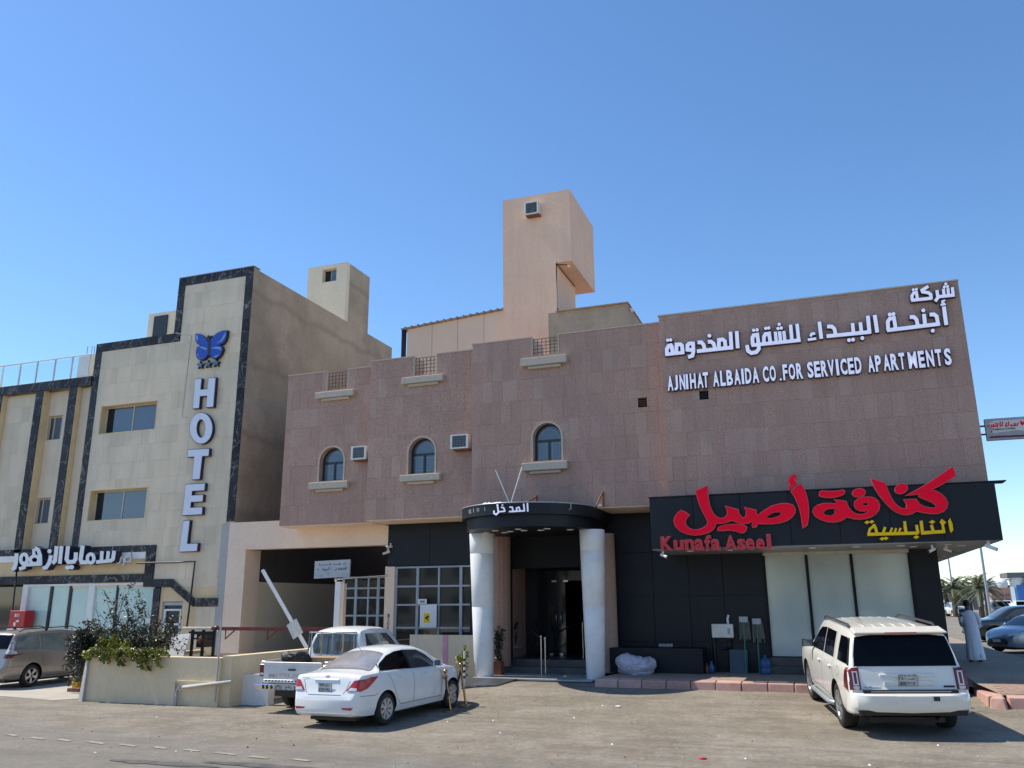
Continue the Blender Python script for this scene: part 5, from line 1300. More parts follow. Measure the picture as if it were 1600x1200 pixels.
b = WB().mat('steel'); b.tube([(pp[1].x+.04, 21.85, .45), (pp[1].x+.04, 21.85, 1.28)], .022, 8); b.lathe([(0, .05), (.03, .03), (.03, -.03), (0, -.05)], (pp[1].x+.04, 21.85, 1.32), n=10); b.build('post', parent=rl)
b = WB().mat('steel'); b.tube([(pp[1].x+.62, 23.5, .74), (pp[1].x+.62, 23.5, 1.72)], .022, 8); b.build('post', parent=rl)
b = WB().mat('black'); b.tube([(pp[0].x, 21.9, 1.3), (pp[1].x+.62, 23.5, 1.72)], .022, 8); b.tube([(pp[0].x, 21.9, .9), (pp[1].x+.62, 23.5, 1.3)], .012, 6); b.tube([(pp[0].x, 21.9, 1.3), (pp[0].x-.5, 22.6, 1.5)], .02, 6); b.build('rail', parent=rl)

# ================================================================ garage entry between the two buildings
hx = PY(343, 985, 22.9).x+.25
gar = thing('garage_entrance', 'open garage entry with peach painted beam and pillar beside the hotel', 'garage', (-15, 22.9, 0))
bz1, bz0 = PY(430, 817, D2).z, PY(430, 857, D2).z
bx0 = PY(358, 830, D2).x; pxr = PY(381, 900, D2).x; gr = gx0
bz1 = PY(400, 815, D2).z
WB().mat('peach').box(bx0, xL[0]+.3, D2, D2+.4, bz0, bz1).build('beam', parent=gar)
WB().mat('peach').box(xL[0]+.301, gr, D2, D2+.4, bz0, 4.55).build('beam', parent=gar)
WB().mat('peach').box(bx0, pxr, D2+.002, D2+.8, -.2, bz0-.002).build('pillar', parent=gar)
WB().mat('greyplaster').box(bx0-.30, bx0-.002, D2-.005, D2+.8, -.2, bz1-.02).build('pillar_edge', parent=gar)
WB().mat('peach').box(PY(600, 950, D2).x, PY(615, 950, D2).x, D2+.004, D2+.35, .2, PY(605, 885, D2).z).build('pillar', parent=gar)
WB().mat('peach').box(gr-.02, gr+.25, D2+.01, D2+.35, PY(605, 885, D2).z+.001, 4.5)
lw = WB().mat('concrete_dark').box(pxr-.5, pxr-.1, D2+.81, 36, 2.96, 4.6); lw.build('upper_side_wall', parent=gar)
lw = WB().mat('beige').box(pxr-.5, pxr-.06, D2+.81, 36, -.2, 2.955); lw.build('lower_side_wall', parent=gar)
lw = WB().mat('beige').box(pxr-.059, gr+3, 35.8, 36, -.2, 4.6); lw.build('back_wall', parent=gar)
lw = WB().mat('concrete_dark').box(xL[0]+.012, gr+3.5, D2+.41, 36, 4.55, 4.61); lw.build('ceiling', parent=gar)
WB().mat('beige').box(gr+3.3, gr+3.5, D2+.31, 35.8, -.2, 4.54).build('inner_side_wall', parent=gar)
# barred screens
def screen(name, label, xs_, zs_, y, y_thick, parent=None, glassm='glassdark', extra=True):
    t = thing(name, label, 'window', ((xs_[0]+xs_[-1])/2, y, zs_[0]))
    w = .035
    for i_, x in enumerate(xs_): ww = w*(1.25 if i_ in (0, len(xs_)-1) or i_ % 2 else .8); WB().mat('frame_gray').box(x-ww, x+ww, y, y+.05, zs_[0], zs_[-1]).build('upright', parent=t)
    for i_, z in enumerate(zs_): WB().mat('frame_gray').box(xs_[0], xs_[-1], y-.012, y-.001, z-.025, z+.025).build('crossbar', parent=t)
    for a, c in zip(xs_[:-1], xs_[1:]):
        for e, f in zip(zs_[:-1], zs_[1:]): WB().mat(glassm).box(a+.03, c-.03, y+.052, y+.06, e+.0, f-.0).build('pane', parent=t)
    return t
def gx(px, py=930, Y=D2): return PY(px, py, Y).x
def gzp(py, px=660, Y=D2): return PY(px, py, Y).z
scr = screen('barred_window', 'tall grey framed glass screen of square panes left of the entrance columns', [gx(617), gx(651), gx(684.5), gx(719), gx(736)], [gzp(1062), gzp(1021), gzp(981), gzp(945), gzp(916), gzp(886)], D2+.04, .05)
scr2 = screen('barred_gate', 'narrow grey barred gate panel beside the white post in the garage entry', [gx(533), gx(553), gx(572.5), gx(588), gx(601)], [gzp(1050, 570), gzp(1005, 570), gzp(962, 570), gzp(934, 570), gzp(919, 570), gzp(902, 570)], D2+.1, .05)

# ================================================================ rooftop pieces of the main building
TY = 26.0
tw = thing('roof_tower', 'pink rendered stair tower on the roof with a boxy overhanging top', 'tower', (-9, TY+1.5, ROOF))
tx0, tx1, tx2 = PY(786, 400, TY).x, PY(869.5, 480, TY).x, PY(891, 350, TY).x; tzt = PY(890, 295, TY).z; tz0 = PY(885, 408, TY).z
tyb = PX(928, 400, tx2).y; tyb2 = PX(899.5, 480, tx1).y
WB().mat('pinkrender').prism([(tx0, ROOF), (tx1, ROOF), (tx1, tz0), (tx2, tz0), (tx2, tzt), (tx0, tzt)], [], TY, tyb2).build('shaft', parent=tw)
WB().mat('pinkrender').box(tx0+.001, tx2, tyb2+.001, tyb, tz0, tzt).build('overhanging_back', parent=tw)
b = WB().mat('black'); b.tube([(tx1+.012, TY+.05, ROOF+1), (tx1+.012, TY+.05, tz0-.02), (tx1+.012, tyb2-.1, tz0-.02)], .018, 5); b.tube([(tx1+.02, TY+.15, tz0-.02), (tx1+.35, TY+.3, tz0-.02)], .015, 5); b.build('cable', parent=tw)
b = WB().mat('white').tube([(tx1+.35, TY+.3, tz0-.03), (tx1+.42, TY+.25, tz0-.1)], .04, 8); b.build('flood_lamp', parent=tw)
WB().mat('darkvoid').hexa([(tx1+.002, TY+.08, PY(870, 488, TY).z-.2), (tx1+.012, TY+.08, PY(870, 488, TY).z-.2), (tx1+.012, TY+1.0, PY(870, 488, TY).z-.2), (tx1+.002, TY+1.0, PY(870, 488, TY).z-.2), (tx1+.002, TY+.08, PY(870, 478, TY).z), (tx1+.012, TY+.08, PY(870, 478, TY).z), (tx1+.012, TY+.9, PY(870, 488, TY).z-.1), (tx1+.002, TY+.9, PY(870, 488, TY).z-.1)]).build('side_opening', parent=tw)
# sheet roofed shed left of the tower
shd = thing('roof_shed', 'beige panelled shed with corrugated roof edge left of the pink tower', 'shed', (-12, TY+.4, ROOF))
SY = TY+.25; ex = [PY(px, 530, SY).x for px in (636, 675, 715, 756)]+[tx0-.002]
zl, zr_ = PY(636, 515, SY).z, PY(784, 485, SY).z
def sz(x): return zl+(zr_-zl)*(x-ex[0])/(ex[-1]-ex[0])
for a, c in zip(ex[:-1], ex[1:]): WB().mat('shedpanel').hexa([(a+.008, SY, ROOF), (c-.008, SY, ROOF), (c-.008, SY+.06, ROOF), (a+.008, SY+.06, ROOF), (a+.008, SY, sz(a)), (c-.008, SY, sz(c)), (c-.008, SY+.06, sz(c)), (a+.008, SY+.06, sz(a))]).build('wall_panel', parent=shd)
WB().mat('shedpanel').box(ex[0]+.02, ex[0]+.06, SY+.08, SY+4.5, ROOF, zl-.02).build('wall_panel', parent=shd)
WB().mat('darkvoid').box(ex[0]-.22, ex[0]-.08, SY-.02, SY+.1, ROOF, zl).build('steel_post', parent=shd)
b = WB().mat('sheet'); nx = 64; vs = []
for q in range(nx+1):
    x = ex[0]-.28+(ex[-1]-ex[0]+.27)*q/nx; z = sz(x)+.03+(.05 if (q % 4) in (0,) else 0.0)
    vs += [(x, SY-.14, z), (x, SY+5, z+.3)]
b.add(vs, [(2*q, 2*q+1, 2*q+3, 2*q+2) for q in range(nx)]); b.add([(a, c, d-.02) for a, c, d in vs], [(2*q, 2*q+2, 2*q+3, 2*q+1) for q in range(nx)])
b.build('corrugated_roof', parent=shd)
# grey block right of the tower
gb_ = thing('roof_water_room', 'low bare cement roof block right of the pink tower', 'roof structure', (-6, 26, ROOF))
a, c = PY(869.5, 490, 25).x, PY(980, 474, 25).x; zt_ = PY(925, 481, 25).z
WB().mat('concrete').box(tx1+.01 if a > tx1 else a, c, 25, 30, ROOF, zt_).build('wall', parent=gb_)
WB().mat('concrete').box(a, c+.05, 24.9, 30.05, zt_+.001, zt_+.03).build('coping', parent=gb_)
WB().mat('white').box(c+.052, c+.12, 25.2, 25.35, zt_-.2, zt_-.1).build('flood_lamp', parent=gb_)

# ================================================================ hotel
HY = 22.9
hot = thing('hotel_building', 'cream limestone hotel with black marble strips and a tall HOTEL lettered tower', 'building', (-25, HY, 0))
HX = PY(397, 418, HY).x      # east edge
def hp(px, py): return PY(px, py, HY)
hxt = hp(277, 480).x; hxm = hp(152, 541).x-.0; hz_t = hp(340, 427).z; hz_m = hp(213, 531).z; hz_l = hp(60, 599).z
# openings
w1 = (hp(157, 660).x, hp(244, 650).x, hp(200, 674).z, hp(203, 631).z); w2 = (hp(140, 790).x, hp(228.5, 785).x, hp(184, 811.5).z, hp(187, 764.5).z)
zs1 = hp(113, 857).z; 
# masonry of the projecting part
low = hp(200, 918).z
poly = [(hxm, low), (HX, low), (HX, hz_t), (hxt, hz_t), (hxt, hz_m), (hxm, hz_m)]
r4 = lambda w: [(w[0], w[2]), (w[1], w[2]), (w[1], w[3]), (w[0], w[3])]
hw = WB().mat('limestone').prism(poly, [r4(w1), r4(w2)], HY, HY+.3).build('wall', parent=hot)
sw = .30   # strip width
rects = []
xi0, xi1 = hxm+sw, HX-sw
R1 = tile_rects(xi0, xi1, hp(180, 856).z+.0, hz_m-sw, [w1, w2], .32, .6, 31)
R1 += tile_rects(hxt+sw, xi1, hz_m-sw, hz_t-sw, [], .32, .6, 32)
R1 += tile_rects(hp(243, 880).x, xi1+.0, hp(260, 905).z, hp(180, 856).z, [], .32, .6, 33)
lay_tiles(R1, HY, .018, 'limestone', hw, 300, 41)
# marble strips: separate stones
def marble(x0, x1, z0, z1, parent, yf=HY-.035, yb=HY-.0195, step=.42):
    if (z1-z0) >= (x1-x0):
        n_ = max(1, round((z1-z0)/step))
        for q in range(n_): WB().mat('marble').box(x0, x1, yf, yb+.019, z0+(z1-z0)*q/n_+.003, z0+(z1-z0)*(q+1)/n_-.003).build('marble_stone', parent=parent)
    else:
        n_ = max(1, round((x1-x0)/step))
        for q in range(n_): WB().mat('marble').box(x0+(x1-x0)*q/n_+.003, x0+(x1-x0)*(q+1)/n_-.003, yf, yb+.019, z0, z1).build('marble_stone', parent=parent)
marble(HX-sw, HX, hp(360, 815).z, hz_t-sw, hw); marble(hxt, HX, hz_t-sw, hz_t+.03, hw); marble(hxt, hxt+sw, hz_m-sw, hz_t-sw-.003, hw)
marble(hxm, hxt-.003, hz_m-sw, hz_m+.03, hw); marble(hxm, hxm+sw, hp(116, 856).z, hz_m-sw-.003, hw)
# lower marble bands
zb1, zb1b = hp(180, 853.5).z, hp(180, 864).z
xq = hp(229, 880).x; xq2 = hp(242.5, 880).x
marble(hp(-40, 868).x, xq-.003, zb1b, zb1, hw, yf=HY-.06, step=.6); marble(xq, xq2, hp(236, 917).z, zb1, hw, yf=HY-.06)
marble(xq2+.003, hp(270, 910).x, hp(250, 917.5).z, hp(250, 905).z, hw, yf=HY-.06)
d0, d1 = hp(271, 905), hp(305, 935); d2, d3 = hp(303, 948), hp(268, 917)
for q in range(3):
    f0, f1 = q/3+.004, (q+1)/3-.004
    A_, B_ = d0.lerp(d1, f0), d0.lerp(d1, f1); C_, D_ = d3.lerp(d2, f1), d3.lerp(d2, f0)
    WB().mat('marble').prism([(D_.x, D_.z), (C_.x, C_.z), (B_.x, B_.z), (A_.x, A_.z)], [], HY-.06, HY-.001).build('marble_stone', parent=hw)
marble(hp(305.5, 940).x, hp(342, 940).x, hp(323, 947.5).z, hp(323, 934.5).z, hw, yf=HY-.06)
xs_ = hp(239, 950).x; marble(xs_, hp(249, 950).x, 1.0, hp(245, 919).z, hw, yf=HY-.06)
# lower right wall beside the door (cream render) down to the terrace
b = WB().mat('cream_reveal').box(hp(249.5, 950).x, hp(252, 960).x, HY-.01, HY+.2, .9, low-.001); b.box(hp(285, 950).x, HX+.05, HY+.0, HY+.3, .0, low-.001); b.box(hp(252, 960).x, hp(285, 950).x, HY, HY+.2, hp(268, 940).z, low-.001); b.build('lower_wall', parent=hot)
R2_ = tile_rects(hp(286, 950).x, HX-.1, .9, hp(270, 906).z, [(hp(280, 950).x-4, hp(304, 940).x, hp(300, 948).z-3, hp(300, 948).z+3)], .4, .6, 36)
lay_tiles(tile_rects(hp(305, 960).x, HX-.05, .9, hp(323, 948).z, [], .4, .6, 36), HY, .018, 'limestone', hw, 0, 44)
# fascia band over the shop: white strip, beige band, second marble band, left to the frame edge
xl = hp(-60, 880).x
WB().mat('white').box(xl, xq-.003, HY-.10, HY+.02, hp(120, 876).z, zb1b-.004).build('sign_rail', parent=hot)
WB().mat('cream_reveal').box(xl, xq-.003, HY-.014, HY-.004, hp(115, 899.5).z, hp(120, 876).z-.003).build('sign_band', parent=hot)
marble(xl, xq-.003, hp(115, 911).z, hp(115, 899).z, hw, yf=HY-.06, step=.6)
# recessed left wing
zl0 = hp(60, 862).z
LW = WB()
strA, strB, strC = (hp(61, 608).x, hp(61+11, 608).x), (hp(115, 601).x-.12, hp(115, 601).x+.24), (hp(0, 612).x-.15, hp(3, 612).x+.02)
Ax0, Ax1 = PY(55, 640, HY).x+.0, PY(66, 640, HY).x
Bx0, Bx1 = PY(106.5, 640, HY).x, PY(118, 640, HY).x
Cx0, Cx1 = PY(-9, 650, HY).x, PY(1, 650, HY).x
zt_l = hz_l-.33
WB().mat('limestone').box(xl-1, hxm-.005, HY+.45, HY+.6, low, hz_l-.02).build('recessed_wall', parent=hot)
yb_ = HY+.45
for (a, c) in ((Ax0, Ax1), (Bx0, Bx1), (Cx0, Cx1)):
    pr_ = WB().mat('cream_reveal').box(a+.004, c-.002, HY-.03, yb_-.001, zl0, zt_l-.003).build('pilaster', parent=hot)
    marble(a, c, zl0, zt_l-.004, pr_, yf=HY-.06, yb=HY-.05, step=.45)
marble(xl-1, hxm-.004, zt_l, hz_l, hw, yf=HY-.08, step=.5)
WB().mat('limestone').box(xl-1, hxm-.004, HY-.02, yb_+.1, hz_l+.001, hz_l+.04).build('coping', parent=hot)
# wall fields between the pilasters: flush stone left of A, window bay between A and B
FL = WB().mat('limestone').box(Cx1+.004, Ax0-.004, HY+.2, yb_-.003, zl0, zt_l-.004).build('wall', parent=hot)
lay_tiles(tile_rects(Cx1+.01, Ax0-.01, zl0, zt_l-.01, [], .4, .62, 51), HY+.2, .018, 'limestone', FL, 0, 52)
wA = (PY(71, 670, yb_).x, PY(101, 668, yb_).x, PY(85, 688.5, yb_).z, PY(87, 652, yb_).z); wB = (PY(53, 800, yb_).x, PY(82, 798, yb_).x, PY(66, 819, yb_).z, PY(68, 780, yb_).z)
holes_b = [(wA[0]-.05, wA[1]+.02, wA[2], wA[3]+.02), (wB[0]-.05, wB[1]+.02, wB[2], wB[3]+.02)]
BF = WB().mat('limestone').prism([(Ax1+.006, zl0), (Bx0-.006, zl0), (Bx0-.006, zt_l-.005), (Ax1+.006, zt_l-.005)], [r4(h) for h in [(max(h[0], Ax1+.05), min(h[1], Bx0-.02), h[2], h[3]) for h in holes_b]], yb_-.16, yb_-.004).build('wall', parent=hot)
WB().mat('limestone').box(Bx1+.006, hxm-.006, yb_-.25, yb_-.003, zl0, zt_l-.005).build('wall', parent=hot)
# sliding windows
def sliding(w, y, nm='sliding_window', lean=.12):
    x0, x1, z0, z1 = w; f = .04
    b = WB().mat('frame_cream'); b.prism(r4((x0+.001, x1-.001, z0+.001, z1-.001)), [r4((x0+f, (x0+x1)/2-.02, z0+f, z1-f)), r4(((x0+x1)/2+.02, x1-f, z0+f, z1-f))], y, y+.05)
    wo = b.build(nm, parent=hot); mid = (x0+x1)/2
    WB().mat('darkvoid').box(x0+f, x0+f+(x1-x0)*lean, y+.031, y+.036, z0+f, z1-f).build('pane', parent=wo)
    WB().mat('glass').box(x0+f+(x1-x0)*lean+.002, mid-.02, y+.03, y+.036, z0+f, z1-f).build('pane', parent=wo)
    WB().mat('glass').box(mid+.02, x1-f, y+.02, y+.026, z0+f, z1-f).build('pane', parent=wo)
    return wo
for w in (w1, w2):
    fx = (w[0], w[1], w[2], w[3]); sliding(fx, HY+.24)
    t = WB().mat('cream_reveal'); e = .035
    t.prism([(w[0]-e, w[2]-e), (w[1]+e, w[2]-e), (w[1]+e, w[3]+e), (w[0]-e, w[3]+e)], [r4((w[0]+.001, w[1]-.001, w[2]+.001, w[3]-.001))], HY-.025, HY+.235); t.build('window_trim', parent=hot)
for w in (wA, wB): sliding(w, yb_-.05, lean=.3)
# body of the hotel: bare cement side wall, upper parts stepping back, roof
yE = PX(612, 562, HX).y
zP2 = PX(600, 555, HX).z
hb = WB().mat('concrete').box(hxt+.0, HX-.002, HY+.301, yE, bz1-.5, hz_t-.02); hb.box(pxr-.55, HX-.002, HY+.82, 36, -.2, bz1-.501)
hb.box(hxm+.01, hxt-.002, HY+.301, 36, -.2, hz_m-.03); hb.box(xl-1, hxm, HY+.601, 36, -.2, hz_l-.6)
hb.build('side_wall', parent=hot)
WB().mat('greyplaster').box(hxt-.01, HX+.02, HY-.04, HY+.35, hz_t+.0305, hz_t+.06).build('coping', parent=hot)
WB().mat('concrete').box(HX+.001, HX+.014, HY-.0, HY+.303, hp(360, 815).z, hz_t).build('side_return', parent=hot)
# roof tower of the hotel, flush with its side wall
ty0 = PX(543, 409, HX).y; ty1 = PX(578, 434, HX).y; tzt2 = PX(543, 409, HX).z
x0_ = PY(482, 417, ty0).x
ht = thing('hotel_roof_tower', 'cream rendered stair tower with one small window on the hotel roof', 'tower', ((x0_+HX)/2, ty0, hz_t))
wv = (PY(504, 430, ty0).x, PY(525.5, 430, ty0).x, PY(514, 440, ty0).z, PY(514, 420, ty0).z)
WB().mat('cream').prism(r4((x0_, HX-.01, hz_m, tzt2)), [r4(wv)], ty0, ty0+.25).build('front_wall', parent=ht)
WB().mat('concrete').box(HX-.25, HX-.004, ty0+.251, ty1, hz_t-.03, tzt2).build('side_wall', parent=ht)
WB().mat('concrete').box(x0_, HX-.26, ty0+.26, ty1-.01, hz_m, tzt2-.05).build('core', parent=ht) if False else None
WB().mat('concrete').box(x0_+.01, HX-.251, ty1-.2, ty1, hz_m, tzt2-.02).build('back_wall', parent=ht)
WB().mat('cream').box(x0_, x0_+.2, ty0+.251, ty1-.201, hz_m, tzt2-.02).build('side_wall', parent=ht)
b = WB().mat('frame_cream').prism(r4(wv), [r4((wv[0]+.03, (wv[0]+wv[1])/2-.01, wv[2]+.03, wv[3]-.03)), r4(((wv[0]+wv[1])/2+.01, wv[1]-.03, wv[2]+.03, wv[3]-.03))], ty0+.15, ty0+.2).build('window_frame', parent=ht)
WB().mat('glass').box((wv[0]+wv[1])/2+.01, wv[1]-.03, ty0+.17, ty0+.176, wv[2]+.03, wv[3]-.03).build('pane', parent=ht)
WB().mat('darkvoid').box(wv[0]+.03, (wv[0]+wv[1])/2-.01, ty0+.2, ty0+.206, wv[2]+.03, wv[3]-.03).build('open_half', parent=ht)
# small roof hut with a dark shutter and roof edge things
YH2 = 25.5
rb = thing('roof_hut', 'small cream hut with a dark door behind the hotel parapet', 'roof structure', (PY(255, 505, YH2).x, YH2, hz_m))
q0, q1 = PY(232, 500, YH2), PY(284, 490, YH2); zt_ = PY(250, 488.5, YH2).z
WB().mat('cream').box(q0.x, q1.x, YH2, YH2+2.5, hz_m-1, zt_).build('wall', parent=rb)
d0_, d1_ = PY(241, 505, YH2).x, PY(262, 505, YH2).x
WB().mat('frame_dark').box(d0_, d1_, YH2-.04, YH2-.001, hz_m-.6, PY(252, 493.5, YH2).z).build('door', parent=rb)
YH3 = 24.6
rb2 = thing('parapet_wall', 'short pale parapet wall end at the right end of the glass roof railing', 'wall', (PY(136, 570, YH3).x, YH3, hz_l))
WB().mat('cream').box(PY(122, 570, YH3).x, hxm-.01, YH3, YH3+1.2, hz_l-.5, PY(137, 556, YH3).z).build('wall', parent=rb2)
for px in (137, 144, 148): 
    x_ = PY(px, 540, YH3+.3).x; WB().mat('rust').tube([(x_, YH3+.3, hz_l), (x_+.02, YH3+.3, PY(px, 541, YH3+.3).z)], .012, 5).build('rebar', parent=rb2)
# roof railing
RYL = HY+.1
ra_ = thing('glass_railing', 'glass balustrade with steel posts along the hotel terrace roof', 'railing', (PY(60, 590, RYL).x, RYL, hz_l))
pxs = [-26, 4, 30.5, 56.5, 84, 110.5, 137]; zr0 = hz_l+.04; zr1 = PY(60, 565.5, RYL).z
for a, c in zip(pxs[:-1], pxs[1:]):
    WB().mat('railglass').box(PY(a, 585, RYL).x+.05, PY(c, 585, RYL).x-.05, RYL-.005, RYL+.005, zr0+.08, zr1-.06).build('glass_panel', parent=ra_)
for a in pxs: WB().mat('steel').box(PY(a, 585, RYL).x-.022, PY(a, 585, RYL).x+.022, RYL-.03, RYL+.03, zr0, zr1).build('post', parent=ra_)
WB().mat('steel').tube([(PY(-40, 590, RYL).x, RYL, zr1+.02), (hxm-.02, RYL, zr1+.02)], .028, 8).build('handrail', parent=ra_)
# shop front of the hotel
sfr = thing('hotel_shopfront', 'frosted glass shop front with white posts under the hotel sign', 'shop window', (hp(130, 1000).x, HY, 0))
st = hp(130, 911).z-.02
for a, c, mm in ((33, 41, 'white'), (137, 146, 'white')): WB().mat(mm).box(hp(a, 950).x, hp(c, 950).x, HY-.04, HY+.1, -.1, st).build('post', parent=sfr)
for a, c in ((75, 79), (105, 109), (179, 181.5)): WB().mat('black').box(hp(a, 950).x, hp(c, 950).x, HY-.01, HY+.1, -.1, st).build('post', parent=sfr)
WB().mat('white').box(hp(41, 950).x+.002, xs_-.003, HY-.03, HY+.1, st-.07, st-.001).build('head_rail', parent=sfr)
for a, c, mm in ((41, 75, 'frosthotel'), (79, 105, 'frosthotel'), (109, 137, 'frosthotel'), (146, 179, 'frosthotel'), (181.5, 238, 'frosthotel'), (-60, 33, 'glassdark')):
    WB().mat(mm).box(hp(a, 950).x+.004, hp(c, 950).x-.004, HY+.03, HY+.04, -.1, st-.072).build('pane', parent=sfr)
WB().mat('darkvoid').box(xl, xs_, HY+.15, HY+.17, -.1, st).build('backing', parent=sfr)
b = WB().mat('white').box(hp(226.5, 960).x, hp(235, 960).x, HY+.02, HY+.028, hp(230, 975).z, hp(230, 965.5).z).build('notice', parent=sfr)
# hotel side door
dr_ = thing('hotel_side_door', 'grey framed glass door beside the marble strip on the hotel terrace', 'door', (hp(268, 980).x, HY, .56))
a, c, z1_ = hp(252, 960).x, hp(285, 955).x, hp(268, 941).z
b = WB().mat('frame_dark').box(a, c, HY+.1, HY+.11, .56, z1_); b.build('glass', parent=dr_)
b = WB().mat('frame_gray'); b.box(a, a+.07, HY+.04, HY+.09, .56, z1_); b.box(c-.07, c, HY+.04, HY+.09, .56, z1_); b.box(a+.071, c-.071, HY+.04, HY+.09, z1_-.1, z1_)
b.build('outer_frame', parent=dr_)
b = WB().mat('white'); za_ = hp(268, 953).z; zb_ = hp(268, 975.5).z
for q in (za_, zb_): b.box(a+.08, c-.08, HY+.03, HY+.085, q-.03, q+.03)
b.box(a+.08, a+.13, HY+.03, HY+.085, .56, za_-.031); b.box(c-.13, c-.08, HY+.03, HY+.085, .56, za_-.031); b.build('leaf', parent=dr_)
# dark conduit on the facade
WB().mat('cream_reveal').box(hp(252, 960).x, hp(285, 955).x, HY+.12, HY+.2, .3, hp(268, 941).z).build('door_backing', parent=dr_)
cd = thing('black_conduit', 'black cable conduit bent down the hotel wall under the lettering', 'cable', (hp(300, 900).x, HY, 3))
WB().mat('black').tube([hp(218, 880)+Vector((0, -.12, 0)), hp(272, 879)+Vector((0, -.12, 0)), hp(308.5, 877.5)+Vector((0, -.12, 0)), hp(303, 930)+Vector((0, -.14, 0)), hp(296.5, 980)+Vector((0, -.14, 0))], .03, 6).build('conduit', parent=cd)
WB().mat('black').tube([hp(52, 889)+Vector((0, -.3, 0)), hp(38, 890)+Vector((0, -.3, 0)), hp(31, 955)+Vector((0, -.3, 0))], .03, 6).build('conduit', parent=cd)
WB().mat('greyplaster').tube([hp(275, 520.8)+Vector((0, -.03, 0)), hp(300, 524)+Vector((0, -.03, 0)), hp(285, 652)+Vector((0, -.03, 0)), hp(294, 652.5)+Vector((0, -.03, 0))], .012, 5).build('thin_cable', parent=cd)

# terrace and planter in front of the hotel
PYY = 16.2
ter = thing('planter_wall', 'cream rendered retaining wall of the raised planter between the minivan and the pickup', 'wall', (-15, PYY, 0))
pz1 = 1.02; X0p, X1p = PY(137, 1060, PYY).x, PY(343, 1050, PYY).x
WB().mat('planter').box(X0p, X1p, PYY, PYY+.25, -.2, pz1+.06).build('front_wall', parent=ter)
WB().mat('planter').box(X0p, X0p+.22, PYY+.251, 20.0, -.2, pz1).build('side_wall', parent=ter)
WB().mat('planter').box(X1p+.003, X1p+.26, PYY+.07, 22.85, -.2, pz1+.10).build('side_wall', parent=ter)
WB().mat('bark').box(X0p+.221, -14.6, PYY+.252, 20, .2, pz1-.08).build('soil', parent=ter)
WB().mat('apron').box(-14.6+.001, X1p+.002, PYY+.252, 22.84, .0, .55).build('terrace_floor', parent=ter); WB().mat('apron').box(X0p, -14.6, 20.001, 22.84, .0, .55).build('terrace_floor', parent=ter)
WB().mat('greyplaster').hexa([(X0p-.22, PYY-.02, -.2), (X0p-.004, PYY-.1, -.2), (X0p-.004, PYY+.5, -.2), (X0p-.16, PYY+.5, -.2), (X0p-.12, PYY, .98), (X0p-.004, PYY-.05, 1.0), (X0p-.004, PYY+.5, 1.0), (X0p-.1, PYY+.5, .98)]).build('sloping_pier', parent=ter)
a, c = PY(267, 1080, PYY).x, PY(275, 1080, PYY).x
WB().mat('planter').box(a, X1p-.04, PYY-.03, PYY-.001, PY(300, 1068, PYY).z, PY(300, 1064, PYY).z).build('render_band', parent=ter)
WB().mat('planter').box(a, c-.0, PYY-.05, PYY-.031, .0, PY(300, 1064, PYY).z).build('render_band', parent=ter)
p = thing('drain_pipe', 'cream painted drain pipes fixed low on the right end of the planter wall', 'pipe', (-14, PYY, 0))
q0, q1 = PY(276, 1074, PYY-.08), PY(362, 1065, PYY-.08)
WB().mat('greyplaster').tube([(q0.x, PYY-.08, .0), (q0.x, PYY-.08, q0.z-.06), (q0.x+.06, PYY-.08, q0.z), (q1.x, PYY-.08, q1.z)], .035, 10).build('large_pipe', parent=p)
q0 = PY(343.5, 1000, PYY-.05); WB().mat('greyplaster').tube([(q0.x, PYY-.05, .15), (q0.x, PYY-.05, 1.9)], .02, 8).build('thin_pipe', parent=p)
lwl = thing('low_wall', 'low whitewashed wall at the garage ramp left of the pickup', 'wall', (-12.5, 16.7, 0))
a, c = PY(359, 1070, 16.7).x, PY(420, 1070, 16.7).x
WB().mat('white').hexa([(a, 16.7, -.2), (c, 16.7, -.2), (c, 16.92, -.2), (a, 16.92, -.2), (a+.03, 16.7, PY(370, 1055, 16.7).z), (c, 16.7, PY(420, 1053, 16.7).z), (c, 16.92, PY(420, 1053, 16.7).z), (a+.03, 16.92, PY(370, 1055, 16.7).z)]).build('wall_body', parent=lwl)
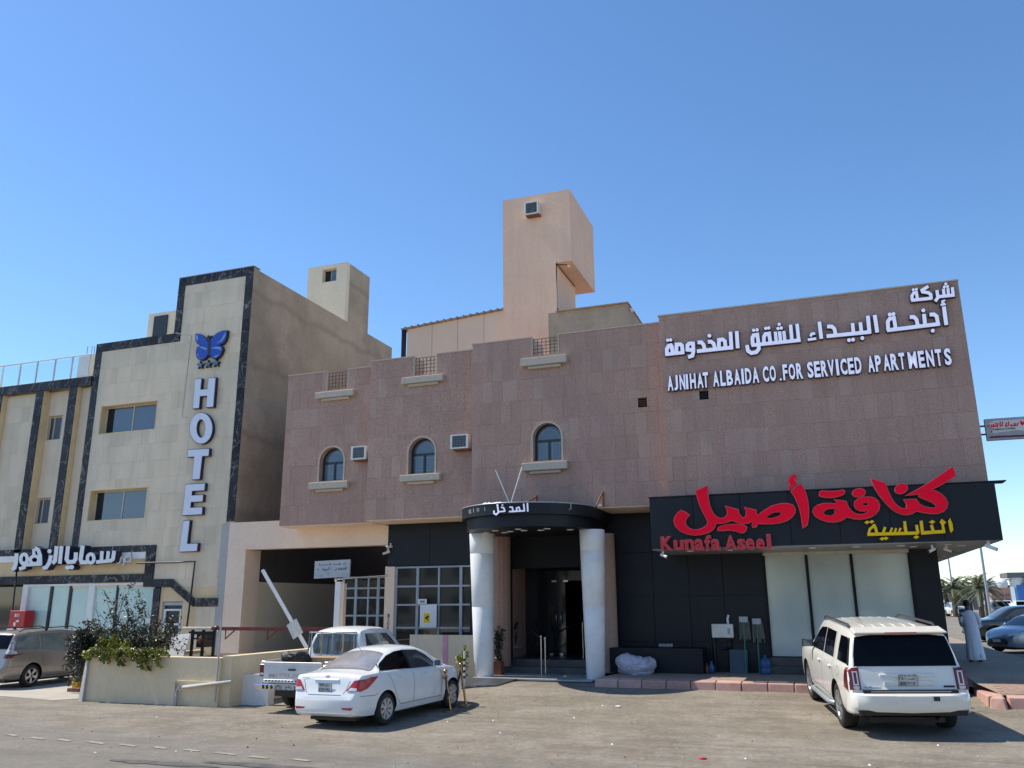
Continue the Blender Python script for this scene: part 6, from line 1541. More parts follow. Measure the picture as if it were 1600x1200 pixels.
# ================================================================ lettering: every letter stands proud of its wall
class Letters:
    """letters traced from an enlarged view: (ox, oy) is its corner in the photograph, k its scale; Yf front plane, dep their depth"""
    def __init__(s, parent, ox, oy, k, Yf, dep, face, side, name='letter', border=.012):
        s.p, s.ox, s.oy, s.k, s.Y, s.d, s.face, s.side, s.name, s.bd = parent, ox, oy, k, Yf, dep, face, side, name, border
        s.n = 0
    def w(s, p):
        q = PY(s.ox+p[0]/s.k, s.oy+p[1]/s.k, s.Y); return (q.x, q.z)
    def poly(s, b, b2, pts, holes=(), lift=0.0):
        P = [s.w(p) for p in pts]; H = [[s.w(p) for p in h] for h in holes]
        b.prism(P, H, s.Y-lift, s.Y+.012)
        # return: slightly larger dark body behind
        def grow(L, d):
            area = sum(L[i][0]*L[(i+1) % len(L)][1]-L[(i+1) % len(L)][0]*L[i][1] for i in range(len(L)))
            if area < 0: L = L[::-1]
            Lf, Rt = ribbon(L, 2*abs(d), True); return [tuple(v) for v in (Rt if d > 0 else Lf)]
        b2.prism(grow(P, s.bd), [grow(h, -s.bd*.7) for h in H], s.Y+.012-lift*.5+.001, s.Y+s.d-lift*.4)
    def glyph(s, strokes=(), dots=(), rings=(), polys=(), th=38, dr=20, dotshape='o'):
        """one connected letter group"""
        b, b2 = WB().mat(s.face), WB().mat(s.side); L = 0
        for st in strokes:
            t = th
            if isinstance(st, tuple) and len(st) == 2 and isinstance(st[1], (int, float)): st, t = st
            Lf, Rt = ribbon(st, t); s.poly(b, b2, [tuple(v) for v in Lf]+[tuple(v) for v in reversed(Rt)], lift=L*.0012); L += 1
        for cx, cy, rx, ry, t in rings:
            s.poly(b, b2, ell(cx, cy, rx+t/2, ry+t/2, 22), [ell(cx, cy, rx-t/2, ry-t/2, 22)], lift=L*.0012); L += 1
        for pl in polys:
            hs = ()
            if isinstance(pl, dict): hs = pl['holes']; pl = pl['o']
            s.poly(b, b2, pl, hs, lift=L*.0012); L += 1
        for d in dots:
            r_ = d[2] if len(d) > 2 else dr
            pts = ell(d[0], d[1], r_, r_*.98, 16) if dotshape == 'o' else [(d[0]-r_*1.5, d[1]+r_*.1), (d[0], d[1]-r_*.95), (d[0]+r_*1.5, d[1]-r_*.1), (d[0], d[1]+r_*.95)]
            s.poly(b, b2, pts, lift=L*.0012); L += 1
        o = b.build(s.name, parent=s.p); b2.build('letter_return', parent=o); return o

SY4 = YP[3]-.13
# ---- the white company sign
cs = thing('company_sign', 'white raised Arabic and English company lettering high on the right of the granite facade', 'sign', (0, YP[3], 7.5))
A = Letters(cs, 1030, 480, 6.667, SY4, .11, 'letterface', 'letterside', border=.014)
A.glyph([[(807, 248), (818, 427)]])
A.glyph([([(742, 255), (753, 440)], 38), ([(768, 418), (393, 458)], 38), [(622, 440), (622, 340), (660, 335), (684, 352), (692, 432)], [(507, 360), (540, 358), (566, 378), (586, 440)], [(400, 366), (440, 366), (462, 390), (478, 450)]], dots=[(523, 297)])
A.glyph([[(352, 360), (356, 460), (345, 505), (300, 520)], [(352, 375), (312, 378), (294, 395), (294, 442), (352, 446)]])
A.glyph([([(62, 492), (262, 470)], 34), [(178, 475), (180, 388), (222, 386), (238, 400), (244, 474)], [(80, 488), (78, 438), (98, 402), (122, 396), (132, 410), (142, 478)]], dots=[(88, 343, 17), (119, 340, 17)])
A.glyph([([(1436, 172), (1455, 360)], 36), ([(1368, 182), (1384, 365)], 36), ([(1473, 342), (960, 396)], 36), ([(1298, 248), (1310, 355)], 34), ([(1254, 252), (1264, 360)], 34), ([(1210, 256), (1220, 365)], 34),
         [(1092, 380), (1090, 310), (1108, 280), (1145, 274), (1158, 370)], [(974, 392), (970, 318), (985, 292), (1022, 286), (1036, 390), (1038, 435), (1012, 468), (960, 478), (925, 455), (914, 394)]], dots=[(1250, 178, 17), (1238, 222, 17), (1272, 217, 17), (1110, 221, 17), (1142, 217, 17), (984, 241, 17), (1020, 237, 17)])
B = Letters(cs, 1260, 435, 6.667, SY4, .11, 'letterface', 'letterside', border=.014)
B.glyph([([(1545, 172), (1372, 190)], 32), ([(1520, 92), (1530, 182)], 32), ([(1474, 102), (1482, 186)], 30), ([(1428, 108), (1436, 190)], 30), ([(1360, 122), (1370, 200), (1342, 238)], 32)], dots=[(1452, 57, 15), (1437, 89, 15), (1471, 85, 15)])
B.glyph([([(1092, 228), (1312, 204)], 32), ([(1270, 82), (1205, 122), (1212, 140), (1270, 148), (1296, 168), (1300, 212)], 32), ([(1102, 226), (1100, 180), (1118, 150), (1146, 146), (1158, 222)], 30)], dots=[(1113, 118, 15), (1145, 113, 15)])
B.glyph([([(1432, 292), (1458, 484)], 40)]); B.glyph([([(1446, 228), (1416, 236), (1414, 252), (1440, 262)], 18), ([(1398, 277), (1452, 268)], 18)])
B.glyph([([(1392, 472), (840, 540)], 38), ([(1284, 376), (1330, 374), (1358, 396), (1372, 480)], 38), ([(1225, 370), (1238, 490)], 38), ([(1078, 402), (1122, 402), (1148, 430), (1162, 500)], 38), ([(852, 540), (848, 450), (868, 420), (912, 412), (930, 520)], 38)], dots=[(1317, 545), (1218, 333), (868, 376), (907, 371)])
B.glyph([([(712, 380), (738, 562)], 40)])
B.glyph([([(640, 388), (658, 572)], 40), ([(672, 556), (210, 602)], 38), ([(562, 458), (574, 565)], 36), ([(480, 466), (492, 575)], 36), ([(215, 500), (268, 502), (292, 526), (306, 588)], 38)], dots=[(583, 622), (444, 643), (486, 638)])
B.glyph([([(134, 450), (156, 628)], 38)]); B.glyph([([(92, 572), (52, 578), (44, 604)], 26), ([(14, 638), (102, 626)], 26)])
# English line, letter by letter
def letters_line(parent, spec, yA, yB, top_bot, Yf, dep, face, side, off=.03, backoff=.06):
    """spec: (character, pixel left, pixel right); the line slopes from yA to yB"""
    for ch, a, c in spec:
        t0, b0, t1, b1 = top_bot; xm = (a+c)/2; f = (xm-yA)/(yB-yA); yt, yb = t0+(t1-t0)*f, b0+(b1-b0)*f
        P0, P1 = PY(a, yb, Yf), PY(c, yt, Yf); Pb, Pt = PY(xm, yb, Yf), PY(xm, yt, Yf)
        o = text_to('letter', ch, P0.x, P1.x, Pb.z, Pt.z, Yf, .012, face, parent, off)
        g = .013; text_to('letter_return', ch, P0.x-g, P1.x+g, Pb.z-g, Pt.z+g, Yf+dep, dep-.002, side, o, backoff)
W1, W2 = 1030, 1260; q = lambda x: 1030+x/6.667; q3 = lambda x: 1260+x/6.667
spec = [('A', 92, 150), ('J', 160, 200), ('N', 218, 275), ('I', 284, 306), ('H', 326, 386), ('A', 402, 464), ('T', 462, 518), ('A', 566, 628), ('L', 642, 696), ('B', 708, 772), ('A', 786, 852), ('I', 864, 888), ('D', 902, 966), ('A', 978, 1044), ('C', 1086, 1148), ('O', 1158, 1222), ('.', 1256, 1278), ('F', 1296, 1344), ('O', 1356, 1424), ('R', 1436, 1502)]
spec = [(c_, q(a), q(b_)) for c_, a, b_ in spec]
spec += [(c_, q3(a), q3(b_)) for c_, a, b_ in [('S', 18, 80), ('E', 90, 152), ('R', 162, 228), ('V', 232, 300), ('I', 318, 346), ('C', 364, 432), ('E', 442, 502), ('D', 514, 582), ('A', 650, 716), ('P', 728, 788), ('A', 812, 882), ('R', 890, 966), ('T', 976, 1036), ('M', 1072, 1160), ('E', 1178, 1242), ('N', 1262, 1338), ('T', 1358, 1422), ('S', 1450, 1520)]]
for ch in spec:
    if ch[0] == '.':
        xm = (ch[1]+ch[2])/2; f = (xm-1044)/(1488-1044)
    a_, c_ = ch[1], ch[2]; xm = (a_+c_)/2; f = (xm-1044)/(1488-1044)
    yt, yb = 587.5+(543.5-587.5)*f, 611+(570-611)*f
    if ch[0] == '.': yt = yb-3.6
    Yf = SY4; Pb, Pt = PY(xm, yb, Yf), PY(xm, yt, Yf); P0, P1 = PY(a_, yb, Yf), PY(c_, yb, Yf)
    o = text_to('letter', ch[0], P0.x, P1.x, Pb.z, Pt.z, Yf, .012, 'letterface', cs, .034)
    g = .014; text_to('letter_return', ch[0], P0.x-g, P1.x+g, Pb.z-g, Pt.z+g, Yf+.11, .096, 'letterside', o, .055)

# ---- red calligraphy of the restaurant, on the fascia
RYf = FY-.16
C1 = Letters(fas, 1040, 740, 6.667, RYf, .15, 'redface', 'rededge', 'red_letter', .012)
aseel = sm_round([(315, 180), (372, 150), (432, 125), (436, 190), (440, 250), (455, 330), (490, 400), (540, 455), (585, 468), (625, 450), (645, 420), (640, 370)], 1)
asl = [(315, 180), (432, 125), (437, 190), (443, 260), (458, 335), (482, 390), (510, 430), (545, 458), (585, 468), (622, 452), (644, 425), (642, 380), (622, 338), (690, 358), (755, 375), (765, 415), (790, 452), (818, 460), (838, 440), (840, 395), (822, 352), (885, 368), (940, 380), (944, 410), (958, 437), (990, 410), (1040, 375), (1110, 335), (1200, 312), (1270, 310), (1325, 328), (1352, 370), (1345, 410), (1318, 448), (1270, 484), (1190, 510), (1090, 522), (1010, 522), (955, 518), (950, 540), (930, 560), (905, 555), (900, 530), (914, 500), (900, 494), (868, 512), (800, 522), (745, 508), (690, 485), (640, 505), (580, 518), (522, 516), (510, 560), (480, 592), (430, 620), (370, 634), (300, 640), (220, 628), (150, 596), (105, 552), (85, 495), (98, 445), (128, 408), (165, 382), (205, 402), (245, 430), (215, 460), (200, 500), (212, 540), (245, 570), (290, 584), (340, 583), (390, 568), (428, 540), (442, 508), (418, 455), (385, 395), (352, 320), (330, 250)]
C1.glyph(polys=[{'o': asl, 'holes': [[(1040, 465), (1068, 432), (1105, 410), (1150, 398), (1195, 400), (1206, 412), (1188, 438), (1145, 456), (1100, 466)]]}])
C1.glyph(polys=[[(1305, 185), (1355, 142), (1405, 105), (1435, 145), (1460, 205), (1478, 270), (1489, 350), (1490, 440), (1475, 530), (1430, 562), (1420, 500), (1412, 440), (1398, 375), (1372, 300), (1342, 235)]])
C1.glyph(polys=[sm_round([(1340, 8), (1368, 30), (1345, 52), (1325, 55), (1360, 82), (1362, 108), (1325, 132), (1288, 165), (1280, 140), (1304, 115), (1280, 85), (1290, 45), (1315, 20)], 2)])
C1.glyph(polys=[sm_round([(540, 590), (548, 562), (600, 540), (680, 528), (780, 530), (835, 545), (842, 575), (812, 612), (780, 615), (735, 598), (650, 588), (590, 594)], 2)])
C2 = Letters(fas, 1260, 720, 6.667, RYf, .15, 'redface', 'rededge', 'red_letter', .012)
C2.glyph(polys=[[(675, 185), (748, 208), (820, 230), (835, 270), (855, 325), (890, 395), (920, 440), (960, 478), (1010, 500), (1050, 495), (1045, 450), (1018, 405), (1080, 402), (1145, 400), (1160, 425), (1182, 452), (1230, 478), (1300, 492), (1350, 487), (1352, 462), (1310, 430), (1240, 400), (1170, 372), (1182, 345), (1100, 352), (1030, 362), (1085, 335), (1130, 315), (1190, 280), (1250, 245), (1320, 200), (1380, 160), (1455, 108), (1525, 62), (1540, 105), (1552, 155), (1500, 190), (1450, 220), (1380, 262), (1300, 298), (1360, 318), (1410, 348), (1452, 390), (1473, 440), (1462, 488), (1430, 524), (1380, 543), (1310, 549), (1230, 538), (1148, 518), (1112, 545), (1050, 562), (990, 553), (940, 532), (890, 498), (840, 450), (795, 400), (755, 345), (720, 290), (695, 240)]])
C2.glyph(polys=[ell(990, 290, 66, 50, 22, -.35)]); C2.glyph(polys=[ell(547, 332, 68, 42, 22, -.12)])
C2.glyph(polys=[[(135, 362), (138, 325), (165, 312), (220, 318), (280, 318), (340, 312), (380, 302), (400, 315), (392, 340), (355, 362), (300, 377), (240, 381), (180, 377)]])
C2.glyph(polys=[{'o': [(290, 402), (350, 410), (415, 422), (425, 455), (445, 492), (475, 528), (510, 550), (550, 560), (590, 556), (630, 540), (658, 512), (615, 522), (565, 520), (520, 500), (498, 465), (505, 425), (540, 393), (590, 377), (650, 374), (705, 385), (745, 415), (765, 460), (755, 510), (720, 555), (670, 585), (620, 600), (560, 606), (490, 600), (422, 580), (390, 605), (340, 628), (280, 636), (210, 630), (140, 606), (90, 572), (65, 530), (75, 495), (110, 465), (170, 446), (240, 440), (312, 446), (316, 425)],
    'holes': [[(175, 540), (190, 516), (225, 499), (270, 495), (320, 505), (345, 518), (292, 520), (300, 540), (275, 568), (230, 573), (190, 562)], ell(615, 450, 31, 17, 14)]}])
# weathered small red latin name
for ch, a, c, t, bb in [('K', 1033.5, 1051, 838.5, 859.5), ('u', 1053.5, 1068, 844.5, 859), ('n', 1071, 1084.5, 843, 859.5), ('a', 1086.5, 1100, 842.5, 859.5), ('f', 1102, 1111.5, 836.5, 860), ('a', 1112, 1125.5, 842.5, 859.5), ('A', 1133.5, 1151.5, 837, 859), ('s', 1153, 1164.5, 842.5, 858.5), ('e', 1166, 1179, 842, 858), ('e', 1182.5, 1195, 842, 858), ('l', 1199.5, 1205, 835, 857.5)]:
    xm = (a+c)/2; o = text_to('letter', ch, PY(a, bb, RYf).x, PY(c, bb, RYf).x, PY(xm, bb, RYf).z, PY(xm, t, RYf).z, RYf, .012, 'redweather', fas, .03)
    text_to('letter_return', ch, PY(a, bb, RYf).x-.01, PY(c, bb, RYf).x+.01, PY(xm, bb, RYf).z-.01, PY(xm, t, RYf).z+.01, RYf+.12, .118, 'rededge', o, .04)
# yellow second line
Yl = Letters(fas, 1260, 720, 6.667, FY-.10, .09, 'yellowface', 'rust', 'yellow_letter', .006)
Yl.glyph(polys=[[(1498, 598), (1508, 625), (1520, 650), (1530, 722), (1508, 750), (1494, 725), (1480, 650), (1476, 628)]])
Yl.glyph(strokes=[([(1445, 735), (1195, 752)], 34), ([(1195, 625), (1210, 755)], 32), ([(1302, 668), (1325, 745)], 30)], polys=[[(1410, 605), (1455, 640), (1432, 665), (1448, 740), (1420, 748), (1405, 660), (1388, 640)]], dots=[(1310, 637, 22)], dotshape='d')
Yl.glyph(strokes=[([(1170, 752), (635, 766)], 32), ([(1148, 668), (1152, 700), (1165, 752)], 30), ([(1022, 630), (1042, 762)], 28), ([(980, 700), (960, 760)], 22), ([(935, 702), (915, 762)], 22), ([(892, 698), (868, 764)], 22), ([(820, 690), (795, 765)], 28), ([(700, 660), (720, 700), (738, 770)], 28), ([(705, 676), (660, 712), (648, 760)], 26)], dots=[(1145, 795, 20), (790, 812, 19), (828, 808, 19), (632, 641, 19), (680, 635, 19)], dotshape='d')

# ---- canopy lettering (curved board): glyph planks set tangent to the ring
el = thing('entrance_lettering', 'small white raised Arabic lettering on the rim of the round entrance canopy', 'sign', (CX, CYc-CR, cz0))
_WB = WB
class OnRing(WB):
    def build(s, name, m=None, parent=None, **kw):
        out = []
        for x, y, z in s.v:
            t = y-EY; dx = max(-CR*.98, min(CR*.98, x-CX)); a = math.asin(dx/CR)
            r_ = CR+.012-t
            out.append((CX+r_*math.sin(a), CYc-r_*math.cos(a), z))
        s.v = out; return _WB.build(s, name, m, parent, **kw)
EY = 19.4
class RingLetters(Letters):
    def w(s, p):
        d = _ray(s.ox+p[0]/s.k, s.oy+p[1]/s.k)     # meet the canopy cylinder
        a = d.x*d.x+d.y*d.y; bq = -2*(d.x*CX+d.y*CYc); c = CX*CX+CYc*CYc-(CR+.05)**2; t = (-bq-math.sqrt(max(0, bq*bq-4*a*c)))/(2*a)
        q_ = d*t; ang = math.asin(max(-1, min(1, (q_.x-CX)/(CR+.05)))); return (CX+CR*math.sin(ang), ZC+q_.z)
_WB = WB
def ring_glyph(L, **kw):
    global WB
    WB = OnRing
    try: return L.glyph(**kw)
    finally: WB = _WB
E1 = RingLetters(el, 720, 770, 6.667, EY-.03, .04, 'letterface', 'letterside', border=.006)
ring_glyph(E1, strokes=[([(693, 105), (698, 195)], 16)])
ring_glyph(E1, strokes=[([(655, 112), (662, 190)], 16), ([(668, 186), (500, 196)], 16), ([(580, 192), (580, 158), (605, 150), (618, 188)], 15), ([(505, 148), (535, 150), (545, 192)], 15)])
ring_glyph(E1, strokes=[([(462, 190), (385, 198)], 15), ([(418, 150), (445, 155), (458, 190)], 15), ([(378, 118), (390, 205), (365, 226), (345, 215), (342, 185)], 16)], dots=[(432, 128, 8)])
b = WB()
for px, t0, hgt in ((75, 175, 40), (90, 172, 46), (120, 165, 40), (160, 160, 35), (175, 160, 35), (240, 150, 38), (1155, 100, 70), (1140, 165, 12)):
    E2 = RingLetters(el, 720, 770, 6.667, EY-.006, .012, 'greyplaster', 'greyplaster', 'glue_trace', .001)
    ring_glyph(E2, strokes=[([(px, t0), (px+2, t0+hgt)], 5)])

# ---- HOTEL letters, butterfly and stars
hs = thing('hotel_sign', 'tall vertical pale letters reading HOTEL down the hotel tower', 'sign', (hp(315, 720).x, HY, 5))
HYf = HY-.17
Hh = Letters(hs, 0, 0, 1.0, HYf, .13, 'hotelface', 'letterside', border=.02)
Hh.glyph(polys=[[(305, 592.3), (314.5, 591.8), (312.8, 609), (324, 608.2), (326, 591), (336.5, 590.2), (332.8, 635.5), (322.2, 636.2), (323.6, 618), (312.2, 619), (310.6, 637.3), (301.2, 638.2)]])
Hh.glyph(polys=[{'o': [(314+17.5*math.cos(t)*1.0, 669+24*math.sin(t)) for t in np.linspace(0, 2*math.pi, 33)[:-1]], 'holes': [[(314+7.2*math.cos(t), 669.5+14.5*math.sin(t)) for t in np.linspace(0, 2*math.pi, 25)[:-1]]]}])
Hh.glyph(polys=[[(294, 703), (326.5, 701.2), (325.5, 712), (315.5, 712.6), (311.5, 748.4), (300.2, 749), (303.6, 713.2), (293.3, 714)]])
Hh.glyph(polys=[[(290.2, 757.2), (320, 755.5), (319, 765.8), (299.8, 767), (299, 774.4), (317, 773.4), (316.2, 783.2), (298, 784.3), (297, 793.6), (315.8, 792.6), (315, 803.4), (285, 805)]])
Hh.glyph(polys=[[(286.5, 814), (296, 813.5), (291.8, 850), (308.5, 849.3), (307.4, 860.8), (280, 862)]])
bf = thing('butterfly_emblem', 'blue butterfly emblem above three small stars at the top of the hotel tower', 'emblem', (hp(327, 540).x, HY, 10))
kx = lambda x, y: (250+x/4, 400+y/4)
Bf = Letters(bf, 250, 400, 4.0, HY-.16, .12, 'butterfly', 'black', 'wing', .02)
Bf.glyph(polys=[sm_round([(222, 488), (250, 490), (280, 512), (302, 545), (305, 575), (290, 578), (262, 560), (232, 545), (222, 518)], 2)])
Bf.glyph(polys=[sm_round([(418, 467), (412, 510), (392, 545), (350, 560), (312, 575), (306, 560), (318, 520), (350, 488), (385, 470)], 2)])
Bf.glyph(polys=[sm_round([(232, 570), (260, 562), (300, 578), (302, 600), (285, 635), (255, 648), (232, 635), (225, 600)], 2)])
Bf.glyph(polys=[sm_round([(310, 578), (350, 560), (384, 565), (388, 590), (372, 622), (345, 640), (322, 632), (308, 600)], 2)])
B2 = Letters(bf, 250, 400, 4.0, HY-.168, .006, 'butterfly2', 'butterfly2', 'wing_tip', .001)
for pl in ([(224, 492), (238, 500), (236, 530), (226, 520)], [(414, 474), (406, 505), (388, 532), (350, 546), (380, 525), (400, 490)], [(240, 568), (262, 564), (296, 578), (288, 588), (262, 578)], [(316, 578), (350, 566), (380, 570), (384, 590), (360, 580)], [(236, 600), (240, 628), (260, 642), (244, 636), (232, 620)], [(374, 612), (350, 634), (330, 630), (352, 622)]): B2.glyph(polys=[pl])
B3 = Letters(bf, 250, 400, 4.0, HY-.17, .14, 'black', 'black', 'body', .004)
B3.glyph(polys=[sm_round([(304, 510), (312, 505), (314, 560), (310, 618), (300, 625), (298, 580)], 2)]); B3.glyph(strokes=[([(306, 512), (300, 500), (294, 512)], 5), ([(310, 512), (320, 500), (330, 508)], 5)])
for cx, cy in ((249, 681), (298, 675), (348, 668)):
    st = [(cx+(20 if q % 2 == 0 else 9)*math.sin(math.pi*q/5), cy-(22 if q % 2 == 0 else 10)*math.cos(math.pi*q/5)) for q in range(10)]
    S_ = Letters(bf, 250, 400, 4.0, HY-.13, .10, 'star', 'black', 'star', .014); S_.glyph(polys=[st])
# ---- flower shop sign on the hotel
fs = thing('flower_shop_sign', 'white raised Arabic shop name with dark sides over the hotel shop front', 'shop sign', (hp(110, 870).x, HY-.3, 3.5))
G = Letters(fs, 0, 840, 6.667, HY-.42, .26, 'flowerface', 'letterside', border=.014)
G.glyph(strokes=[([(1188, 138), (1176, 222), (1150, 245)], 38), ([(1000, 255), (1162, 240)], 36), ([(1128, 142), (1118, 245)], 34), ([(1062, 142), (1055, 250)], 34), ([(862, 82), (840, 225), (850, 258), (910, 258)], 40)], rings=[(944, 218, 34, 46, 34)])
G.glyph(strokes=[([(708, 88), (692, 225), (712, 256), (770, 250), (786, 225), (790, 155)], 40)], dots=[(703, 312, 24), (745, 308, 24)])
G.glyph(strokes=[([(640, 88), (622, 272)], 38)])
G.glyph(strokes=[([(590, 90), (572, 240), (545, 268)], 40), ([(532, 185), (512, 262), (480, 312), (445, 318)], 38)], dots=[(515, 142, 22)])
G.glyph(strokes=[([(362, 108), (398, 130), (416, 185), (420, 285)], 38), ([(430, 275), (235, 285)], 36), ([(350, 118), (352, 180)], 30), ([(255, 250), (250, 310), (200, 328)], 36)], rings=[(360, 232, 44, 40, 32), (250, 225, 34, 52, 34)])
G.glyph(strokes=[([(172, 165), (165, 260), (150, 315), (122, 332)], 40)])
G2 = Letters(fs, 0, 840, 6.667, HY-.30, .06, 'brokenface', 'greyplaster', 'broken_letter', .004)
G2.glyph(strokes=[([(1350, 150), (1362, 220), (1348, 255)], 18), ([(1345, 250), (1300, 250), (1302, 200), (1335, 205)], 14)]); G2.glyph(strokes=[([(1285, 215), (1290, 270), (1270, 290)], 16), ([(1262, 200), (1248, 260), (1215, 270)], 14)])
WB().mat('black').box(PY(20, 885, HY-.2).x, PY(196, 880, HY-.2).x, HY-.16, HY-.13, PY(110, 881, HY-.15).z-.02, PY(110, 881, HY-.15).z+.02).build('mounting_rail', parent=fs)
# ---- projecting sign at the right corner
PYs = 24.0
pj = thing('projecting_sign', 'projecting sign with red Arabic name and dark red arrow beyond the granite corner', 'sign', (4.8, PYs, 6.5))
P0, P1, P2 = PY(1538, 655, PYs), PY(1544, 688, PYs), PY(1612, 650, PYs)
zt2, zb2 = P0.z, P1.z; px0_, px1_ = P0.x, P2.x+.25
WB().mat('signgray').box(px0_, px1_, PYs, PYs+.14, zb2, zt2).build('sign_box', parent=pj)
b = WB().mat('black')
for z in (zt2-.17, zb2+.17): b.box(XR-.1, px0_, PYs+.05, PYs+.09, z-.02, z+.02)
b.build('bracket', parent=pj)
Lr = Letters(pj, 1440, 600, 7.5, PYs-.02, .012, 'white', 'white', 'white_ground', .0)
def pj_poly(pts, m, y, nm):
    P = [PY(1440+a/7.5, 600+c/7.5, PYs) for a, c in pts]; WB().mat(m).prism([(p.x, p.z) for p in P], [], y, y+.006).build(nm, parent=pj)
pj_poly([(778, 470), (850, 430), (1290, 410), (1290, 560), (1130, 540), (850, 575), (790, 565), (850, 540), (850, 520), (790, 515)], 'white', PYs-.008, 'white_ground')
pj_poly([(785, 625), (830, 608), (830, 612), (1290, 590), (1290, 612), (830, 632), (830, 637)], 'darkredmetal', PYs-.008, 'arrow')
pj_poly([(800, 562), (826, 548), (826, 572)], 'green', PYs-.014, 'arrow_tip')
Rr = Letters(pj, 1440, 600, 7.5, PYs-.016, .002, 'redface', 'redface', 'red_letter', .0005)
Rr.glyph(strokes=[([(1135, 450), (1125, 485)], 12), ([(1125, 485), (1040, 490)], 12), ([(1105, 455), (1100, 485)], 10), ([(1085, 458), (1082, 488)], 10), ([(1052, 470), (1044, 490)], 12), ([(1020, 440), (1020, 490)], 12), ([(995, 455), (985, 492), (1010, 492)], 12)])
Rr.glyph(strokes=[([(952, 440), (945, 490)], 12), ([(925, 440), (920, 490)], 12), ([(948, 490), (915, 492)], 12), ([(900, 455), (888, 505)], 12)]); Rr.glyph(strokes=[([(872, 452), (872, 495), (820, 498)], 12), ([(845, 470), (842, 495)], 14), ([(815, 475), (822, 500), (805, 512)], 12), ([(795, 475), (786, 505)], 12)])
Rr.glyph(polys=[ell(1172, 455, 13, 30, 12, -.4), ell(1196, 458, 10, 30, 12, .5)])
pts = [(855, 535), (1100, 525)]
Pa, Pb_ = PY(1440+855/7.5, 600+538/7.5, PYs), PY(1440+1100/7.5, 600+532/7.5, PYs)
text_to('small_lettering', 'SAMAYA FLOWERS', Pa.x, Pb_.x, Pa.z-.02, Pa.z+.035, PYs-.012, .003, 'green', pj, .02)

# ---- parking sign on the post
pk = thing('parking_sign', 'white board with faded Arabic parking notice on top of the pale post', 'sign', (PY(518, 890, 21.6).x, 21.6, 2.9))
PKY = 21.6
c4 = [PY(490.5, 904, PKY), PY(545.5, 901.2, PKY), PY(547, 874, PKY), PY(492, 877, PKY)]
WB().mat('signgray').prism([(p_.x, p_.z) for p_ in c4], [], PKY, PKY+.05).build('board', parent=pk)
K = Letters(pk, 480, 860, 20.0, PKY-.004, .003, 'print', 'print', 'notice_lettering', .0002)
K.glyph(strokes=[([(1205, 400), (1180, 412), (1165, 412)], 16), ([(1150, 395), (1145, 430), (1120, 440)], 14), ([(1050, 385), (1045, 435), (850, 440), (835, 415)], 14), ([(1000, 400), (1000, 430)], 14)])
K.glyph(strokes=[([(755, 400), (745, 430), (705, 450)], 12), ([(690, 405), (680, 450)], 12), ([(640, 450), (370, 460), (395, 400)], 12), ([(600, 430), (600, 455)], 10)])
K.glyph(strokes=[([(1215, 520), (1210, 580), (955, 592)], 22), ([(1150, 540), (1145, 580)], 16), ([(1080, 545), (1075, 585)], 16), ([(1000, 540), (990, 590)], 16), ([(890, 540), (912, 560), (905, 600), (850, 618)], 16)])
K.glyph(strokes=[([(735, 530), (735, 600)], 14), ([(680, 530), (670, 600), (475, 612)], 16), ([(600, 570), (600, 600)], 12), ([(545, 570), (545, 605)], 12), ([(490, 560), (500, 600)], 12), ([(530, 645), (620, 640)], 8), ([(330, 580), (325, 620)], 10)])
K2 = Letters(pk, 480, 860, 20.0, PKY-.004, .003, 'frame_gray', 'frame_gray', 'printed_skyline', .0002)
K2.glyph(polys=[[(1065, 730), (1250, 690), (1265, 790), (1180, 800), (1065, 800)], [(245, 720), (280, 730), (300, 770), (500, 760), (520, 815), (245, 835)], [(640, 690), (655, 690), (655, 815), (640, 815)]])
# ---- small plates on the barred window
cam_b = thing('notice_board', 'white sheet with a yellow surveillance camera notice hung on the barred window', 'sign', (gx(680), D2, 1.9))
Yn = D2-.04
def rectpx(px0, px1, py0, py1, Y): 
    return PY(px0, (py0+py1)/2, Y).x, PY(px1, (py0+py1)/2, Y).x, PY((px0+px1)/2, py1, Y).z, PY((px0+px1)/2, py0, Y).z
r_ = rectpx(656, 682, 944.5, 980.5, Yn); WB().mat('white').box(r_[0], r_[1], Yn, Yn+.012, r_[2], r_[3]).build('sheet', parent=cam_b)
r_ = rectpx(662, 671.5, 958.5, 973, Yn); WB().mat('yellowface').box(r_[0], r_[1], Yn-.003, Yn-.0005, r_[2], r_[3]).build('yellow_notice', parent=cam_b)
Kc = Letters(cam_b, 590, 860, 6.0, Yn-.006, .002, 'print', 'print', 'camera_symbol', .0002)
Kc.glyph(polys=[[(440, 632), (470, 608), (484, 622), (458, 646)], [(462, 640), (480, 648), (476, 654), (452, 648)]])
hn = thing('house_number', 'small white number plate above the sheet on the barred window', 'sign', (gx(660), D2, 2.2))
r_ = rectpx(653, 666.5, 936, 943.5, Yn); WB().mat('white').box(r_[0], r_[1], Yn, Yn+.01, r_[2], r_[3]).build('plate', parent=hn)
text_to('plate_lettering', '7808', r_[0]+.06, r_[1]-.06, r_[2]+.03, r_[3]-.04, Yn-.001, .003, 'print', hn, .02)
pn = thing('painted_numerals', 'faded red hand painted numerals down the peach pillar by the gate', 'writing', (gx(608), D2, 1.5))
for i_, ch in enumerate('12005'):
    py = 962+i_*6.2; x_ = PY(607-i_*.3, py, D2).x; z_ = PY(607, py, D2).z
    text_to('numeral', ch, x_-.035, x_+.035, z_-.05, z_+.05, D2+.003, .002, 'rust', pn, .02)
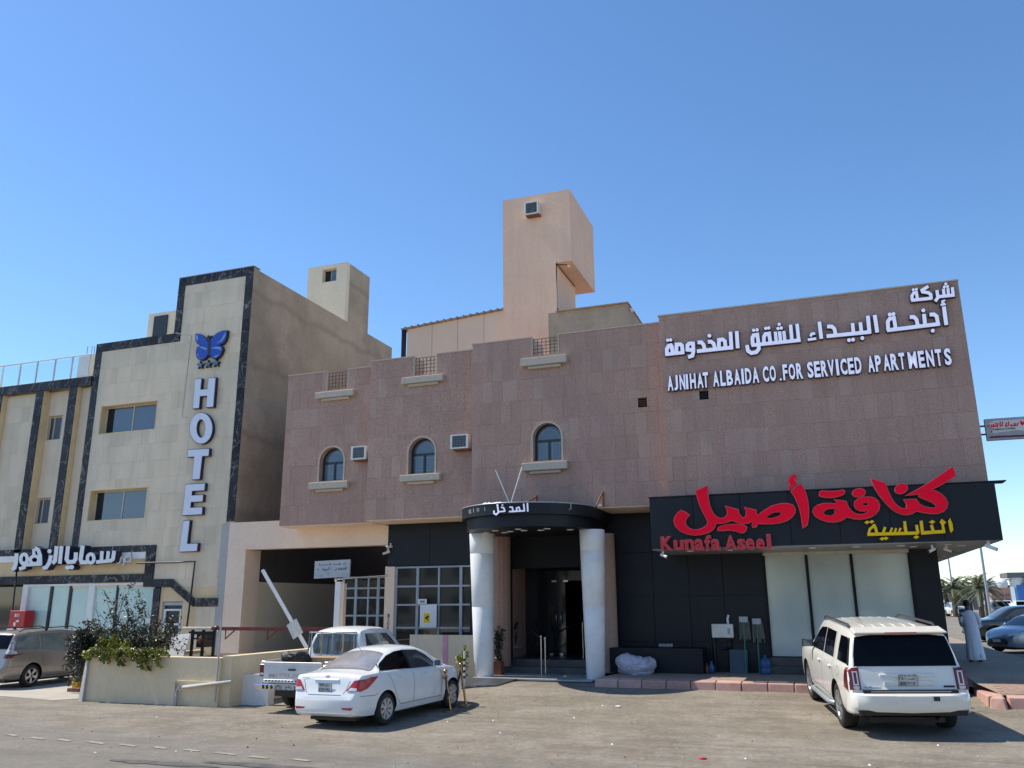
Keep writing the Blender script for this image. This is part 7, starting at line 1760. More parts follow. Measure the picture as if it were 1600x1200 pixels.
# ================================================================ air conditioners, cameras, small fixtures
def ac_unit(px0, px1, py0, py1, Y, label, dep=.34, tilt=0):
    x0, x1, z0, z1 = rectpx(px0, px1, py0, py1, Y-dep)
    t = thing('air_conditioner', label, 'air conditioner', ((x0+x1)/2, Y, z0), group='window air conditioners set in the walls')
    f = .035
    b = WB().mat('whiteplastic').prism([(x0, z0), (x1, z0), (x1, z1), (x0, z1)], [[(x0+f*1.6, z0+f), (x1-f*1.6, z0+f), (x1-f*1.6, z1-f), (x0+f*1.6, z1-f)]], Y-dep, Y-.02)
    b.build('casing', parent=t)
    b = WB().mat('grille').box(x0+f*1.6+.001, x1-f*1.6-.001, Y-dep+.03, Y-dep+.05, z0+f+.001, z1-f-.001); b.build('condenser', parent=t)
    b = WB().mat('frame_gray'); n = 9
    for q in range(n): xx = x0+f*1.6+(x1-x0-f*3.2)*(q+.5)/n; b.box(xx-.003, xx+.003, Y-dep+.012, Y-dep+.018, z0+f+.001, z1-f-.001)
    for q in range(6): zz = z0+f+(z1-z0-2*f)*(q+.5)/6; b.box(x0+f*1.6+.001, x1-f*1.6-.001, Y-dep+.019, Y-dep+.025, zz-.003, zz+.003)
    b.build('guard', parent=t)
    WB().mat('rust').box(x0+.05, x1+.02, Y-dep+.05, Y-.021, z0-.035, z0-.002).build('shelf_bracket', parent=t)
    return t
ac_unit(548.5, 571.5, 697, 717.5, YP[0], 'white window air conditioner between the left and middle arched windows')
ac_unit(703.5, 731, 678.5, 700.5, YP[1], 'white window air conditioner right of the middle arched window')
ac_unit(819, 841, 315, 334, TY, 'air conditioner high on the pink roof tower', .3)
def cctv(p, aim, label, m='whiteplastic', s_=1.0):
    t = thing('security_camera', label, 'camera', p, group='white security cameras under the canopies')
    p = Vector(p); a = Vector(aim).normalized()
    b = WB().mat(m).tube([p, p+Vector((0, -.05, -.10))*s_], .035*s_, 8); b.build('mount', parent=t)
    q = p+Vector((0, -.06, -.13))*s_
    b = WB().mat(m).tube([q-a*.08*s_, q+a*.17*s_], .042*s_, 10); b.mat('black').tube([q+a*.171*s_, q+a*.18*s_], .034*s_, 10); b.build('barrel', parent=t)
    return t
cctv(PY(1036, 861, FY+.1), (.8, -.5, -.35), 'white security camera under the left end of the red lettered fascia', s_=.8)
cctv(PY(1456, 852, FY+.3), (-.7, -.6, -.35), 'white security camera under the fascia in front of the dark corner pier', s_=.75)
cctv(PY(1478, 852, FY+.7), (.7, -.5, -.35), 'white security camera under the strip soffit just right of the dark corner pier', s_=.75)
cctv(PY(1543, 845, FY+.1), (.8, -.3, -.4), 'white security camera at the outermost right corner of the fascia', s_=.95)
cctv(PY(611, 849, D2-.05), (-.5, -.8, -.2), 'round white security camera on the left edge of the black cladding', s_=.8)
cctv(PY(607, 857, D2-.05), (-.8, -.6, -.35), 'long white security camera below the round one on the black cladding', s_=.9)
# electric meter cabinet, sockets, mops, bottles
mc = thing('meter_cabinet', 'white electric meter cabinet with conduits on the black wall beside the mops', 'cabinet', (PY(1129, 985, D2).x, D2, 1.3))
x0, x1, z0, z1 = rectpx(1112, 1145.5, 975, 996.5, D2-.2)
o = WB().mat('whiteplastic').box(x0, x1, D2-.2, D2-.032, z0, z1).build('cabinet', parent=mc); o.modifiers.new('b', 'BEVEL').width = .012
WB().mat('frame_gray').box(x1-.14, x1-.07, D2-.206, D2-.2005, z0+.08, z1-.1).build('meter_window', parent=mc)
b = WB().mat('black'); b.tube([(x0+.03, D2-.1, z0), (x0+.03, D2-.1, PZT)], .035, 8); b.tube([(x0-.05, D2-.08, z1-.1), (x0-.05, D2-.08, PZT)], .02, 8); b.tube([(x1-.06, D2-.1, z0), (x1-.06, D2-.1, z0-.25), (x0+.2, D2-.1, z0-.28)], .03, 8); b.build('conduit', parent=mc)
WB().mat('white').tube([(x1-.12, D2-.1, z1), (x1-.13, D2-.1, z1+.12), (x1-.10, D2-.09, z1+.22)], .03, 7).build('cloth', parent=mc)
so_ = thing('socket_row', 'row of four pale outlet covers low on the black wall above the black planter box', 'socket', (PY(1038, 1008, D2).x, D2, .8))
for q in range(4):
    x0, x1, z0, z1 = rectpx(1029.3+q*5.6, 1034+q*5.6, 1006, 1010.2, D2-.06); WB().mat('greyplaster').box(x0, x1, D2-.05, D2-.031, z0, z1).build('cover', parent=so_)
bx = thing('black_bench_box', 'long low black clad box along the foot of the black wall', 'planter box', (PY(1024, 1030, 22.2).x, 22.2, PZT))
BXY = 22.0; x0, x1 = PY(953, 1030, BXY).x, PY(1098, 1030, BXY).x; zt = PY(1025, 1013, BXY).z
for a, c in ((x0, x0+1.15), (x0+1.155, x1)): WB().mat('blackpanel').box(a, c, BXY, D2-.035, PZT+.002, zt).build('cladding_panel', parent=bx)
def mop(px, top, bot, label):
    Y = D2-.16; T_ = PY(px, top, Y); B_ = PY(px+5, bot, Y-.15)
    t = thing('mop', label, 'mop', (B_.x, Y-.15, PZT), group='mops standing head up against the black wall')
    WB().mat('green').tube([(B_.x, Y-.2, PZT+.01), (T_.x, Y, T_.z)], .016, 7).build('handle', parent=t)
    o = WB().mat('frame_gray').hexa([(T_.x-.10, Y-.03, T_.z-.10), (T_.x+.10, Y-.03, T_.z-.10), (T_.x+.10, Y+.03, T_.z-.10), (T_.x-.10, Y+.03, T_.z-.10), (T_.x-.11, Y-.025, T_.z+.04), (T_.x+.11, Y-.025, T_.z+.04), (T_.x+.11, Y+.025, T_.z+.04), (T_.x-.11, Y+.025, T_.z+.04)]).build('head_clamp', parent=t)
    b = WB().mat('mop'); r2 = random.Random(int(px))
    for q in range(26):
        xx = T_.x+r2.uniform(-.13, .13); b.tube([(xx*.6+T_.x*.4, Y+.02, T_.z+.03), (xx, Y+.05, T_.z-.06), (xx+r2.uniform(-.03, .05), Y+.03, T_.z-.42-r2.uniform(0, .14))], .016, 4)
    tag(b.build('strands', parent=t), kind='stuff')
mop(1161.5, 966, 1050, 'mop with green handle standing head up beside the meter cabinet')
mop(1182, 969, 1046, 'mop with green handle standing head up nearest the shop window')
bt = thing('water_bottle', 'large blue translucent water bottle on the pavement by the shop window', 'bottle', (PY(1196, 1040, 22.4).x, 22.4, PZT))
WB().mat('blue').lathe([(0, 0), (.12, 0), (.135, .03), (.135, .12), (.125, .14), (.135, .16), (.135, .30), (.11, .35), (.035, .39), (.032, .45), (0, .45)], (bt.location.x, 22.4, PZT), n=20).build('bottle', parent=bt)
bb = thing('spare_board', 'grey blue sheet of board leaning on the black wall behind the mops', 'board', (PY(1153, 1030, 22.6).x, 22.6, PZT))
x0, x1 = PY(1140, 1030, 22.6).x, PY(1168, 1030, 22.6).x
WB().mat('boardblue').hexa([(x0, 22.5, PZT+.001), (x1, 22.5, PZT+.001), (x1, 22.52, PZT+.001), (x0, 22.52, PZT+.001), (x0, 22.78, 1.05), (x1, 22.78, 1.05), (x1, 22.80, 1.05), (x0, 22.80, 1.05)]).build('sheet', parent=bb)
for px, s_, m in ((1105, .10, 'rust'), (1112, .12, 'blue'), (1108, .08, 'greyplaster')):
    x_ = PY(px, 1045, 22.2).x; t = thing('small_bottle', {'rust': 'small brown bottle on the ground left of the meter cabinet', 'blue': 'small blue jug on the ground under the meter cabinet', 'greyplaster': 'small pale bottle behind the brown one left of the meter cabinet'}[m], 'bottle', (x_, 22.2 if m != 'greyplaster' else 22.5, PZT), group='bottles on the ground by the meter cabinet')
    WB().mat(m).lathe([(0, 0), (s_*.6, 0), (s_*.62, s_*1.4), (s_*.25, s_*2), (s_*.22, s_*2.5), (0, s_*2.5)], tuple(t.location), n=12).build('bottle', parent=t)
# plastic bag of laundry on the pavement
def lump(name, label, cat, p, r, m, seed, flat=.6, parts=None):
    r2 = random.Random(seed); bm = bmesh.new(); bmesh.ops.create_icosphere(bm, subdivisions=4, radius=1.0)
    ks = [(Vector((r2.uniform(-1, 1), r2.uniform(-1, 1), r2.uniform(-.2, 1))).normalized(), r2.uniform(.08, .26)) for _ in range(26)]
    for v in bm.verts:
        d = v.co.normalized(); f = 1.0
        for kk, am in ks: f += am*max(0, d.dot(kk)-.80)*3.2-am*.35*max(0, d.dot(-kk)-.86)*4
        f += .10*noise.noise(d*4.5+Vector((seed, 0, 0)))+.07*noise.noise(d*11+Vector((0, seed, 0)))
        v.co = Vector((d.x*r[0]*f, d.y*r[1]*f, max(0.0, (d.z+.45))*r[2]*f*.75))
    me = bpy.data.meshes.new(name); bm.to_mesh(me); bm.free(); me.materials.append(M[m]); me.polygons.foreach_set('use_smooth', [m not in ('blacksheet', 'plasticbag')]*len(me.polygons))
    o = link(name, me, None, p); tag(o, label, cat); return o
bp = PZ(1002, 1051, PZT); lump('plastic_bag', 'translucent plastic bag stuffed with pale cloth on the pavement before the black box', 'bag', (bp.x, 21.55, PZT), (.42, .26, .34), 'plasticbag', 4)
# canopy stays and prongs
st_ = thing('canopy_stay', 'rusty steel stay above the right of the canopy', 'bracket', (PY(940, 782, 21.2).x, 21.2, cz1), group='rusty stays tying the canopy to the granite wall')
q0, q1, q2 = PY(931, 786, 20.9), PY(941, 768, 21.2), PY(941, 785, 21.2)
WB().mat('rust').tube([(q0.x, 20.95, cz1+.02), (q1.x, 21.25, q1.z)], .022, 6).tube([(q2.x, 21.25, cz1+.02), (q1.x, 21.25, q1.z)], .03, 6).build('stay', parent=st_)
WB().mat('whiteplastic').box(q0.x, q2.x, 21.1, 21.24, cz1+.005, cz1+.06).build('foot_plate', parent=st_)
st_ = thing('canopy_stay', 'low slanting rusty stay above the middle of the canopy', 'bracket', (PY(838, 780, 21.2).x, 21.2, cz1), group='rusty stays tying the canopy to the granite wall')
q1, q2 = PY(838, 776, 21.2), PY(810, 784, 20.6)
WB().mat('rust').tube([(q2.x, 20.6, cz1+.03), (q1.x, 21.2, q1.z)], .022, 6).tube([(q1.x, 21.22, cz1+.02), (q1.x, 21.22, q1.z+.04)], .03, 6).build('stay', parent=st_)
st_ = thing('canopy_stay', 'short upright rusty stay above the left end of the canopy', 'bracket', (PY(738, 785, 21.2).x, 21.2, cz1), group='rusty stays tying the canopy to the granite wall')
q1 = PY(738, 779, 21.4); WB().mat('rust').tube([(q1.x, 21.4, cz1-.1), (q1.x, 21.4, q1.z)], .035, 6).build('stay', parent=st_)
vs_ = thing('flag_holder', 'pair of thin white rods spreading in a V above the canopy', 'flag holder', (PY(797, 784, 19.9).x, 19.9, cz1))
q0 = PY(797.5, 784, 19.9)
for px, py in ((774.5, 735), (815.5, 730)):
    q1 = PY(px, py, 19.9); WB().mat('white').tube([(q0.x, 19.9, cz1), (q1.x, 19.9, q1.z)], .014, 6).build('rod', parent=vs_)
fl = thing('canopy_lamp', 'cluster of small white lamp fittings on top of the canopy rim', 'lamp', (PY(775, 784, 19.8).x, 19.8, cz1))
r2 = random.Random(5)
for px in (758, 764, 775, 780): x_ = PY(px, 785, 19.9).x; WB().mat('white').tube([(x_-.05, 19.9, cz1+.05), (x_+.05, 19.88, cz1+.08)], .03, 6).build('fitting', parent=fl)

# boards stacked before the barred window
BY = 21.9
bd = thing('leaning_boards', 'beige boards stood on edge along the foot of the barred window', 'board', (PY(687, 1020, BY).x, BY, .3))
x0, x1, z1 = PY(640, 1010, BY).x, PY(742, 1010, BY).x, PY(690, 992, BY).z
xm = PY(652, 1010, BY).x; xm2 = PY(692, 1010, BY).x; xm3 = PY(700, 1010, BY).x
for a, c in ((x0, xm-.004), (xm, xm2-.002), (xm3+.002, x1)): WB().mat('board').box(a, c, BY, BY+.04, gz(a, BY)-.05, z1).build('board', parent=bd)
WB().mat('pinkfoam').box(xm2, xm3, BY-.01, BY+.03, gz(xm2, BY)-.05, z1).build('pink_strip', parent=bd)
# posts, boom barrier, red bar
ps = thing('gate_post', 'pale square post carrying the parking sign', 'post', (PY(526, 960, 21.7).x, 21.7, 0))
x0, x1 = PY(522, 950, 21.65).x, PY(530.5, 950, 21.65).x; zt = PY(526, 909, 21.65).z
WB().mat('white').box(x0, x1, 21.65, 21.85, 0, zt).build('post', parent=ps)
WB().mat('peach').box(x1+.001, x1+.09, 21.70, 21.85, 0, zt-.05).build('hinge_strip', parent=ps)
q0 = PY(524, 906, 21.7); WB().mat('chrome').lathe([(0, .05), (.04, .03), (.045, 0), (.03, -.04), (0, -.05)], (q0.x, 21.72, zt+.05), n=12).build('lamp_ball', parent=ps)
q1 = PY(606, 899, D2); WB().mat('steel').tube([(x0, 21.72, q0.z+.02), (q1.x, D2, q1.z)], .025, 8).build('tie_bar', parent=ps)
rbx = thing('red_gate_bar', 'long dark red steel bar with triangular brackets across the garage entry', 'barrier', (-16, 21.6, 1.5))
ya = 21.6; a_, c_ = PY(330, 982, ya), PY(516, 983.5, ya); zc_ = (a_.z+c_.z)/2
WB().mat('darkredmetal').box(a_.x, c_.x, ya, ya+.1, zc_-.05, zc_+.05).build('bar', parent=rbx)
WB().mat('apron').tube([(PY(284, 980, ya).x, ya+.05, zc_-.0), (a_.x+.3, ya+.05, zc_-.0)], .05, 8).build('wrapped_end', parent=rbx)
WB().mat('black').lathe([(.08, -.05), (.1, 0), (.08, .05)], (a_.x+.15, ya+.05, zc_), n=12, axis='x').build('collar', parent=rbx)
for px in (351, 417, 500):
    x_ = PY(px, 986, ya).x; WB().mat('darkredmetal').tube([(x_, ya+.05, zc_-.05), (x_, ya+.05, zc_-.30), (x_+.32, ya+.05, zc_-.05)], .022, 6).build('bracket', parent=rbx)
bo_ = thing('boom_barrier', 'raised white boom barrier arm with a square white plate behind the pickup', 'barrier', (-12.4, 20, .3))
ya = 20.6; A_, B_, C_ = PY(410.5, 891, ya), PY(455, 970, ya), PY(486, 1024, ya)
WB().mat('white').tube([A_, C_], .055, 8).build('arm', parent=bo_)
pts = [PY(448, 977, ya-.08), PY(463, 966.5, ya-.08), PY(473.5, 988, ya-.08), PY(458.5, 999, ya-.08)]
WB().mat('board_white').prism([(p_.x, p_.z) for p_ in pts], [], ya-.09, ya-.07).build('square_plate', parent=bo_)
WB().mat('yellow').box(C_.x-.1, C_.x+.35, ya-.1, ya+.3, gz(C_.x, ya)-.1, C_.z+.05).build('housing', parent=bo_)
# clutter on the terrace
tb = thing('machine_frame', 'dark metal frame with a motor on the terrace behind the planter wall', 'equipment', (-14.5, 18, .56))
ty = 18.5; x0, x1, z0, z1 = rectpx(299, 333, 984, 1018, ty)
b = WB().mat('black')
for x_ in (x0, (x0+x1)/2, x1): b.box(x_-.03, x_+.03, ty, ty+.06, .56, z1)
b.box(x0-.1, x1, ty-.01, ty-.001, z1-.12, z1-.04); b.box(x0, x1, ty-.01, ty-.001, z0+.3, z0+.34); b.build('frame', parent=tb)
b = WB().mat('frame_dark').box(x0+.08, (x0+x1)/2-.08, ty+.1, ty+.5, z1-.45, z1-.05); b.mat('rust').tube([(x0+.2, ty+.08, z1-.3), ((x0+x1)/2, ty+.08, z1-.2)], .1, 10); b.build('motor', parent=tb)
pt_ = [PY(265, 992, ty-.4), PY(293, 990, ty-.4), PY(290, 1015, ty-.4), PY(262, 1016, ty-.4)]
WB().mat('white').hexa([(pt_[3].x, ty-.6, .56), (pt_[2].x, ty-.6, .56), (pt_[2].x, ty-.57, .56), (pt_[3].x, ty-.57, .56), (pt_[0].x, ty-.3, pt_[0].z), (pt_[1].x, ty-.3, pt_[1].z), (pt_[1].x, ty-.27, pt_[1].z), (pt_[0].x, ty-.27, pt_[0].z)]).build('pale_board', parent=tb)
# red cabinet by the shop front
fc = thing('red_fire_cabinet', 'red fire hose cabinet with pale pictograms above the roof of the minivan', 'cabinet', (hp(27, 970).x, HY-.3, 1))
fy = HY-.5; x0, x1, z0, z1 = rectpx(14, 34, 954, 981.5, fy)
o = WB().mat('redcab').box(x0, x1+.12, fy, fy+.4, z0, z1).build('cabinet', parent=fc); o.modifiers.new('b', 'BEVEL').width = .015
WB().mat('white').box(x0-.03, x1+.02, fy-.01, fy+.38, z0-.12, z0-.001).build('white_base', parent=fc)
text_to('pictogram', '811', x0+.25, x1-.15, z1-.22, z1-.10, fy-.001, .003, 'white', fc, .02)
Kf = Letters(fc, 0, 700, 4.0, fy-.004, .003, 'white', 'white', 'pictogram', .0002)
Kf.glyph(polys=[[(84, 1092), (96, 1088), (96, 1108), (90, 1116), (82, 1108)], [(100, 1078), (118, 1074), (114, 1090), (98, 1086)]])

# stanchions beside the white car
def stanchion(px, pyb, pyt, z, label, lean=0.0):
    B = PZ(px, pyb, gz(*PZ(px, pyb, .12)[:2])); g_ = gz(B.x, B.y)
    t = thing('rope_stanchion', label, 'stanchion', (B.x, B.y, g_), group='brass rope stanchions beside the white sedan')
    top = PY(px-lean, pyt, B.y); h = top.z
    WB().mat('brass').lathe([(0, .03), (.03, .045), (.12, .03), (.16, .012), (.165, 0), (0, 0)], (B.x, B.y, g_), n=24).build('base', parent=t)
    WB().mat('brass').tube([(B.x, B.y, g_+.03), (top.x, B.y, h-.08)], .024, 10).build('pole', parent=t)
    WB().mat('brass').lathe([(.03, -.14), (.045, -.13), (.045, -.07), (.02, -.055), (.02, -.03), (.04, -.01), (.045, .015), (.035, .045), (0, .055)], (top.x, B.y, h-.05), n=16).build('finial', parent=t)
    return Vector((top.x, B.y, h-.14)), Vector((B.x, B.y, g_))
s1, g1 = stanchion(704, 1113, 1046, .1, 'brass stanchion nearer the camera, leaning left of the other', 8)
s2, g2 = stanchion(728, 1104, 1036, .1, 'brass stanchion nearer the entrance, wrapped with a dark rope', 8)
rp_ = thing('barrier_rope', 'dark velvet rope hanging down between the two brass stanchions', 'rope', tuple(s2))
WB().mat('ropebrown').tube([tuple(Vector(q_)) for q_ in (s2, s2+Vector((-.05, -.03, -.25)), s2+Vector((-.08, -.05, -.55)), (g2+Vector((-.22, -.1, .12))), (g2+Vector((-.3, -.2, .25)))) ], .022, 8).build('rope', parent=rp_)
WB().mat('ropebrown').tube([s1+Vector((.02, -.02, 0)), s1+Vector((.04, -.04, -.2)), s1+Vector((.10, -.05, -.38))], .02, 8).build('rope', parent=rp_)
# striped post next to the left column
bp_ = PZ(727, 1070, .4); sp_ = thing('striped_post', 'thin white post with black stripes at the left end of the entrance platform', 'post', (PY(725.5, 1060, 19.9).x, 19.9, .25))
x_ = PY(725.5, 1060, 19.9).x; zt = PY(725, 1017, 19.9).z
for q in range(6):
    z0 = .28+(zt-.28)*q/6; WB().mat('white').tube([(x_, 19.9, z0), (x_, 19.9, z0+(zt-.28)/6-.004)], .028, 8).build('segment', parent=sp_)
    if q in (1, 2, 3, 4): WB().mat('black').tube([(x_, 19.9, z0+.03), (x_, 19.9, z0+.09)], .0295, 8).build('black_stripe', parent=sp_)

# ================================================================ plants
def leaf_cloud(b, centre, rad, n, size, r2, m, shape=None, droop=0.0):
    b.mat(m)
    for _ in range(n):
        while True:
            d = Vector((r2.uniform(-1, 1), r2.uniform(-1, 1), r2.uniform(-1, 1)))
            if d.length <= 1: break
        d = d*(.55+.45*r2.random()); p = Vector(centre)+Vector((d.x*rad[0], d.y*rad[1], d.z*rad[2]))
        leaf(b, p, size*r2.uniform(.6, 1.3), r2)
def leaf(b, p, s_, r2):
    u = Vector((r2.gauss(0, 1), r2.gauss(0, 1), r2.gauss(0, .8))).normalized(); w = u.cross(Vector((r2.gauss(0, 1), r2.gauss(0, 1), r2.gauss(0, 1)))).normalized()
    nrm = u.cross(w)*s_*.12
    b.add([p-u*s_, p-w*s_*.5+nrm, p+u*s_, p+w*s_*.5+nrm], [(0, 1, 2), (0, 2, 3)])
def shrub(root, stems, r2, leafsize, per, mats, stem_m='bark', spread=.13):
    sb = WB().mat(stem_m)
    fb = WB()
    for pts in stems:
        pts = [Vector(p) for p in pts]; sp__ = smoothpts([tuple(p) for p in pts], 4)
        sb.tube(sp__, .014, 5, r1=.004)
        L = len(sp__)
        for i in range(int(per*len(pts))):
            f = (r2.random()**.8)*(L-1); i0 = min(int(f), L-2); p = Vector(sp__[i0]).lerp(Vector(sp__[i0+1]), f-i0)
            sc_ = spread*(1.15-.75*f/(L-1)); p += Vector((r2.gauss(0, 1), r2.gauss(0, 1), r2.gauss(0, .8)))*sc_
            fb.mat(r2.choice(mats)); leaf(fb, p, leafsize*r2.uniform(.6, 1.25), r2)
    sb.build('stem', parent=root)
    tag(fb.build('foliage', parent=root), kind='stuff')
r2 = random.Random(12)
SHY = 17.1
def sp(px, py, dy=0.0): return PY(px, py, SHY+dy)
root = thing('bougainvillea_bush', 'tall straggly dark leaved bush growing over the left end of the planter wall', 'bush', (PY(185, 1030, SHY).x, SHY, 1.0))
base = sp(190, 1024)
tips = [(208, 912), (163, 922), (212, 935), (150, 968), (178, 940), (192, 930), (222, 955), (205, 968), (140, 985), (158, 1000), (170, 985), (185, 975), (195, 990), (210, 1000), (226, 985), (240, 990), (250, 975), (268, 966), (258, 992), (277, 990), (245, 1005), (265, 1008), (132, 975), (180, 1005), (200, 1012), (220, 1014), (285, 1002), (175, 958), (200, 952), (216, 925)]
stems = []
for px, py in tips:
    for rep in range(2 if py > 960 else 1):
        dx, dy_ = r2.uniform(-6, 6), r2.uniform(-4, 8); dd = r2.uniform(-.5, .9)
        b0 = sp(185+r2.uniform(-25, 70)*(.5 if px < 200 else 1), 1022, r2.uniform(-.2, .4)); t_ = sp(px+dx*(rep > 0), py+dy_*(rep > 0)*2, dd); mid = b0.lerp(t_, .55)+Vector((r2.uniform(-.15, .15), r2.uniform(-.2, .2), .12))
        stems.append([b0, mid, t_])
shrub(root, stems, r2, .044, 27, ['leafdark']*8+['leafyellow'], spread=.12)
# bare twigs standing out of the crown
twb = WB().mat('bark')
for _ in range(26):
    a_ = sp(r2.uniform(150, 260), r2.uniform(960, 1005), r2.uniform(-.2, .5)); e_ = a_+Vector((r2.uniform(-.35, .35), r2.uniform(-.2, .2), r2.uniform(.25, .75))); twb.tube([a_, a_.lerp(e_, .5)+Vector((r2.uniform(-.08, .08), 0, 0)), e_], .009, 4, r1=.003)
twb.build('bare_twig', parent=root)['kind'] = 'stuff'
root = thing('hanging_bush', 'dark leaved bush spilling over the left end of the planter down to the driveway', 'bush', (PY(125, 1030, 16.7).x, 16.7, .3))
stems = []
for i in range(34):
    tx, ty_ = r2.uniform(103, 142), r2.uniform(985, 1074); b0 = PY(138, 1020+r2.uniform(-15, 10), 16.9); t_ = PY(tx, ty_, 16.7+r2.uniform(-.2, 1.2)); stems.append([b0, b0.lerp(t_, .5)+Vector((-.05, -.05, .15)), t_])
for i in range(30):
    tx, ty_ = r2.uniform(118, 160), r2.uniform(985, 1015); b0 = PY(150, 1020, 17.0); t_ = PY(tx, ty_, 17.0+r2.uniform(-.2, 1.0)); stems.append([b0, b0.lerp(t_, .5)+Vector((-.05, -.05, .15)), t_])
shrub(root, stems, r2, .045, 32, ['leafdark'], spread=.10)
root = thing('trailing_shrub', 'yellow green trailing plant hanging over the top of the planter wall', 'plant', (PY(190, 1030, 16.3).x, 16.3, 1.1))
stems = []
for i in range(40):
    bx_ = r2.uniform(148, 208) if r2.random() < .68 else r2.uniform(208, 262); b0 = PY(bx_, 1018, 16.35); drop = r2.choice([0, 4, 8, 14]) if bx_ < 200 else r2.choice([2, 10, 18, 26]); t_ = PY(bx_+r2.uniform(-16, 16), 1024+drop*r2.random(), 16.08); stems.append([b0, b0.lerp(t_, .4)+Vector((0, -.15, .08)), t_])
for i in range(22):
    bx_ = r2.uniform(155, 195); b0 = PY(bx_, 1018, 16.6); t_ = PY(bx_+r2.uniform(-8, 8), r2.uniform(990, 1010), 16.5); stems.append([b0, b0.lerp(t_, .4)+Vector((0, -.05, .05)), t_])
for (px, py) in ((232, 1048), (248, 1042), (226, 1046), (140, 1030), (190, 1040)):
    for _ in range(3): b0 = PY(px, 1022, 16.3); stems.append([b0, b0+Vector((0, -.18, 0)), PY(px+r2.uniform(-4, 4), py, 16.06)])
shrub(root, stems, r2, .040, 19, ['leafyellow']*3+['leafdark'], spread=.05)
yp = thing('yellow_pot', 'worn yellow painted pot at the foot of the hanging bush', 'pot', (PZ(122, 1078, .05).x, PZ(122, 1078, .05).y, .05))
o = WB().mat('yellow').lathe([(0, 0), (.14, 0), (.19, .26), (.21, .28), (.20, .31), (.17, .30), (.15, .2), (0, .2)], tuple(yp.location), n=18).build('pot', parent=yp)
WB().mat('rust').box(yp.location.x+.15, yp.location.x+.55, yp.location.y-.5, yp.location.y-.3, .02, .14).build('rubble_edge', parent=yp)
# potted plants at the entrance
def pot_plant(x, y, z, r_, h, pm, label, leaves, lh, lw, seed, lm='leafdark'):
    t = thing('potted_plant', label, 'potted plant', (x, y, z)); q = random.Random(seed)
    if pm == 'box': WB().mat('terracotta').box(x-r_, x+r_, y-r_, y+r_, z, z+h).build('pot', parent=t)
    else: WB().mat('terracotta').lathe([(0, 0), (r_*.7, 0), (r_, h*.85), (r_*1.1, h*.86), (r_*1.1, h), (r_*.9, h), (r_*.85, h*.8), (0, h*.8)], (x, y, z), n=18).build('pot', parent=t)
    stems = [[(x, y, z+h*.9), (x+q.uniform(-.1, .1)*lw, y+q.uniform(-.1, .1), z+h+lh*.5), (x+q.uniform(-1, 1)*lw, y+q.uniform(-1, 1)*lw*.6, z+h+lh*q.uniform(.5, 1))] for _ in range(leaves)]
    shrub(t, stems, q, .05, 18, [lm], spread=.06)
q0 = PY(777, 1048, 21.7); pot_plant(q0.x+.02, 21.7, .40, .13, .34, 'box', 'dark red square pot with a straggly plant behind the left entrance column', 8, .95, .2, 3)
q0 = PY(725, 1040, 20.9); pot_plant(q0.x-.1, 21.0, .34, .1, .1, 'round', 'small pale leaved plant between the boards and the left entrance column', 7, .75, .16, 4, 'leafyellow')
q0 = PY(803, 1010, 23.6); pot_plant(q0.x, 23.4, 1.05, .17, .30, 'round', 'terracotta pot on a stand against the granite wall inside the entrance', 9, .35, .22, 5)
WB().mat('slab').box(q0.x-.25, q0.x+.22, 23.25, 23.7, .99, 1.04).build('shelf', parent=bld)
WB().mat('rust').tube([(q0.x, 23.4, .6), (q0.x, 23.4, .99)], .03, 6).build('pot_stand', parent=bld)
nt2 = thing('paper_notice', 'small pale paper notice on the granite wall left of the glass door', 'notice', (PY(811, 955, RY-.1).x, RY-.1, 1.9))
x0, x1, z0, z1 = rectpx(806.5, 815.5, 950, 959, RY-.11); WB().mat('signgray').box(x0, x1, RY-.108, RY-.1005, z0, z1).build('sheet', parent=nt2)

# ================================================================ parked vehicles
def stand(r_, spc, px, py, hd__, side, z=None):
    """stand the car with its rear wheel, the one on the given side (-1 right, 1 left), on a surveyed ground point"""
    zz = 0.0
    for _ in range(12): q_ = PZ(px, py, zz); zz = .5*zz+.5*gz(q_.x, q_.y)
    rt = Vector((math.cos(hd__), -math.sin(hd__), 0)); c_ = Vector((q_.x, q_.y, 0))+rt*(side*(spc['track']*CS-.02))
    car_frame(r_, spc, (c_.x, c_.y), hd__, z)
r_, spc = build_suv(); stand(r_, spc, 1316, 1136, R(-11.0), 1)
r_['label'] = 'large pearl white SUV parked tail outwards in front of the shop glass'
r_, spc = build_sedan(label='white sedan with swept red tail lights parked between the pickup and the brass stanchions'); stand(r_, spc, 603, 1134, R(6.5), -1)
r_, spc = build_pickup(); stand(r_, spc, 452, 1103, R(0.0), 1)
pick_spc = spc
r_b, spc = build_mpv(); stand(r_b, spc, 46, 1074, R(-3), -1)
pick = r_
# load on the pickup
inv = pick.matrix_world
def on_pick(p): return inv @ Vector(p)
o = lump('black_sheet', 'crumpled black sheet heaped in the load bed of the pickup', 'tarpaulin', tuple(on_pick((.55, .22, .98))), (.30, .20, .22), 'blacksheet', 9)
cb = thing('cardboard_box', 'flat cardboard box lying in the load bed of the pickup', 'box', tuple(on_pick((1.0, -.3, .645))), pick.rotation_euler.z)
o = MB().mat('cardboard').box(-.3, .3, -.35, .35, 0, .46).build('box_body', parent=cb)
# cars on the far right
def car_far(builder, args, px, py, z, heading, label, cat='car', **kw):
    r_, s_ = builder(*args, label=label, **kw); p_ = PZ(px, py, z); return r_, s_, p_
r_, s_, p_ = car_far(lambda *a, **k: build_sedan('carsilver', detail=False, **k), (), 1600, 1021, .36, 0, 'silver sedan facing the walking man, parked beside the pavement')
hd_ = R(232)
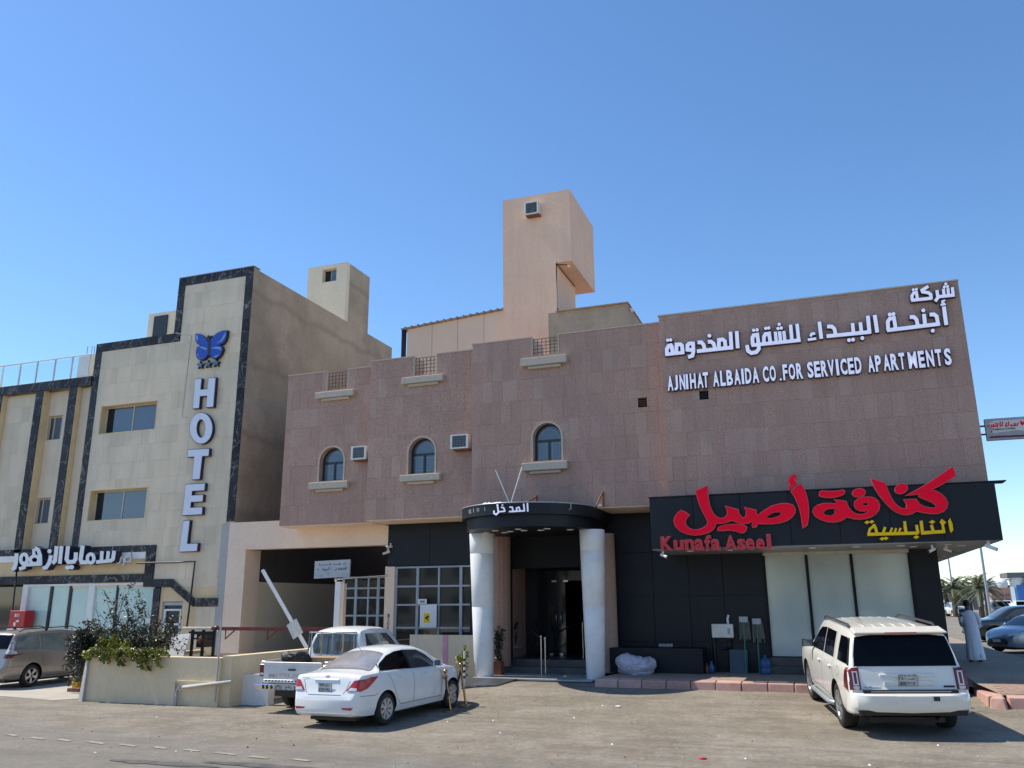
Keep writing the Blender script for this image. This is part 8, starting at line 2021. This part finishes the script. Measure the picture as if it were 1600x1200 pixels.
# rear axle position so that the front wheel nearest the camera stands at p_
hx_, hy_ = math.sin(hd_), math.cos(hd_); lx, ly = -hy_, hx_
# left side of the car faces the camera
car_frame(r_, s_, (8.25, 37.9), hd_, z=.345)
r_, s_ = build_darksuv('cardark', 'dark green off-road car parked across behind the walking man', 'parked_suv'); car_frame(r_, s_, (9.6, 46.0), R(262), z=.345)
r_, s_ = build_darksuv('carwhite', 'small distant white SUV facing the street by the palm trees', 'parked_suv'); car_frame(r_, s_, (_ray(1489, 950).x/_ray(1489, 950).y*112, 112), R(172), z=.345)
# a few more far parked cars, plain because they show only a roof or two
def simple_car(x, y, hd__, m, label, L=4.5, H=1.45):
    t = thing('parked_car', label, 'car', (x, y, .345), hd__, group='cars in the distant car park'); w = .9
    b = MB().mat(m)
    prof = [(0, .35), (0, .85), (.15, .95), (1.0, 1.0), (1.5, H-.05), (2.9, H), (3.6, 1.0), (4.4, .9), (4.5, .6), (4.5, .35)]
    prof = [(a*L/4.5, c) for a, c in prof]; n = len(prof); vs = []
    for s_ in (-1, 1): vs += [(a, s_*(w if c < 1.02 else w-.22), c) for a, c in prof]
    b.add(vs, [tuple(range(n)), tuple(reversed(range(n, 2*n)))]+[(i, n+i, n+(i+1) % n, (i+1) % n) for i in range(n)]); b.build('body', parent=t)
    g_ = MB().mat('tint'); 
    for s_ in (-1, 1): g_.add([(1.15, s_*(w-.05), 1.03), (1.6, s_*(w-.2), H-.1), (2.85, s_*(w-.2), H-.07), (3.4, s_*(w-.05), 1.03)], [(0, 1, 2, 3)])
    g_.add([(3.5*L/4.5+.05, -.7, 1.04), (3.5*L/4.5+.05, .7, 1.04), (2.95*L/4.5+.06, .6, H-.06), (2.95*L/4.5+.06, -.6, H-.06)], [(0, 1, 2, 3)]); g_.build('windows', parent=t)
    for ax in (.85, 3.65):
        for s_ in (-1, 1): MB().mat('rubber').lathe([(0, -.1), (.32, -.1), (.32, .1), (0, .1)], (ax*L/4.5, s_*(w-.08), .32), n=16, axis='y').build('wheel', parent=t)
rc_ = random.Random(8)
cols_ = ['carsilver', 'carwhite', 'cargold', 'carwhite', 'carsilver', 'cardark', 'carwhite', 'rededge', 'carsilver', 'carwhite', 'cargold', 'cardark', 'carsilver', 'carwhite']
names = ['silver', 'white', 'champagne', 'white', 'silver', 'dark', 'white', 'reddish', 'silver', 'white', 'champagne', 'dark', 'silver', 'white']
for i in range(14):
    d_ = [108, 112, 115, 118, 121, 124, 127, 130, 135, 141, 148, 155, 162, 170][i]; px = [1556, 1574, 1564, 1590, 1572, 1600, 1560, 1584, 1598, 1566, 1578, 1592, 1556, 1586][i]
    dr3 = _ray(px, 950); x_ = dr3.x/dr3.y*d_
    simple_car(x_, d_, R(rc_.choice([90, -90, 80, 100])), cols_[i], 'distant %s car in the car park rows, %s nearest of them' % (names[i], ['the very', 'second', 'third', 'fourth', 'fifth', 'sixth', 'seventh', 'eighth', 'ninth', 'tenth', 'eleventh', 'twelfth', 'thirteenth', 'fourteenth'][i]), 4.4, 1.4+.3*(i % 3 == 0))

# ================================================================ the walking man
mp = PZ(1525, 1035, PZT); MX, MY_ = mp.x, mp.y
MX, MY_ = PZ(1524, 1034, EZ1).x, PZ(1524, 1034, EZ1).y
man = thing('person', 'man with black hair in a long white robe walking away, head bowed', 'person', (MX, MY_, EZ1))
def skin_body(name, V, E, Rr, m, sub=2, parent=None):
    me = bpy.data.meshes.new(name); me.from_pydata(V, E, []); ob = bpy.data.objects.new(name, me); COL.objects.link(ob)
    md = ob.modifiers.new('s', 'SKIN'); md.use_smooth_shade = True
    for i, r__ in enumerate(Rr): me.skin_vertices[0].data[i].radius = r__ if isinstance(r__, tuple) else (r__, r__); me.skin_vertices[0].data[i].use_root = (i == 0)
    sb_ = ob.modifiers.new('u', 'SUBSURF'); sb_.levels = sub; sb_.render_levels = sub
    dg = bpy.context.evaluated_depsgraph_get(); dg.update(); nm = bpy.data.meshes.new_from_object(ob.evaluated_get(dg)); nm.name = name
    bpy.data.objects.remove(ob); nm.materials.clear(); nm.materials.append(M[m]); nm.polygons.foreach_set('use_smooth', [True]*len(nm.polygons))
    return link(name, nm, parent)
# facing +y (away); left = -x
V = [(0, 0, .95), (0, .0, 1.15), (0, .01, 1.36), (0, .02, 1.47), (0, .05, 1.54), (-.01, .08, 1.62), (-.01, .085, 1.70),
     (-.14, .0, 1.36), (-.20, .03, 1.14), (-.15, .22, 1.02), (-.11, .29, 1.04), (.14, .0, 1.36), (.21, .02, 1.14), (.20, .18, .98), (.16, .26, 1.0),
     (-.09, 0, .90), (-.10, .03, .50), (-.10, .04, .09), (-.10, .14, .035), (.09, 0, .90), (.10, -.06, .50), (.12, -.12, .10), (.12, -.02, .035)]
E_ = [(0, 1), (1, 2), (2, 3), (3, 4), (4, 5), (5, 6), (2, 7), (7, 8), (8, 9), (9, 10), (2, 11), (11, 12), (12, 13), (13, 14), (0, 15), (15, 16), (16, 17), (17, 18), (0, 19), (19, 20), (20, 21), (21, 22)]
Rr_ = [(.13, .10), (.12, .09), (.11, .07), .07, .065, (.088, .10), (.076, .088), .045, .038, .032, .033, .045, .038, .032, .033, .09, .065, .042, .035, .09, .065, .042, .035]
skin_body('body', V, E_, Rr_, 'skin', 2, man)
# hands: palm with five short fingers each
def hand(c, d, side):
    c = Vector(c); V2 = [c, c+Vector((0, .05, .0))]; E2 = [(0, 1)]; R_ = [.022, (.03, .016)]
    for i in range(4):
        a = c+Vector(((i-1.5)*.017, .075, 0)); k = len(V2); V2 += [a, a+Vector((0, .03, -.004)), a+Vector((0, .05-.006*abs(i-1.5), -.02))]; E2 += [(1, k), (k, k+1), (k+1, k+2)]; R_ += [.0095, .009, .008]
    k = len(V2); V2 += [c+Vector((side*.035, .035, 0)), c+Vector((side*.042, .065, -.01))]; E2 += [(0, k), (k, k+1)]; R_ += [.011, .009]
    skin_body('hand', [tuple(v) for v in V2], E2, R_, 'skin', 1, man)
hand((-.10, .27, 1.045), 1, 1); hand((.16, .24, 1.0), 1, -1)
# head details
b = MB().mat('hair'); rings = 10
vs = []; n = 18
for i in range(rings+1):
    th_ = math.pi*.62*i/rings
    for j in range(n):
        a = 2*math.pi*j/n; rr_ = math.sin(th_); front = max(0, math.sin(a))
        z = 1.665+.130*math.cos(th_ if True else 0)-(.0)*front; y_ = .075+.122*rr_*math.sin(a)*(1 if math.sin(a) < 0 else (.96 if th_ < 1.2 else .70)); x_ = -.01+.098*rr_*math.cos(a)
        vs.append((x_, y_, z))
b.add(vs, [(i*n+j, i*n+(j+1) % n, (i+1)*n+(j+1) % n, (i+1)*n+j) for i in range(rings) for j in range(n)], True); b.build('hair', parent=man)
for s_ in (-1, 1): MB().mat('skin').lathe([(0, -.03), (.012, -.02), (.016, 0), (.010, .02), (0, .026)], (-.01+s_*.083, .085, 1.635), n=8).build('ear', parent=man)
MB().mat('skin').lathe([(0, -.02), (.014, -.012), (.01, .01), (0, .03)], (-.01, .178, 1.63), n=8).build('nose', parent=man)
for s_ in (-1, 1): MB().mat('print').lathe([(0, -.006), (.009, 0), (0, .006)], (-.01+s_*.03, .170, 1.655), n=8).build('eye', parent=man)
MB().mat('rededge').box(-.035, .015, .160, .170, 1.585, 1.592).build('mouth', parent=man)
# robe
prof = [(.06, .075, .255, .19, .02), (.10, .10, .25, .19, 0), (.30, .30, .235, .18, 0), (.55, .55, .215, .165, 0), (.80, .80, .205, .155, 0), (.95, .95, .20, .15, 0), (1.10, 1.10, .195, .14, 0), (1.25, 1.25, .205, .135, 0), (1.36, 1.36, .21, .125, 0), (1.42, 1.42, .175, .10, 0), (1.465, 1.465, .09, .075, .01), (1.495, 1.495, .066, .066, .02)]
rt_ = random.Random(2); n = 48; vs = []
for q, (z, _, a_, c_, oy) in enumerate(prof):
    sway = .03*(1-z/1.5)
    for j in range(n):
        t = 2*math.pi*j/n; fold = 1+(.045*math.sin(7*t+z*2.1)+.025*math.sin(13*t+1.3-z*3))*max(0, (1.15-z))/1.15
        vs.append((a_*math.cos(t)*fold+.045*(1-z/1.5), c_*math.sin(t)*fold+oy+.01*(z > 1.3)-.05*(1-z/1.5)*math.cos(t)*-1, z))
b = MB().mat('clothwhite').add(vs, [(i*n+j, i*n+(j+1) % n, (i+1)*n+(j+1) % n, (i+1)*n+j) for i in range(len(prof)-1) for j in range(n)], True); b.build('robe', parent=man)
for pts in ([(-.15, .0, 1.39), (-.215, .0, 1.27), (-.215, .03, 1.13), (-.19, .14, 1.05), (-.145, .20, 1.03)], [(.15, .0, 1.39), (.215, -.01, 1.27), (.23, .02, 1.13), (.23, .12, 1.02), (.205, .18, .99)]):
    MB().mat('clothwhite').tube(smoothpts(pts, 4), .085, 12, r1=.062).build('sleeve', parent=man)
for x_, y_ in ((-.10, .09), (.13, -.07)): 
    o = MB().mat('black').hexa([(x_-.045, y_-.10, .002), (x_+.045, y_-.10, .002), (x_+.045, y_+.14, .002), (x_-.045, y_+.14, .002), (x_-.04, y_-.09, .07), (x_+.04, y_-.09, .07), (x_+.035, y_+.12, .04), (x_-.035, y_+.12, .04)]).build('shoe', parent=man); o.modifiers.new('b', 'BEVEL').width = .015
for c in [c for c in bpy.data.objects if c.parent == man]: pass
man.scale = (.915, .915, .905)

# ================================================================ the far street on the right
def ray_xy(px, d): 
    q_ = _ray(px, 940); return q_.x/q_.y*d
GZ = .345
def palm(px, d, h, label, seed):
    x = ray_xy(px, d); t = thing('palm_tree', label, 'palm tree', (x, d, GZ), group='date palms along the far street'); q = random.Random(seed)
    WB().mat('bark').tube([(x, d, GZ), (x+.1, d, GZ+h*.35), (x+.05, d, GZ+h*.62)], .28, 8, r1=.2).build('trunk', parent=t)
    b = WB().mat('leafpalm'); c = Vector((x+.05, d, GZ+h*.62))
    for i in range(34):
        a = 2*math.pi*q.random(); el_ = q.uniform(-.25, 1.35); L = h*q.uniform(.42, .58); pts = []
        for s_ in range(9):
            f = s_/8; pts.append(c+Vector((math.cos(a)*L*f*math.cos(el_*(1-.3*f)), math.sin(a)*L*f*math.cos(el_*(1-.3*f)), L*f*math.sin(el_)-L*.75*f*f*(.5+.3*math.cos(el_)))))
        for s_ in range(8):
            p0, p1 = pts[s_], pts[s_+1]; dd = (p1-p0).normalized(); sd_ = dd.cross(Vector((0, 0, 1))).normalized(); wl = L*.13*(1-abs(s_/8-.4)*.8)
            for k_ in range(3):
                pb = p0.lerp(p1, k_/3)
                for sg in (-1, 1): b.add([pb, pb+dd*.10, pb+sd_*sg*wl+dd*wl*.6+Vector((0, 0, -wl*.35))], [(0, 1, 2)])
        for s_ in range(8): p0, p1 = pts[s_], pts[s_+1]; b.add([p0-Vector((.03, 0, 0)), p0+Vector((.03, 0, 0)), p1], [(0, 1, 2)])
    tag(b.build('crown', parent=t), kind='stuff')
for i, (px, d, h) in enumerate([(1478, 112, 4.6), (1490, 108, 4.9), (1502, 116, 5.0), (1514, 110, 4.6), (1531, 98, 4.9), (1541, 104, 4.6), (1496, 126, 5.4)]):
    palm(px, d, h, 'date palm, number %s from the left in the far row' % ['one', 'two', 'four', 'five', 'six', 'seven', 'three'][i], 60+i)
def lamp_pole(px, pyt, d, label):
    x = ray_xy(px, d); t = thing('street_lamp', label, 'street lamp', (x, d, GZ), group='tall street lamps along the far street')
    zt = 12.5 if d < 70 else 13
    WB().mat('frame_gray').tube([(x, d, GZ), (x, d, zt)], .11, 8, r1=.06).build('pole', parent=t)
    WB().mat('frame_gray').tube([(x, d, zt), (x-1.2, d, zt+.15)], .05, 6).build('arm', parent=t)
    WB().mat('frame_gray').box(x-1.9, x-1.2, d-.12, d+.12, zt+.08, zt+.2).build('lamp_head', parent=t)
lamp_pole(1544.5, 860, 72, 'nearer tall street lamp pole right of the walking man')
lamp_pole(1491, 885, 108, 'farther street lamp pole left of the walking man among the palms')
# far buildings
def far_block(px0, px1, pyt, d, depth, m, name, label, rows=0, cols_=0, wm='glassdark', arch=False, z0=GZ, extra=None):
    x0, x1 = ray_xy(px0, d), ray_xy(px1, d); zt = PY((px0+px1)/2, pyt, d).z
    t = thing(name, label, 'building', ((x0+x1)/2, d, GZ))
    WB().mat(m).box(x0, x1, d, d+depth, z0, zt).build('wall', parent=t)
    WB().mat(m).box(x0-.3, x1+.3, d-.3, d+depth+.3, zt+.01, zt+(zt-GZ)*.05).build('roof_edge', parent=t)
    for r__ in range(rows):
        for c__ in range(cols_):
            wx = x0+(x1-x0)*(c__+.5)/cols_; wz = z0+(zt-z0)*(r__+.45)/rows; ww, wh = (x1-x0)/cols_*.28, (zt-z0)/rows*.28
            WB().mat(wm).box(wx-ww, wx+ww, d-.12, d-.01, wz-wh, wz+wh).build('window', parent=t)
    return t, x0, x1, zt
far_block(1473, 1484, 928, 210, 20, 'white', 'far_house', 'distant white house at the left end of the skyline beside the dark pier', 2, 2)
far_block(1484, 1500, 927, 230, 20, 'cream', 'far_house', 'distant cream house behind the left palms', 2, 3)
far_block(1499, 1512, 931, 200, 16, 'white', 'far_house', 'distant white house left of the green sign building', 2, 3)
t, x0, x1, zt = far_block(1509, 1526, 916, 190, 14, 'green_wall', 'green_sign_building', 'distant building with a bright green sign on its corner')
WB().mat('greensign').box(x0+.4, x0+(x1-x0)*.55, 189.6, 189.9, zt-4.5, zt-.5).build('green_sign', parent=t)
far_block(1526, 1592, 916, 260, 10, 'darkfar', 'far_mall', 'long dark grey building across the skyline behind the pink one', 1, 9, 'frame_gray')
far_block(1520, 1537, 924, 180, 15, 'darkfar', 'far_shop', 'distant dark shop box right of the green sign building', 0, 0)
far_block(1537, 1552, 924, 185, 15, 'beige', 'far_shop', 'distant beige block behind the nearer lamp pole', 2, 2)
t, x0, x1, zt = far_block(1551, 1584, 920, 165, 8, 'pinkfar', 'pink_hotel', 'distant salmon pink building with dark red arched windows', 0, 0)
for r__ in range(3):
    for c__ in range(9):
        wx = x0+(x1-x0)*(c__+.6)/9.4; hh = (zt-GZ); wz = GZ+hh*(.30+.21*r__); ww = (x1-x0)*.030; wh = hh*.07
        if c__ % 3 == 2: continue
        WB().mat('rededge').prism([(wx-ww, wz-wh), (wx+ww, wz-wh), (wx+ww, wz+wh*.5), (wx+ww*.6, wz+wh*.9), (wx, wz+wh), (wx-ww*.6, wz+wh*.9), (wx-ww, wz+wh*.5)], [], 164.85, 164.98).build('window', parent=t)
far_block(1560, 1600, 955, 150, 4, 'pinkfar', 'far_wall', 'low salmon coloured arcade in front of the pink building', 1, 12, 'darkvoid')
t, x0, x1, zt = far_block(1588, 1640, 906, 120, 2.5, 'bluefar', 'blue_building', 'pale blue glass building cut by the right edge of the photograph', 3, 4, 'glass')
WB().mat('bluesign').box(x0+.2, x1, 119.6, 119.9, zt-2.6, zt-.6).build('blue_band', parent=t)
WB().mat('darkfar').box(x0-.7, x1, 119.2, 124, zt+.3, zt+.9).build('overhanging_roof', parent=t)
for px, d in ((1549, 250), (1569, 250), (1594, 120)):
    x_ = ray_xy(px, d); z_ = PY(px, 912, d).z if d > 200 else PY(px, 904, d).z
    r__ = 1.6 if d > 200 else .7; t = thing('rooftop_dome', {1549: 'tiny white ball on the dark skyline building, the left one', 1569: 'larger white ball on the dark skyline building, the right one', 1594: 'white ball on the roof of the blue building'}[px], 'dome', (x_, d, z_-r__))
    WB().mat('white').lathe([(0, 2*r__), (r__*.7, 1.7*r__), (r__, r__), (r__*.7, .3*r__), (r__*.4, -.6*r__), (0, -.6*r__)], (x_, d, z_-r__), n=14).build('ball', parent=t)
# town behind the camera and to the sides, seen only in the glass and by stepping aside
rb_ = random.Random(21)
for i in range(9):
    x = -52+i*13+rb_.uniform(-1, 1); w = rb_.uniform(9, 12); h = rb_.uniform(7, 11)
    t = thing('street_building', ['cream', 'beige', 'pink', 'white', 'cream', 'grey', 'beige', 'white', 'cream'][i]+' rendered building on the opposite side of the street, number '+['one', 'two', 'three', 'four', 'five', 'six', 'seven', 'eight', 'nine'][i]+' from the west', 'building', (x, -36, .1))
    WB().mat(['cream', 'beige', 'pinkrender', 'white', 'cream', 'greyplaster', 'beige', 'white', 'cream'][i]).box(x-w/2, x+w/2, -48, -36, .1, h).build('wall', parent=t)
    for r__ in range(2):
        for c__ in range(3): wx = x-w/2+w*(c__+.5)/3; WB().mat('glassdark').box(wx-.7, wx+.7, -36+.01-.02, -35.9, 1.2+r__*3.6, 3.0+r__*3.6).build('window', parent=t)
# red scrap near the kerb corner and at the road edge
for px, py, z, label in ((1520, 1090, .24, 'small crumpled red scrap on the ground by the broken kerb corner'), (1098, 1192, 0, 'small red scrap on the road at the bottom edge')):
    p_ = PZ(px, py, z); o = lump('red_scrap', label, 'litter', (p_.x, p_.y, gz(p_.x, p_.y)), (.05, .03, .018), 'redweather', px)
p_ = PZ(966, 1101, .2); lump('white_scrap', 'small white paper scrap on the forecourt before the right column', 'litter', (p_.x, p_.y, gz(p_.x, p_.y)), (.05, .04, .03), 'white', 5)
